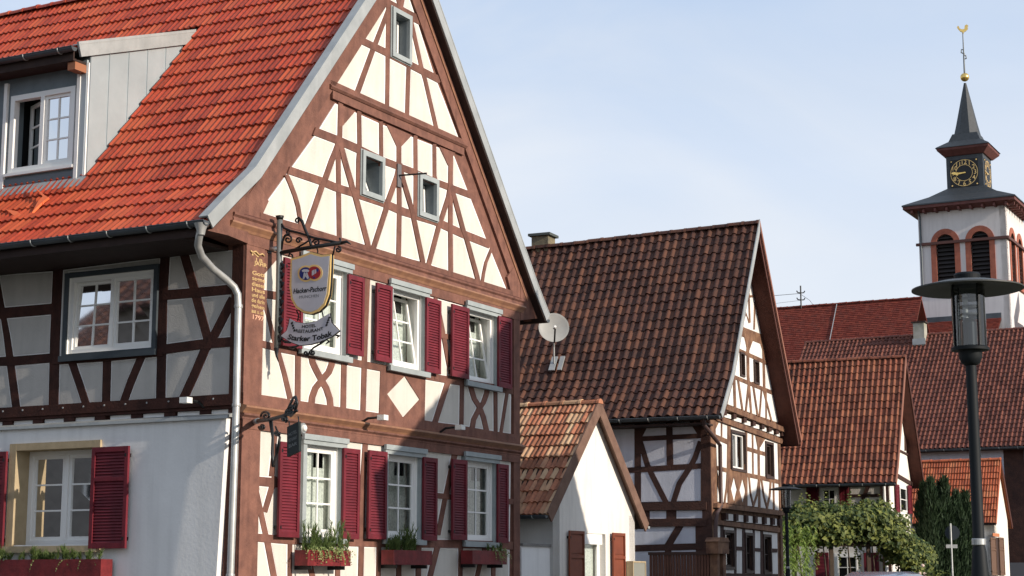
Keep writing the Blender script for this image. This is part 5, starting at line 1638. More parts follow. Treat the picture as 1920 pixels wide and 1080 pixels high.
# aerial mast with insulator arms on the nave
ant = thing('roof_mast', 'black cable mast with two curved insulator arms above the dark red church roof', 'mast', HN.P(5.9, Fr.uv(1503, 572)[0], zn))
A0 = HN.P(5.9, Fr.uv(1503, 572)[0], zn)
mb = MB(); mb.tube([A0 - Z * 0.5, A0 + Z * 1.27], 0.045, 8); mb.build('pole', IRON, ant)
X = Vector((1, 0.2, 0)).normalized()
for h in (0.40, 0.83):
    mb = MB(); mb.tube([A0 + Z * (h + .13) - X * 0.26, A0 + Z * (h + 0.02) - X * 0.19, A0 + Z * h, A0 + Z * (h + 0.02) + X * 0.19, A0 + Z * (h + .13) + X * 0.26], 0.035, 6); mb.build('arm', IRON, ant)
mb = MB(); mb.tube([A0 + Z * 0.80, A0 + Z * 0.60 - X * 1.8, A0 + Z * 0.2 - X * 6.5], 0.014, 4); mb.build('cable', IRON, ant)
mb = MB(); mb.tube([A0 + Z * 0.38, A0 + Z * 0.1 - X * 1.9, A0 - Z * 0.1 - X * 6.5], 0.008, 4); mb.build('cable', IRON, ant)
mb = MB(); mb.tube([A0 + Z * 0.75, A0 + Z * 0.40 + X * 0.55, A0 - Z * 0.1 + X * 0.95], 0.012, 4); mb.build('cable', IRON, ant)

HT = House(1918, 100, 27.9)
tow = thing('church_tower', 'white church tower with slate spire, clock and paired red sandstone belfry arches', 'church tower', HT.O)
GT, ST = HT.G, HT.S
TWd = ST.uv(1724, 480)[0]        # tower width
zE = ST.uv(1885, 383)[1]; zC = ST.uv(1893, 444)[1]; zL = ST.uv(1880, 527)[1]
def archpoly(ac, hw, z0, zs, n=12, squash=1.05):
    pts = [(ac - hw, z0), (ac + hw, z0)]
    for i in range(n + 1):
        t = pi * i / n
        pts.append((ac + hw * cos(t), zs + hw * squash * sin(t)))
    return pts
def belfry(F, a0, a1, cs, hwout, hwin):
    hs = [archpoly(c, hwin, zL + 0.02, zA) for c in cs]
    wall(F, tow, [(a0, -.15), (a1, -.15), (a1, zE), (a0, zE)], hs, TOWERPL, 'tower_wall', d=0.0, thick=0.35)
    for c in cs:
        mb = MB(); n = 12
        inner = archpoly(c, hwin, zL + 0.02, zA, n)[1:]; outer = archpoly(c, hwout, zL + 0.02, zA, n)[1:]
        inner = [(c + hwin, zL + .02)] + inner[1:] + [(c - hwin, zL + .02)]; outer = [(c + hwout, zL + .02)] + outer[1:] + [(c - hwout, zL + .02)]
        for i in range(len(inner) - 1):
            slab(mb, F, [inner[i], outer[i], outer[i + 1], inner[i + 1]], -0.20, 0.05, back=True)
        mb.build('belfry_arch', SANDST, tow)
        mb = MB(); fbox(mb, F, c - hwin - .02, c + hwin + .02, zL, zA + hwin * 1.1, -0.34, -0.30); o = mb.build('belfry_louvres', INTER, tow)
        nl = 12
        for i in range(nl):
            z = zL + 0.06 + i * (zA + hwin * 0.95 - zL) / nl
            h = max(0.05, hwin if z < zA else sqrt(max(0.02, hwin ** 2 - ((z - zA) / 1.05) ** 2)))
            mb = MB(); mb.add([F.P(c - h, z, -0.08), F.P(c + h, z, -0.08), F.P(c + h, z + 0.19, -0.26), F.P(c - h, z + 0.19, -0.26), F.P(c - h, z + .03, -0.08), F.P(c + h, z + .03, -0.08), F.P(c + h, z + 0.22, -0.26), F.P(c - h, z + 0.22, -0.26)], [(0, 1, 2, 3), (4, 5, 6, 7), (0, 1, 5, 4)])
            mb.build('louvre_slat', mat('dark_louvre', (0.030, 0.026, 0.026), 0.7), o)
def cpx(x, y): return (1680 + x / 3.858, 340 + y / 3.858)
zA = ST.uv(*cpx(365, 450))[1]
c1 = ST.uv(*cpx(361, 560))[0]; c2 = ST.uv(*cpx(613, 560))[0]
hwo = abs(ST.uv(*cpx(250, 600))[0] - ST.uv(*cpx(460, 600))[0]) / 2; hwi = hwo * 0.63
belfry(ST, 0, TWd, [c1, c2], hwo, hwi)
GW = TWd * 1.0
belfry(GT, 0, GW, [GW * 0.30, GW * 0.70], hwo, hwi)
for F, L in ((ST, TWd), (GT, GW)):
    mb = MB(); fbox(mb, F, -0.12, L + 0.15, zC - 0.09, zC + 0.07, 0.0, 0.16); mb.build('string_course', mat('dark_string_course', (0.10, 0.045, 0.038), 0.7), tow)
    mb = MB(); fbox(mb, F, 0.0, L - 0.0, zL - 0.18, zL + 0.01, 0.0, 0.13); mb.build('ledge', SANDST, tow)
mb = MB(); mb.tube([HT.P(-0.35, TWd - 0.1, zE + .1), HT.P(-0.12, TWd - 0.15, zE - 0.3), HT.P(-0.10, TWd - 0.15, zL - 0.1)], 0.06, 8); mb.build('downpipe', ZINC_D, tow)
# lower roof skirt: eaves, brackets, slate pyramid, clock box, upper skirt, spire
def ring_z(c, hu, hw, z): return [HT.P(c[0] - hu, c[1] - hw, z), HT.P(c[0] + hu, c[1] - hw, z), HT.P(c[0] + hu, c[1] + hw, z), HT.P(c[0] - hu, c[1] + hw, z)]
ctr = (GW / 2, TWd / 2)
def stack(name, prof, m, hu0=1.0, parent=tow, close=True):
    mb = MB(); rings = [ring_z(ctr, r, r, z) for r, z in prof]
    vs = [v for q in rings for v in q]; fs = []
    for i in range(len(prof) - 1):
        for k in range(4):
            a = 4 * i + k; b = 4 * i + (k + 1) % 4; fs.append((a, b, b + 4, a + 4))
    if close: fs.append((3, 2, 1, 0)); n = len(prof) * 4; fs.append((n - 4, n - 3, n - 2, n - 1))
    mb.add(vs, fs); return mb.build(name, m, parent)
hT = TWd / 2
EAVM = mat('eaves_red_brown', (0.15, 0.055, 0.048), 0.7, (0.11, 0.042, 0.036), 3, 4)
stack('eaves_boarding', [(hT + 0.02, zE - 0.05), (hT + 0.72, zE + 0.12), (hT + 0.72, zE + 0.30), (hT + 0.02, zE + 0.30)], EAVM)
for F, L in ((ST, TWd), (GT, GW)):
    for i in range(9):
        a = -0.25 + i * (L + 0.4) / 8
        mb = MB(); fbox(mb, F, a, a + 0.13, zE - 0.12, zE + 0.06, 0.0, 0.60); mb.build('bracket', EAVM, tow)
zB = zE + 1.62          # foot of the clock box
hb = ST.uv(1839, 350)[0]; hb2 = ST.uv(1775, 350)[0]; hB = abs(hb2 - hb) / 2 * 1.02 * 1.045
hB = 1.11
stack('skirt_roof', [(hT + 0.78, zE + 0.301), (hT + 0.76, zE + 0.38), (hT * 0.78, zE + 1.02), (hB + 0.02, zB)], SLATE)
zK = zB + 2.12
stack('clock_stage', [(hB, zB - 0.3), (hB, zK + 0.3)], mat('clock_stage_slate', (0.055, 0.062, 0.07), 0.55, (0.042, 0.048, 0.056), 5, 5, 0.2, 25))
stack('upper_eaves', [(hB + 0.01, zK - 0.12), (hB + 0.10, zK - 0.10), (hB + 0.44, zK + 0.22), (hB + 0.46, zK + 0.36), (hB, zK + 0.36)], EAVM)
zS = zK + 1.35
tipz = None
stack('upper_roof', [(hB + 0.52, zK + 0.361), (hB + 0.48, zK + 0.42), (hB - 0.15, zK + 0.85), (hB - 0.36, zS)], SLATE)
Fax = Face(HT.P(ctr[0], 0, 0), HT.W, -HT.U)
ztip = Fax.uv(1801, 157)[1]; zball = Fax.uv(1800.5, 146)[1]; zhor = Fax.uv(1796, 55)[1]
print('spire', zE, zB, zK, zS, ztip, zball, Fax.uv(1801, 157), ctr, 'clock', Face(HT.P(ctr[0] - hB, 0, 0), HT.W, -HT.U).uv(1808, 324))
n8 = []
mb = MB(); vs = []
for r, z in ((hB - 0.355, zS + 0.001), (hB - 0.51, zS + 0.7), (0.07, ztip)):
    for k in range(8):
        t = pi / 8 + k * pi / 4 + radians(62.1)
        vs.append(HT.P(ctr[0], ctr[1], z) + Vector((cos(t) * r * 1.08, sin(t) * r * 1.08, 0)))
mb.add(vs, [(i * 8 + k, i * 8 + (k + 1) % 8, (i + 1) * 8 + (k + 1) % 8, (i + 1) * 8 + k) for i in range(2) for k in range(8)] + [tuple(range(16, 24))])
mb.build('spire', SLATE, tow)
cc = HT.P(ctr[0], ctr[1], 0)
mb = MB(); mb.lathe(cc + Z * zball, [(0.27 * sin(pi * i / 12) + 0.001, -0.27 * cos(pi * i / 12)) for i in range(13)], 20); smooth_angle(mb.build('ball', GOLD, tow), 60)
mb = MB(); mb.tube([cc + Z * (zball + .2), cc + Z * (zhor - 0.25)], [0.06, 0.03], 8); rod = mb.build('weathervane_rod', ZINC_D, tow)
X = Vector((1, -0.15, 0)).normalized()
for (h, sx, hh) in ((1.75, -1, 0.16), (1.35, 1, 0.14), (1.5, 0.3, 0.1)):
    mb = MB(); p = cc + Z * (zball + h)
    mb.tube([p, p + X * 0.12 * sx + Z * 0.05, p + X * 0.15 * sx - Z * hh, p + X * 0.03 * sx - Z * hh * 1.3], 0.04, 6); mb.build('scroll', ZINC_D, rod)
# golden cockerel
ck = cc + Z * (zhor - 0.12)
pts = [(-0.40, 0.20), (-0.34, 0.30), (-0.26, 0.26), (-0.22, 0.10), (-0.05, 0.02), (0.12, 0.04), (0.16, 0.30), (0.30, 0.38), (0.42, 0.26), (0.36, 0.18), (0.38, 0.02), (0.24, -0.12), (0.08, -0.20), (0.05, -0.32), (0.0, -0.32), (-0.02, -0.20), (-0.18, -0.12), (-0.30, 0.04)]
Fk = Face((ck.x, ck.y, 0), X, X.cross(Z))
mb = MB(); slab(mb, Fk, [(a * 0.85, ck.z + z * 0.85 + 0.05) for a, z in pts], -0.05, 0.05, back=True); mb.build('weathercock', GOLD, tow)

def text_part(body, size, F, a, z, d, m, parent, name='lettering', align='CENTER', shear=0.0, bold=0.0, xs=1.0, arc=None, ext=0.002, rot=0.0, bs=1.0):
    cu = bpy.data.curves.new('t', 'FONT'); cu.body = body; cu.size = size; cu.align_x = align; cu.shear = shear; cu.offset = bold * size; cu.space_character = bs
    cu.resolution_u = 3
    o = bpy.data.objects.new('t', cu); C.objects.link(o)
    bpy.context.view_layer.update()
    me = o.to_mesh()
    base = base_of(parent)
    vs = []; s = 1
    for v in me.vertices:
        x, y = v.co.x * xs, v.co.y
        if rot: x, y = x * cos(rot) - y * sin(rot), x * sin(rot) + y * cos(rot)
        if arc:     # bend on a circle of radius arc (smile shaped)
            t = x / arc; x, y = (arc - y) * sin(t), arc - (arc - y) * cos(t)
        vs.append(F.P(a + x, z + y, d) - base)
    fs = [tuple(p.vertices) for p in me.polygons]
    o.to_mesh_clear(); bpy.data.objects.remove(o); bpy.data.curves.remove(cu)
    if not fs: return None
    me2 = mesh_from(name, vs, fs, m); ob = bpy.data.objects.new(name, me2); C.objects.link(ob); ob.parent = parent
    return ob
# clock faces
def clock(F, ac, zc, R0):
    mb = MB(); fbox(mb, F, ac - R0, ac + R0, zc - R0, zc + R0, 0.0, 0.03); f = mb.build('clock_face', mat('clock_black', (0.012, 0.013, 0.015), 0.5), tow)
    for rr, w in ((0.97, 0.035), (0.60, 0.03)):
        mb = MB(); n = 40
        for i in range(n):
            t0, t1 = 2 * pi * i / n, 2 * pi * (i + 1) / n
            mb.add([F.P(ac + cos(t) * q * R0, zc + sin(t) * q * R0, 0.036) for t, q in ((t0, rr - w), (t1, rr - w), (t1, rr), (t0, rr))], [(0, 1, 2, 3)])
        mb.build('ring', GOLDP, f)
    for k in range(1, 13):
        t = pi / 2 - 2 * pi * k / 12
        text_part(str(k), 0.44 * R0, F, ac + cos(t) * 0.78 * R0, zc + sin(t) * 0.78 * R0 - 0.15 * R0, 0.037, GOLDP, f, 'numeral', bold=0.006)
    for sx in (-1, 1):
        for sy in (-1, 1):
            mb = MB(); mb.lathe(F.P(ac + sx * .88 * R0, zc + sy * .88 * R0, 0.03), [(0.05, 0), (0.04, 0.02)], 8, axis=F.N); mb.build('stud', GOLDP, f)
    def hand(ang, L, w, d):
        t = radians(90 - ang); u = Vector((cos(t), sin(t))); v = Vector((-sin(t), cos(t)))
        P = [u * -0.12 * L + v * w * .5, u * 0.6 * L + v * w * 0.55, u * 0.72 * L + v * w * 1.6, u * L, u * 0.72 * L - v * w * 1.6, u * 0.6 * L - v * w * 0.55, u * -0.12 * L - v * w * .5]
        mb = MB(); slab(mb, F, [(ac + p.x, zc + p.y) for p in P], d, d + 0.02); mb.build('hand', GOLD, f)
    hand(271, R0 * 0.93, 0.055, 0.045); hand(264, R0 * 0.66, 0.07, 0.07)
FcS = Face(HT.P(ctr[0] - hB, 0, 0), HT.W, -HT.U)
# viewer's right on the side faces is -W
FcS.A = -HT.W; 
ac, zc = FcS.uv(1808, 324)
clock(FcS, ac, zc, hB * 0.77)
FcG = Face(HT.P(0, ctr[1] - hB, 0), HT.U, -HT.W)
clock(FcG, ctr[0], zc, hB * 0.77)
# lean-to roof at the foot of the tower
lt = Slope(HT, [(-2.6, 14.6), (-0.02, ST.uv(1800, 601)[1])], ST.uv(1878, 600)[0], TWd + 0.0)
lt.deck(tow, 0.1, SOFFIT, under=0.03, name='aisle_roof_deck'); lt.tiles(tow, 'flat', 0.19, 0.165, T_NAVE, nsingle=0)
mb = MB(); zt = ST.uv(1800, 601)[1]; fbox(mb, ST, ST.uv(1878, 600)[0], TWd, zt - 0.02, zt + 0.30, 0.0, 0.05); mb.build('flashing', ZINC_D, tow)
mb = MB(); a_ = GT.uv(1908, 610)
lt2 = Slope(HT, [(1.0, 16.9), (2.6, 18.6)], -3.0, -0.6); 
rt_ = thing('church_porch', 'small orange-tiled gable at the foot of the church tower, right edge', 'building', HT.P(1.5, -2, 0))
lt2.tiles(rt_, 'pan', 0.2, 0.3, T_ORANGE, nsingle=0); lt2.deck(rt_, 0.1, T_ORANGE, under=0.03)
mb = MB(); mb.box(HT.P(1.2, -2.8, -.15), HT.U * 2.4, HT.W * 2.0, (0, 0, 17.0)); mb.build('wall', TOWERPL, rt_)

# ================================================================== SIGNS ON THE INN
u0 = G.uv(503, 467)[0]
Fs = Face(H1.P(u0, 0, 0), -H1.W, -H1.U)
brk = thing('sign_bracket', 'ornate black wrought-iron bracket holding the shield sign beside the gold lettering', 'sign bracket', H1.P(u0, -0.2, 6.0))
def fs(px, py, d=0.0, F=Fs):
    a, z = F.uv(px, py, d); return F.P(a, z, d)
def wtube(F, parent, pts, r, name, m=IRON, n=6, d=0.0):
    r = [q * 1.45 for q in r] if isinstance(r, (list, tuple)) else r * 1.45
    mb = MB(); mb.tube([fs(x, y, d, F) for x, y in pts], r, n); return mb.build(name, m, parent, smooth=True)
def spiral(cx, cy, r, turns=1.5, a0=0.0, sgn=1, n=22):
    return [(cx + r * (1 - 0.85 * i / n) * cos(a0 + sgn * 2 * pi * turns * i / n), cy + r * (1 - 0.85 * i / n) * sin(a0 + sgn * 2 * pi * turns * i / n)) for i in range(n + 1)]
wtube(Fs, brk, [(524.5, 412), (522, 560), (518, 655)], [0.030, 0.030, 0.026], 'post', mat('dull_galvanised', (0.20, 0.21, 0.20), 0.5, metal=0.5), 8)
wtube(Fs, brk, [(524.5, 405), (524.5, 412)], [0.05, 0.035], 'finial'); wtube(Fs, brk, [(518, 653), (519, 668), (522, 678)], [0.03, 0.014, 0.006], 'finial')
wtube(Fs, brk, [(503, 467), (524, 466)], 0.028, 'wall_fixing', STEEL, 8)
mb = MB(); fbox(mb, Fs, 0.0, 0.03, Fs.uv(503, 475)[1], Fs.uv(503, 459)[1], -0.05, 0.05); mb.build('wall_plate', IRON, brk)
wtube(Fs, brk, [(526, 474), (570, 466), (640, 455)], 0.022, 'arm')
wtube(Fs, brk, [(528, 420), (532, 427), (545, 433), (562, 437), (590, 446), (620, 452), (640, 456)], 0.014, 'upper_scroll')
wtube(Fs, brk, [(559, 408), (566, 414), (572, 430), (580, 448), (585, 466)], 0.016, 'diagonal_stay')
for c in ((540, 449, 9, 1.5, pi, 1), (560, 451, 6, 1.3, 0, -1), (593, 455, 7, 1.4, pi, 1), (558, 414, 6, 1.2, 0.2, -1), (634, 468, 6, 1.3, -1.5, 1), (541, 434, 5, 1.0, 1.0, 1)):
    wtube(Fs, brk, spiral(*c), 0.010, 'scroll')
wtube(Fs, brk, [(528, 468), (530, 452), (534, 442), (541, 437)], 0.012, 'scroll'); wtube(Fs, brk, [(555, 466), (565, 460), (578, 452)], 0.010, 'scroll')
wtube(Fs, brk, [(640, 456), (650, 453), (658, 458)], [0.02, 0.016, 0.006], 'tip'); wtube(Fs, brk, [(640, 456), (637, 446)], 0.010, 'tip')
wtube(Fs, brk, [(541, 482), (543, 475), (548, 478), (549, 486)], 0.010, 'hanger')
wtube(Fs, brk, [(594, 464), (596, 472), (594, 478)], 0.008, 'hanger'); wtube(Fs, brk, [(628, 462), (626, 470), (624, 478)], 0.010, 'hanger')
for i in range(9):      # twisted leaf ornaments climbing the post
    y = 492 + i * 17; wtube(Fs, brk, [(524 - i * 0.6, y), (531 - i * 0.5, y + 5), (529 - i * 0.5, y + 12), (525 - i * 0.6, y + 14)], [0.014, 0.02, 0.012, 0.006], 'leaf')
shield = [(548.3, 485.8), (566.7, 480.8), (585.8, 473.3), (606.7, 479), (623.3, 477.5), (622.5, 506.7), (620.8, 536.7), (619, 553), (611.7, 573), (600, 584.5), (586.7, 589.7), (573, 587.5), (558, 578), (549, 562), (546, 540)]
shl = thing('shield_sign', 'grey shield-shaped brewery sign with gold rim and two round badges', 'sign', fs(585, 530))
def inset(P, k):
    c = (sum(p[0] for p in P) / len(P), sum(p[1] for p in P) / len(P))
    out = []
    for x, y in P:
        v = Vector((x - c[0], y - c[1])); L = v.length; v = v * ((L - k) / L); out.append((c[0] + v.x, c[1] + v.y))
    return out
TS = 0.045
def spoly(name, P, d0, d1, m, par, F=Fs):
    mb = MB(); slab(mb, F, [F.uv(x, y, 0) for x, y in P], d0, d1, back=True); return mb.build(name, m, par)
spoly('rim', shield, -TS, TS, GOLDP, shl); spoly('edge', inset(shield, -1.3), -TS * 0.5, TS * 0.5, IRON, shl)
spoly('panel', inset(shield, 4.2), TS - 0.001, TS + 0.004, SIGNW, shl)
def disc(cx, cy, r, n=24): return [(cx + r * cos(2 * pi * i / n), cy + r * sin(2 * pi * i / n)) for i in range(n)]
for c, mm, dd in (((577, 514), SIGNB, 0), ((593, 512.5), SIGNR, 0.002)):
    b_ = spoly('badge_ring', disc(*c, 15.5), TS, TS + 0.007 + dd, GOLDP, shl); spoly('badge', disc(*c, 12), TS, TS + 0.011 + dd, mm, b_)
for P in ([(570, 508), (574, 506), (580, 506), (584, 508), (583, 511), (571, 511)], [(572, 522), (574, 512), (576, 512), (575, 523)], [(580, 512), (578, 512), (581, 523), (583, 522)], [(574, 513), (576, 513), (583, 524), (580, 524)], [(581, 513), (578, 513), (571, 524), (574, 524)]):
    spoly('crossed_tools', P, TS, TS + 0.014, SIGNW, shl)
for P in ([(589, 509), (593, 507), (593, 516), (589, 518)], [(594, 507), (597, 506), (597, 513), (594, 515)]): spoly('badge_mark', P, TS, TS + 0.016, SIGNW, shl)
for P in ([(598, 503), (602, 507), (600, 512), (597, 508)], [(590, 519), (596, 521), (593, 524)]): spoly('badge_mark', P, TS, TS + 0.016, SIGNB, shl)
def stext(body, cx, cy, wpx, hpx, m, par, bold=0.0, shear=0.0, arc=None, F=Fs, d=TS + 0.006, bs=1.0, rot=0.0, name='lettering'):
    """fit text to a width and cap height given in pixels of the photo"""
    a0, z0 = F.uv(cx - wpx / 2, cy); a1, z1 = F.uv(cx + wpx / 2, cy); a, zt = F.uv(cx, cy - hpx / 2); _, zb = F.uv(cx, cy + hpx / 2)
    size = (zt - zb) / 0.70
    w = text_w(body, bs) * size
    slope = (F.uv(cx + 20, cy)[1] - F.uv(cx - 20, cy)[1]) / 1.0
    return text_part(body, size, F, a, zb, d, m, par, name, xs=abs(a1 - a0) / w, bold=bold, shear=shear, arc=arc, rot=rot)
def text_w(body, bs=1.0):
    cu = bpy.data.curves.new('t', 'FONT'); cu.body = body; cu.size = 1; cu.space_character = bs
    o = bpy.data.objects.new('t', cu); C.objects.link(o); bpy.context.view_layer.update()
    w = o.dimensions.x; bpy.data.objects.remove(o); bpy.data.curves.remove(cu); return w
stext('Hacker-Pschorr', 584, 544, 61, 9, INK, shl, bold=0.03, shear=0.2)
stext('MÜNCHEN', 583, 556.5, 36, 5.5, mat('grey_lettering', (0.12, 0.12, 0.12), 0.6), shl)
ban = thing('banner_sign', 'curved pale banner sign lettered Starker Tobak, hung below the shield', 'sign', fs(582, 625))
banner = [(544, 597.5), (555, 604), (575, 607.5), (593, 603), (608, 594), (618.7, 588), (621.7, 605), (636.7, 620.8), (623, 631), (603, 640), (583, 645.8), (563, 647.5), (545, 641), (528, 630), (539, 620), (543, 607)]
spoly('edge', inset(banner, -1.4), -0.012, 0.012, IRON, ban); spoly('panel', banner, -0.016, 0.018, SIGNW, ban)
stext('HOTEL', 580.5, 612, 26, 5.5, INK, ban, bold=0.03, d=0.022, arc=1.6)
stext('RESTAURANT', 581.5, 621, 52, 5.5, INK, ban, bold=0.03, d=0.022, arc=1.3)
stext('Starker Tobak', 581.5, 634.5, 84, 9.5, INK, ban, bold=0.035, shear=0.12, d=0.022, arc=1.5)
for sx, cx, cy in ((1, 549, 613), (-1, 614, 603)):
    for k in range(4):
        x = cx + sx * (k - 1.5) * 1.6; y = cy + (k - 1.5) * 4.5 * 1
        spoly('leaf_ornament', [(x, y), (x + 3, y - 3), (x + 4.5, y), (x + 1, y + 3)], 0.018, 0.024, INK, ban)
for p in ([(558, 602), (560, 592), (556, 582)], [(606, 594), (604, 584), (606, 578)]): wtube(Fs, ban, p, 0.008, 'hanger')
wtube(Fs, ban, [(612, 636), (600, 645), (588, 652), (580, 660), (578, 666)], [0.012, 0.010, 0.010, 0.008, 0.006], 'tendril')
for c in ((574, 662, 5, 1.2, 0, 1), (586, 661, 5, 1.2, pi, -1)): wtube(Fs, ban, spiral(*c), 0.010, 'scroll')
for p in ([(545, 643), (535, 641), (527, 636)], [(560, 648), (548, 652), (542, 650)], [(628, 628), (636, 630), (631, 634)], [(612, 637), (618, 640), (611, 645)]): wtube(Fs, ban, p, [0.008, 0.018, 0.005], 'leaf')

# gilded inscription on the corner post
ins = thing('gilded_inscription', 'gold painted inscription with the date 1797 on the corner post of the inn', 'inscription', H1.P(0.2, -0.05, 5.4))
GL = mat('gilt_letters', (0.66, 0.46, 0.22), 0.5, (0.5, 0.33, 0.15), 20, 4, metal=0.2)
lines = [('N', 475, 477, 6), ('I B', 482, 489, 0), ('JAHR', 485, 496, 0), ('Gott', 481, 514, 0), ('segne', 481, 524, 0), ('dieses', 480.5, 534.5, 0), ('Haus', 480.5, 545, 0), ('und alle', 480.5, 555, 0), ('die darin', 480, 565, 0), ('gehen', 480, 575, 0), ('aus u. ein', 480, 585, 0)]
wave = [(470 + i * 3.2, 470 + (i * 1.2) + 2.2 * sin(i * 1.6)) for i in range(9)]
wtube(G, ins, wave, 0.010, 'flourish', GL, 5, 0.05)
for body, cx, cy, _ in lines: stext(body, cx, cy, 24 if len(body) > 3 else 12, 7.5, GL, ins, bold=0.02, F=G, d=0.040)
stext('1797', 479.5, 596, 24, 8.5, mat('pink_gilt_numerals', (0.75, 0.42, 0.28), 0.5), ins, bold=0.01, F=G, d=0.040, bs=1.2)

# second sign: dark plate on a scroll bracket set diagonally at the corner
D2 = Vector((sin(radians(163)), cos(radians(163)), 0))
F2 = Face(H1.P(0.30, -0.04, 0), D2, Vector((-0.956, -0.29, 0)))
b2 = thing('sign_bracket', 'smaller black scroll bracket with a curling crest at the lower corner of the inn', 'sign bracket', H1.P(0.3, -0.3, 4.0))
pl = thing('dark_sign_plate', 'small dark lettered plate hanging from the lower scroll bracket', 'sign', fs(550, 822, 0, F2))
P = [(539.3, 800.7), (560.7, 790.4), (561.5, 846), (539.3, 857)]
spoly('plate', P, -0.015, 0.015, mat('dark_plate', (0.022, 0.028, 0.028), 0.75, spec=0.15), pl, F2)
for i, bdy in enumerate(('HOTEL', 'RESTAURANT', 'BAR')): stext(bdy, 550.3, 812 + i * 11, 15, 6, mat('faint_lettering', (0.20, 0.22, 0.22), 0.5), pl, F=F2, d=0.018)
wtube(F2, b2, [(466, 790), (485, 789), (505, 787), (530, 780), (556, 770)], [0.03, 0.024, 0.02, 0.018, 0.012], 'arm')
wtube(F2, b2, [(470, 793), (484, 789)], 0.03, 'wall_fixing', STEEL, 8)
wtube(F2, b2, [(507, 788), (511, 820), (510, 850), (512, 874)], [0.022, 0.014, 0.016, 0.02], 'strut')
wtube(F2, b2, [(512, 872), (520, 845), (524, 820), (516, 800)], [0.012, 0.014, 0.012, 0.01], 'strut')
for c in ((498, 780, 9, 1.4, pi, 1), (519, 812, 5, 1.3, 0, 1), (532, 786, 6, 1.2, 1, -1), (540, 772, 7, 1.3, 0, 1), (548, 764, 5, 1.2, 2, 1), (491, 800, 6, 1.2, 3, -1)): wtube(F2, b2, spiral(*c), 0.013, 'scroll')
wtube(F2, b2, [(530, 785), (540, 765), (549, 746), (553, 744), (556, 756), (552, 772), (544, 780)], 0.014, 'crest')
wtube(F2, b2, [(538, 776), (548, 764), (552, 754)], 0.010, 'crest')
wtube(F2, b2, [(541, 790), (542, 800)], 0.006, 'hanger'); wtube(F2, b2, [(558, 781), (559, 791)], 0.006, 'hanger')

# wall lamps
LAMPW = mat('lamp_housing_white', (0.72, 0.72, 0.68), 0.5)
def wall_lamp(F, px, py, label, s=1.0, sgn=1):
    a, z = F.uv(px, py, 0.1)
    t = thing('wall_lamp', label, 'wall lamp', F.P(a, z, 0.1), 'small wall lamps on the inn')
    mb = MB(); mb.tube([F.P(a - 0.02, z - 0.05, 0.05), F.P(a, z + 0.02, 0.16), F.P(a + 0.02, z + 0.03, 0.36)], 0.022, 6); mb.build('arm', IRON, t)
    mb = MB(); mb.box(F.P(a - 0.05, z - 0.02, 0.37), F.A * 0.14, Z * 0.085, F.N * 0.13); mb.build('head', LAMPW, t)
wall_lamp(G, 684, 787, 'white box wall lamp on a black arm below the white diamond panel')
wall_lamp(G, 831, 805, 'white box wall lamp nearer the right corner of the inn gable')
wall_lamp(S, 377, 757, 'white box wall lamp over the plastered side wall of the inn')
t = thing('round_wall_lamp', 'round grey bulkhead wall lamp beside the dark plate sign', 'wall lamp', H1.P(*[G.uv(567, 803)[0]], -0.1, 3.8))
a, z = G.uv(567, 803, 0.06)
mb = MB(); mb.lathe(G.P(a, z, 0.03), [(0.09, 0), (0.10, 0.03), (0.08, 0.06)], 20, axis=G.N); mb.build('housing', STEEL, t, smooth=False)
mb = MB(); mb.lathe(G.P(a, z, 0.09), [(0.055, 0), (0.045, 0.03), (0.02, 0.045)], 16, axis=G.N); mb.build('lens', LAMPW, t)

# ================================================================== FLOWER BOXES AND PLANTS
def leafmat(name, c1, c2, tr=0.25):
    m = mat(name, c1, 0.6, rnd=0.3, spec=0.3)
    t = m.node_tree; b = t.nodes['Principled BSDF']
    src = b.inputs['Base Color'].links[0].from_socket
    at = t.nodes.new('ShaderNodeAttribute'); at.attribute_name = 'tint'
    mx = t.nodes.new('ShaderNodeMixRGB'); mx.inputs[2].default_value = (*c2, 1)
    t.links.new(at.outputs['Fac'], mx.inputs[0]); t.links.new(src, mx.inputs[1])
    t.links.new(mx.outputs[0], b.inputs['Base Color'])
    tl = t.nodes.new('ShaderNodeBsdfTranslucent'); ms = t.nodes.new('ShaderNodeMixShader'); ms.inputs[0].default_value = tr
    t.links.new(mx.outputs[0], tl.inputs[0])
    o = t.nodes['Material Output']
    t.links.new(b.outputs[0], ms.inputs[1]); t.links.new(tl.outputs[0], ms.inputs[2]); t.links.new(ms.outputs[0], o.inputs[0])
    return m
L_HERB = leafmat('rosemary_green', (0.060, 0.105, 0.025), (0.13, 0.17, 0.05))
L_IVY = leafmat('variegated_leaf', (0.10, 0.16, 0.04), (0.30, 0.33, 0.13))
L_VINE = leafmat('vine_leaf', (0.030, 0.055, 0.014), (0.23, 0.25, 0.055))
L_WIST = leafmat('wisteria_leaf', (0.12, 0.20, 0.035), (0.22, 0.30, 0.06))
L_CON = leafmat('thuja_green', (0.018, 0.036, 0.016), (0.032, 0.058, 0.022), 0.1)
BARK = mat('bark', (0.09, 0.065, 0.045), 0.9, (0.05, 0.035, 0.025), 8, 6, 0.6, 20)
rr_ = random.Random(5)
def blade(mb, p, d, L, w, tint=None):
    d = d.normalized(); s = d.cross(Vector((rr_.gauss(0, 1), rr_.gauss(0, 1), rr_.gauss(0, .3)))).normalized() * w
    mb.add([p - s * .5, p + s * .5, p + d * L + s * 0.1, p + d * L - s * 0.1], [(0, 1, 2, 3)], 0, rr_.random() if tint is None else tint)
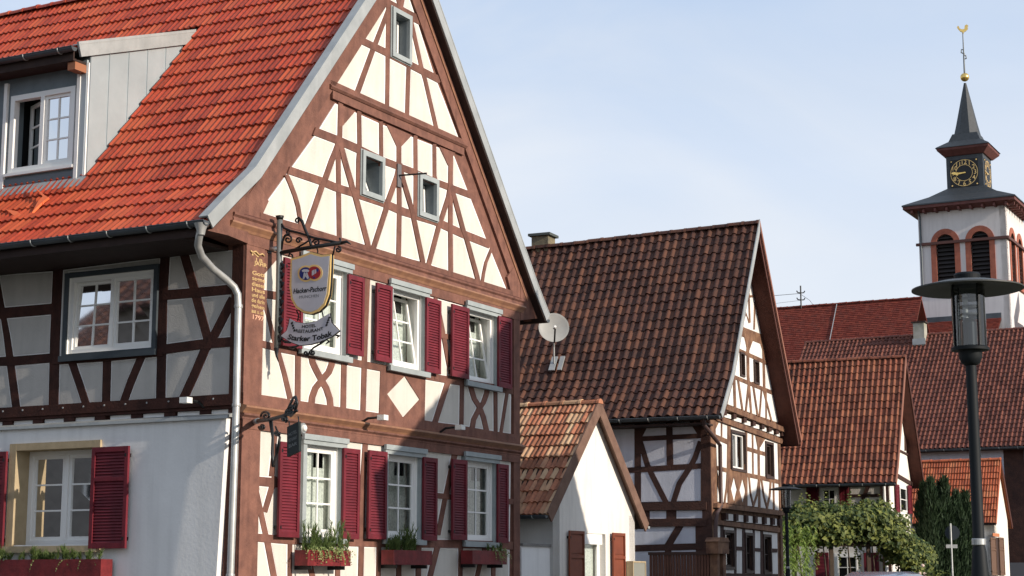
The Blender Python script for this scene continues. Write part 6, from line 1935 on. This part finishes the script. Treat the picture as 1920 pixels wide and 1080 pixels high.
def leaf(mb, p, n, s, tint=None):
    n = n.normalized(); a = n.cross(Vector((rr_.gauss(0, 1), rr_.gauss(0, 1), rr_.gauss(0, 1)))).normalized(); b = n.cross(a)
    t = rr_.random() if tint is None else tint
    mb.add([p - a * s * .5, p + b * s * .38 + n * s * .08, p + a * s * .55, p - b * s * .38 + n * s * .08], [(0, 1, 2), (0, 2, 3)], 0, t)
def flower_box(F, q, label, d0=0.10, d1=0.34, plant='herb', trail=0.0, lit=None, nb=220, hmax=0.36, span=(0, 1)):
    r = rect_px(F, q, d1)
    a0, a1, z0, z1 = r
    t = thing('flower_box', label, 'flower box', F.P((a0 + a1) / 2, z0, (d0 + d1) / 2), 'wine-red flower boxes under the windows')
    bm_ = mat('box_red_paint', (0.20, 0.022, 0.024), 0.5, (0.12, 0.014, 0.016), 7, 6, 0.2, 30, streak=0.3)
    th = 0.02
    for nm, bb in (('front_board', (a0, a1, z0, z1, d1 - th, d1)), ('back_board', (a0, a1, z0, z1, d0, d0 + th)), ('end_board', (a0, a0 + th, z0 + .001, z1 - .001, d0 + th, d1 - th)),
                   ('end_board', (a1 - th, a1, z0 + .001, z1 - .001, d0 + th, d1 - th)), ('bottom_board', (a0 + th, a1 - th, z0 + .002, z0 + .022, d0 + th, d1 - th))):
        mb = MB(); fbox(mb, F, *bb); mb.build(nm, bm_, t)
    mb = MB(); fbox(mb, F, a0 + th, a1 - th, z0 + .02, z1 - 0.03, d0 + th, d1 - th); mb.build('soil', EARTH, t)
    for x in (a0 + 0.12, a1 - 0.16):
        mb = MB(); fbox(mb, F, x, x + 0.03, z0 - 0.06, z0 - 0.001, 0.0, d1 - 0.02); mb.build('bracket', IRON, t)
    A0 = a0 + (a1 - a0) * span[0]; A1 = a0 + (a1 - a0) * span[1]
    if plant:
        mb = MB()
        for k in range(nb // 7):
            a = rr_.uniform(A0 + .04, A1 - .04); d = rr_.uniform(d0 + .04, d1 - .04)
            h = hmax * (0.45 + 0.55 * rr_.random()) * (0.75 + 0.25 * sin(a * 9))
            lean = Vector((rr_.gauss(0, .16), rr_.gauss(0, .16), 1))
            base = F.P(a, z1 - 0.04, d)
            for j in range(60):
                f = rr_.random()
                p = base + lean * h * f
                blade(mb, p, lean + Vector((rr_.gauss(0, .5), rr_.gauss(0, .5), rr_.gauss(0.2, .3))), 0.06 + 0.04 * rr_.random(), 0.011)
            mb.add([], [], 0)
        mb.build('herb_foliage', L_HERB, t, kind='stuff')
    if trail:
        mb = MB()
        for k in range(int(38 * trail)):
            a = rr_.uniform(A0, A1) if trail < 3 else rr_.uniform(A0 + (A1 - A0) * .6, A1)
            p = F.P(a, z1 + rr_.uniform(-.02, .05), d1 - rr_.random() * .1)
            q_ = p.copy(); dr = F.N * 0.5 + F.A * rr_.gauss(0, .6) + Z * rr_.uniform(-0.2, .4)
            for j in range(rr_.randint(3, 8)):
                q_ = q_ + dr.normalized() * 0.035; dr += Z * -0.35
                leaf(mb, q_, F.N + Vector((rr_.gauss(0, .5), rr_.gauss(0, .5), rr_.gauss(0.2, .5))), 0.035)
        mb.build('trailing_foliage', L_IVY, t, kind='stuff')
    return t
flower_box(G, [(577, 1031), (658, 1033), (657, 1061), (577, 1061)], 'wine-red flower box with tall herbs and trailing leaves under the leftmost ground-floor gable window', trail=2.0, nb=330, hmax=0.52)
flower_box(G, [(738, 1032), (811, 1032), (810, 1059), (738, 1059)], 'worn wine-red flower box with dense herbs under the middle ground-floor gable window', nb=300, hmax=0.48, span=(0, .72))
flower_box(G, [(886, 1032), (951, 1033), (950, 1058), (886, 1058)], 'wine-red flower box with one small leafy plant under the rightmost ground-floor gable window', nb=40, hmax=0.22, trail=0.8, span=(.55, 1))
r = rect_px(S, [(0, 1049), (188, 1049), (188, 1100), (0, 1100)], 0.42)
flower_box(S, [(-60, 1049), (189, 1049), (188, 1100), (-60, 1100)], 'long wine-red flower box with sparse grasses under the side wall window', d0=0.20, d1=0.46, nb=300, hmax=0.26, trail=0.5)

# ================================================================== STREET LAMPS
def street_lamp(px, py, Y, label):
    rr = ray(px, py); p = rr / rr.y * Y
    t = thing('street_lamp', label, 'street lamp', (p.x, p.y, 0), 'black post lamps with a flat disc roof')
    c = Vector((p.x, p.y, 0))
    POLE = mat('anthracite_paint', (0.0065, 0.009, 0.0115), 0.6, spec=0.22)
    mb = MB(); mb.lathe(c, [(0.085, 0.0), (0.085, 0.3), (0.075, 1.45), (0.062, 1.56), (0.052, 1.70), (0.043, 1.74), (0.042, 2.4), (0.040, 3.11)], 24); smooth_angle(mb.build('pole', POLE, t), 50)
    mb = MB(); mb.lathe(c, [(0.047, 1.745), (0.052, 1.75), (0.052, 1.79), (0.047, 1.795)], 24, cap=False); mb.build('band', STEEL, t)
    mb = MB(); mb.lathe(c, [(0.041, 3.09), (0.07, 3.11), (0.085, 3.15), (0.088, 3.20), (0.14, 3.205), (0.142, 3.225), (0.125, 3.235)], 32); smooth_angle(mb.build('lantern_base', POLE, t), 50)
    m = bpy.data.materials.get('lantern_glass')
    if not m:
        m = GLASS.copy(); m.name = 'lantern_glass'
        m.node_tree.nodes['Transparent BSDF'].inputs[0].default_value = (0.52, 0.56, 0.58, 1)
    mb = MB(); mb.lathe(c, [(0.125, 3.236), (0.125, 3.70)], 36, cap=False); smooth_angle(mb.build('lantern_glass', m, t), 60)
    for k in range(4):
        q = c + Vector((cos(k * pi / 2 + .3) * 0.131, sin(k * pi / 2 + .3) * 0.131, 0)); mb = MB(); mb.tube([q + Z * 3.22, q + Z * 3.72], 0.006, 6); mb.build('rod', POLE, t)
    mb = MB(); mb.lathe(c, [(0.055, 3.24), (0.055, 3.42), (0.035, 3.45)], 20); mb.build('gear_tray', mat('lamp_gear_grey', (0.05, 0.055, 0.06), 0.3, metal=0.6), t)
    mb = MB(); mb.lathe(c + Vector((-.03, -.03, 0)), [(0.018, 3.45), (0.018, 3.62), (0.006, 3.64)], 10); mb.build('bulb', WWHITE, t)
    for k in range(3):
        mb = MB(); mb.lathe(c, [(0.062 + .006 * k, 3.47 + k * .06), (0.075, 3.475 + k * .06), (0.06, 3.49 + k * .06)], 20, cap=False); mb.build('reflector_ring', STEEL, t)
    mb = MB(); mb.lathe(c, [(0.12, 3.705), (0.20, 3.700), (0.405, 3.668), (0.418, 3.672), (0.418, 3.682), (0.25, 3.725), (0.12, 3.745)], 56); smooth_angle(mb.build('disc_roof', mat('disc_anthracite', (0.050, 0.052, 0.05), 0.5), t), 40)
    mb = MB(); mb.lathe(c, [(0.095, 3.746), (0.100, 3.785), (0.09, 3.80)], 32); mb.build('cap', POLE, t)
    return t
street_lamp(1838, 1080, 13.0, 'tall black street lamp with wide disc roof in the right foreground')
street_lamp(1477.5, 1080, 43.0, 'distant small black street lamp beside the vine pergola')

# traffic sign seen from behind
rr = ray(1786, 1080); p = rr / rr.y * 55
ts = thing('traffic_sign', 'round traffic sign seen from behind on a grey pole before the conifers', 'traffic sign', (p.x, p.y, 0))
c = Vector((p.x, p.y, 0))
mb = MB(); mb.tube([c, c + Z * 3.22], 0.030, 8); mb.build('pole', STEEL, ts)
mb = MB(); mb.lathe(c + Z * 2.93 + Vector((0.06, 0.04, 0)), [(0.23, 0), (0.23, 0.02)], 28, axis=Vector((0.2, 1, 0))); mb.build('sign_face', mat('sign_back_grey', (0.03, 0.038, 0.045), 0.6), ts)
mb = MB(); mb.box(c + Z * 2.45 + Vector((-.17, -.035, 0)), (0.36, 0.02, 0), (0, 0.03, 0), (0, 0, 0.11)); mb.build('clamp', STEEL, ts)

# ================================================================== VINE PERGOLA, WISTERIA, CONIFERS
def gp(px, py, Y):
    r = ray(px, py); return Vector((0, 0, EYE)) + r * (Y / r.y)
pg = thing('vine_pergola', 'wooden pergola smothered in yellow-green grapevine in front of the cottage', 'pergola', gp(1600, 1085, 54.5) * Vector((1, 1, 0)) if False else (gp(1600, 1085, 54.5).x, 54.5, 0))
PW = mat('pergola_wood', (0.075, 0.05, 0.035), 0.85, (0.05, 0.035, 0.025), 5, 5)
for i, (x, Y) in enumerate(((1490, 53.2), (1560, 53.6), (1630, 54.0), (1694, 54.4))):
    b0 = gp(x, 1085, Y); mb = MB(); mb.box((b0.x - .06, b0.y - .06, 0), (0.12, 0, 0), (0, 0.12, 0), (0, 0, 2.55)); mb.build('post', PW, pg)
mb = MB(); a = gp(1478, 1021, 53.1); b_ = gp(1706, 1021, 54.5); mb.tube([a, b_], 0.07, 6); mb.build('beam', PW, pg)
for k in range(14):
    q = a.lerp(b_, (k + .5) / 14); mb = MB(); mb.box(q + Vector((-.03, -.3, .07)), (0.06, 0, 0), (0, 2.2, 0), (0, 0, 0.09)); mb.build('rafter', PW, pg)
mb = MB(); st = gp(1500, 1085, 53.3)
for k in range(5):
    q = a.lerp(b_, 0.08 + k * .2); mb.tube([Vector((q.x, q.y, 0)), Vector((q.x + .1, q.y, 1.2)), q + Z * .1, q + Vector((.5, .3, .5))], [0.035, 0.028, 0.02, 0.012], 6)
mb.build('vine_stem', BARK, pg)
vine = thing('grapevine', 'broad yellow-green grapevine foliage spilling over the pergola', 'vine', (a.x, a.y, 0))
top_line = [(1466, 958), (1490, 948), (1530, 945), (1560, 946), (1590, 949), (1625, 945), (1650, 940), (1668, 955), (1690, 975), (1705, 995), (1722, 1015), (1742, 1040)]
bot_line = [(1466, 1010), (1490, 1018), (1530, 1019), (1560, 1023), (1590, 1020), (1625, 1018), (1650, 1024), (1668, 1040), (1690, 1060), (1705, 1070), (1722, 1075), (1742, 1062)]
def interp(L, x):
    for i in range(len(L) - 1):
        if L[i][0] <= x <= L[i + 1][0]:
            k = (x - L[i][0]) / (L[i + 1][0] - L[i][0]); return L[i][1] + (L[i + 1][1] - L[i][1]) * k
    return L[-1][1]
mb = MB()
clumps = [(rr_.uniform(1470, 1738), rr_.random(), rr_.uniform(0.25, 1.0)) for _ in range(290)]
for (cx, fy, tt) in clumps:
    y0, y1 = interp(top_line, cx), interp(bot_line, cx)
    cy = y0 + (y1 - y0) * (0.08 + (0.80 if cx < 1655 else 0.92) * fy); Yc = 53.3 + (cx - 1466) / 190 + rr_.uniform(-0.7, 0.6) + (0.9 if fy < 0.25 else 0)
    cc_ = gp(cx, cy, Yc); rad = rr_.uniform(0.22, 0.48)
    for k in range(60):
        v = Vector((rr_.gauss(0, 1), rr_.gauss(0, 1), rr_.gauss(0, 1))).normalized() * rad * rr_.random() ** 0.4
        v.z *= 0.75
        n = v.normalized() + Vector((0.2, -0.5, 0.6)) + Vector((rr_.gauss(0, .4), rr_.gauss(0, .4), rr_.gauss(0, .4)))
        leaf(mb, cc_ + v, n, rr_.uniform(0.07, 0.19), min(1, max(0, tt * 0.6 - 0.1 + rr_.gauss(0.05, 0.32))))
for k in range(26):     # hanging shoots
    cx = rr_.uniform(1480, 1735); cy = interp(bot_line, cx); p = gp(cx, cy - 6, 53.5 + (cx - 1466) / 190)
    for j in range(rr_.randint(5, 12)):
        p = p + Vector((rr_.gauss(0, .04), rr_.gauss(0, .03), -0.07)); leaf(mb, p, Vector((0, -1, .3)) + Vector((rr_.gauss(0, .5),) * 3), 0.10)
for k in range(18):     # shoots above
    cx = rr_.uniform(1480, 1700); cy = interp(top_line, cx); p = gp(cx, cy + 4, 54.2 + (cx - 1466) / 190)
    for j in range(rr_.randint(3, 7)):
        p = p + Vector((rr_.gauss(0, .06), rr_.gauss(0, .03), 0.07)); leaf(mb, p, Vector((0, -.6, .8)) + Vector((rr_.gauss(0, .5),) * 3), 0.10)
mb.build('vine_leaves', L_VINE, vine, kind='stuff')
wis = thing('wisteria', 'bright green drooping wisteria climbing the left end of the pergola', 'climber', (gp(1492, 1085, 52.8).x, 52.8, 0))
mb = MB()
for k in range(150):
    cx = rr_.uniform(1463, 1528); p = gp(cx, rr_.uniform(972, 1075), 52.6 + rr_.uniform(-.5, .7))
    if cx > 1500 and rr_.random() < .4: continue
    dr = Vector((rr_.gauss(0, .2), rr_.gauss(0, .2), -1)).normalized()
    for j in range(11):
        q = p + dr * 0.045 * j
        s = Vector((rr_.choice((-1, 1)) * 0.6, rr_.gauss(0, .3), -0.75))
        blade(mb, q, s, rr_.uniform(0.09, 0.15), 0.034)
mb.build('wisteria_leaves', L_WIST, wis, kind='stuff')
mb = MB(); q = gp(1495, 1085, 53.0); mb.tube([Vector((q.x, q.y, 0)), Vector((q.x - .1, q.y, 1.4)), Vector((q.x + .1, q.y, 2.9))], [0.06, 0.045, 0.02], 7); mb.build('stem', BARK, wis)
mb = MB(); q = gp(1464, 1085, 50.0); mb.box((q.x - .07, q.y, 0), (0.14, 0, 0), (0, .14, 0), (0, 0, 2.25)); tag(mb.build('wooden_post', mat('orange_larch', (0.30, 0.14, 0.05), 0.75, (0.2, 0.09, 0.035), 6, 5)), 'pale orange wooden post at the right corner of the tall timber house', 'post')
con_labels = ['dark green columnar conifer leftmost of the row beside the grapevine', 'tallest dark conifer with pointed top behind the traffic sign', 'short dark conifer squeezed between the two tall ones', 'broad dark green conifer with forked tip, third of the row', 'low rounded conifer left of the lamp post', 'rightmost dark conifer partly hidden by the lamp post']
def conifer(px, ytop, wpx, Y, label):
    b0 = gp(px, 1085, Y); top = gp(px, ytop, Y).z; Rm = wpx / 2 * Y / FPX
    t = thing('conifer', label, 'conifer', (b0.x, b0.y, 0), 'row of dark columnar conifers')
    mb = MB(); mb.tube([(b0.x, b0.y, 0), (b0.x, b0.y, top * .5), (b0.x, b0.y, top * .9)], [0.09, 0.06, 0.015], 7); mb.build('trunk', BARK, t)
    mb = MB(); n = int(1500 * top / 4.5)
    ph = rr_.random() * 6
    sub = [(rr_.uniform(0, 2 * pi), rr_.uniform(0.25, 0.8), rr_.uniform(0.45, 0.98)) for _ in range(9)]
    for k in range(n * 2):
        if k % 2:
            an, rf, hf = sub[rr_.randrange(9)]
            cx, cy = b0.x + cos(an) * Rm * rf * .7, b0.y + sin(an) * Rm * rf * .7
            hh = top * hf; z = hh * (1 - rr_.random() ** 1.6 * 0.6); f = z / hh
            rad = Rm * 0.36 * (1 - f) ** 0.5 + .03
            th = rr_.uniform(0, 2 * pi); p = Vector((cx + cos(th) * rad, cy + sin(th) * rad, z))
        else:
            f = rr_.random() ** 0.8; z = top * f
            rad = Rm * (1 - f) ** 0.45 * min(1, f * 5 + .5) * (0.85 + 0.15 * sin(f * 14 + ph))
            th = rr_.uniform(0, 2 * pi); rad *= rr_.uniform(0.6, 1.0); p = Vector((b0.x + cos(th) * rad, b0.y + sin(th) * rad, z))
        d = Vector((cos(th) * .35, sin(th) * .35, 1.0)) + Vector((rr_.gauss(0, .18), rr_.gauss(0, .18), 0))
        for j in range(3):
            blade(mb, p + Vector((rr_.gauss(0, .03), rr_.gauss(0, .03), rr_.gauss(0, .05))), d, rr_.uniform(0.12, 0.24), rr_.uniform(.03, .055))
    mb.build('foliage', L_CON, t, kind='stuff')
for a_, lb in zip(((1738, 908, 46, 61), (1752, 902, 44, 60.5), (1764, 918, 44, 61.2), (1778, 901, 48, 60.6), (1799, 928, 46, 60.8), (1816, 926, 44, 61)), con_labels): conifer(*a_, lb)
# rose bush at the foot of the vine
bush = thing('rose_bush', 'small shrub with pale pink blooms right of the vine', 'shrub', (gp(1738, 1085, 53).x, 53, 0))
mb = MB()
for k in range(900):
    v = Vector((rr_.gauss(0, .28), rr_.gauss(0, .28), 0)); z = rr_.uniform(0.2, 1.75)
    leaf(mb, gp(1738, 1085, 53) * Vector((1, 1, 0)).normalized().length * 0 + Vector((gp(1738, 1085, 53).x, 53, 0)) + v + Z * z, Vector((0, -.5, .7)) + Vector((rr_.gauss(0, .5),) * 3), 0.09)
mb.build('leaves', L_VINE, bush, kind='stuff')
for k in range(5):
    p = Vector((gp(1736, 1060, 52.6).x + rr_.gauss(0, .1), 52.7, 1.70 + rr_.gauss(0, .10)))
    mb = MB(); mb.lathe(p, [(0.01, -0.04), (0.05, -0.02), (0.06, 0.02), (0.03, 0.05)], 8, axis=Vector((0, -.6, .8))); mb.build('bloom', mat('pale_pink_petals', (0.6, 0.45, 0.38), 0.7), bush)
mb = MB(); q = Vector((gp(1738, 1085, 53).x, 53, 0)); mb.tube([q, q + Z * 1.0], 0.02, 6); mb.build('stem', BARK, bush)

# ================================================================== CAR (only its roof clears the lower edge)
def car(px, Y, az, label):
    r = ray(px, 1085); p = r / r.y * Y; c = Vector((p.x, p.y, 0)); a = radians(az)
    Fw = Vector((sin(a), cos(a), 0)); Sd = Vector((cos(a), -sin(a), 0))
    t = thing('parked_car', label, 'car', c)
    PT = mat('silver_blue_car_paint', (0.42, 0.45, 0.50), 0.25, metal=0.5, coat=0.6); GLc = mat('car_glass', (0.01, 0.012, 0.014), 0.05, spec=0.8); RUB = mat('tyre_rubber', (0.02, 0.02, 0.02), 0.85)
    # cross sections (y along car, half width low, z low, half width belt, z belt, half width roof, z roof)
    secs = [(-2.05, .70, .35, .74, .80, .70, .86), (-1.95, .80, .25, .85, .92, .72, 1.00), (-1.75, .83, .2, .87, .98, .66, 1.56), (-1.2, .84, .2, .88, .98, .66, 1.655), (-0.3, .84, .2, .88, .96, .66, 1.665), (0.4, .84, .2, .88, .94, .64, 1.60), (1.15, .84, .2, .87, .92, .60, 1.02), (1.75, .82, .25, .84, .80, .55, .86), (2.1, .70, .35, .74, .62, .50, .66)]
    vs = []; fs_ = []
    for (y, w0, z0, w1, z1, w2, z2) in secs:
        for sx in (1, -1):
            L = [(w0, z0), (w1, (z0 + z1) / 2), (w1, z1), (w2 + .03, z2 - .06), (w2 - .1, z2 - .005)]
            L = L if sx > 0 else L[::-1]
            for w, z in L: vs.append(c + Fw * y + Sd * w * sx + Z * z)
    n = 10
    for i in range(len(secs) - 1):
        for k in range(n):
            a0 = i * n + k; b0 = i * n + (k + 1) % n; fs_.append((a0, b0, b0 + n, a0 + n))
    fs_.append(tuple(range(n))[::-1]); fs_.append(tuple(range((len(secs) - 1) * n, len(secs) * n)))
    mb = MB(); mb.add(vs, fs_); o = mb.build('body', PT, t)
    bm = bmesh.new(); bm.from_mesh(o.data); bmesh.ops.recalc_face_normals(bm, faces=bm.faces); bm.to_mesh(o.data); bm.free(); smooth_angle(o, 35)
    def P(x, y, z): return c + Sd * x + Fw * y + Z * z
    for nm, q in (('rear_window', [(-.62, -1.925, 1.06), (.62, -1.925, 1.06), (.56, -1.79, 1.50), (-.56, -1.79, 1.50)]), ('windscreen', [(-.64, 1.13, 1.05), (.64, 1.13, 1.05), (.54, .47, 1.56), (-.54, .47, 1.56)])):
        mb = MB(); mb.add([P(x, y * 1.012 if y < 0 else y + .02, z) for x, y, z in q], [(0, 1, 2, 3)]); mb.build(nm, GLc, t)
    for sx in (-1, 1):
        mb = MB(); mb.add([P(sx * .885, -1.6, 1.02), P(sx * .885, 1.0, .98), P(sx * .70, .42, 1.53), P(sx * .70, -1.6, 1.55)], [(0, 1, 2, 3)]); mb.build('side_window', GLc, t)
        for y in (-1.3, 1.3):
            mb = MB(); mb.lathe(P(sx * .72, y, .31), [(0.31, 0), (0.31, 0.16), (0.24, 0.17)], 24, axis=Sd * sx); w = mb.build('wheel', RUB, t)
            mb = MB(); mb.lathe(P(sx * .72, y, .31), [(0.20, 0.10), (0.20, 0.175), (0.05, 0.18)], 16, axis=Sd * sx); mb.build('rim', STEEL, w)
        mb = MB(); mb.box(P(sx * .88, .75, 1.0), Sd * sx * .18, Fw * .10, Z * .13); mb.build('wing_mirror', PT, t)
        mb = MB(); mb.box(P(sx * .60 - .1, -2.065, .70), Sd * .2, Fw * .02, Z * .16); mb.build('tail_light', mat('tail_red', (0.35, 0.01, 0.01), 0.3), t)
        mb = MB(); mb.box(P(sx * .58 - .12, 2.08, .55), Sd * .24, Fw * .03, Z * .12); mb.build('headlight', GLc, t)
car(1673, 40, 27.9, 'silver-blue parked car whose roof just shows below the grapevine')

# ================================================================== NEIGHBOURS ACROSS THE STREET (outside the frame; they shade the gables)
def neighbour(Hh, u0, u1, w0, w1, ez0, ez1, au, az_, label, m=WARMPL, ov=0.3, tm=None):
    """gable facing the inn, gable profile (u0,ez0) (au,az_) (u1,ez1)"""
    t = thing('neighbour_house', label, 'house', Hh.P((u0 + u1) / 2, (w0 + w1) / 2, 0))
    wz0 = ez0 - .32 + .35 * (az_ + .38 - ez0) / (au - u0 + .35) - .14; wz1 = ez1 - .45 + .35 * (az_ + .51 - ez1) / (u1 + .35 - au) - .14
    prof = [(u0, -.14), (u1, -.14), (u1, wz1), (au, az_ - .10), (u0, wz0)]
    vs = [Hh.P(u, w1, z) for u, z in prof] + [Hh.P(u, w0, z) for u, z in prof]; n = len(prof)
    mb = MB(); mb.add(vs, [tuple(range(n)), tuple(range(2 * n - 1, n - 1, -1))] + [(i, i + n, (i + 1) % n + n, (i + 1) % n) for i in range(n)]); mb.build('wall', m, t)
    for (a, b) in (((u0 - .35, ez0 - .32), (au, az_)), ((u1 + .35, ez1 - .45), (au, az_))):
        s_ = Slope(Hh, [a, (b[0], b[1] + 0.06)], w0 - ov, w1 + ov); s_.deck(t, 0.10, SOFFIT, under=-0.03); s_.tiles(t, 'pan', 0.45, 0.36, tm or T_MID, nsingle=0)
    for F, L in ((Face(Hh.P(u0, w0, 0), Hh.W, -Hh.U), w1 - w0), (Face(Hh.P(u1, w0, 0), Hh.W, Hh.U), w1 - w0)):
        for zz in (1.0, 3.9):
            for k in range(int((L - 2) / 3.0)):
                a = 1.2 + k * 3.0
                mb = MB(); ringbox(mb, F, (a, a + 1.0, zz, zz + 1.4), 0.08, 0, 0.05); w_ = mb.build('window', WWHITE, t)
                mb = MB(); fbox(mb, F, a + .08, a + .92, zz + .08, zz + 1.32, 0.0, 0.01); mb.build('pane', INTER, w_)
    F = Face(Hh.P(u0, w1, 0), Hh.U, Hh.W)
    for zz in (1.0, 3.9):
        for k in range(int((u1 - u0 - 1) / 2.2)):
            a = 0.8 + k * 2.2
            if zz + 1.4 > ez0: continue
            mb = MB(); ringbox(mb, F, (a, a + 1.0, zz, zz + 1.4), 0.08, 0, 0.05); w_ = mb.build('window', WWHITE, t)
            mb = MB(); fbox(mb, F, a + .08, a + .92, zz + .08, zz + 1.32, 0.0, 0.01); mb.build('pane', INTER, w_)
    return t
neighbour(H1, 3.1, 10.75, -24, -12.0, 7.7, 6.9, 8.45, 11.2, 'ivory gabled house across the street from the inn')
neighbour(H1, 16.3, 27.8, -24, -12.0, 7.05, 7.05, 22.0, 8.1, 'low-roofed house across the street from the tall timber house')
neighbour(H1, -32, -21, 1.5, 26, 10.2, 10.2, -26.5, 14.5, 'large grey-brown house across the side road facing the long wall of the inn', mat('grey_brown_render', (0.20, 0.18, 0.16), 0.9, (0.15, 0.135, 0.12), 3, 5), tm=T_BROWN)
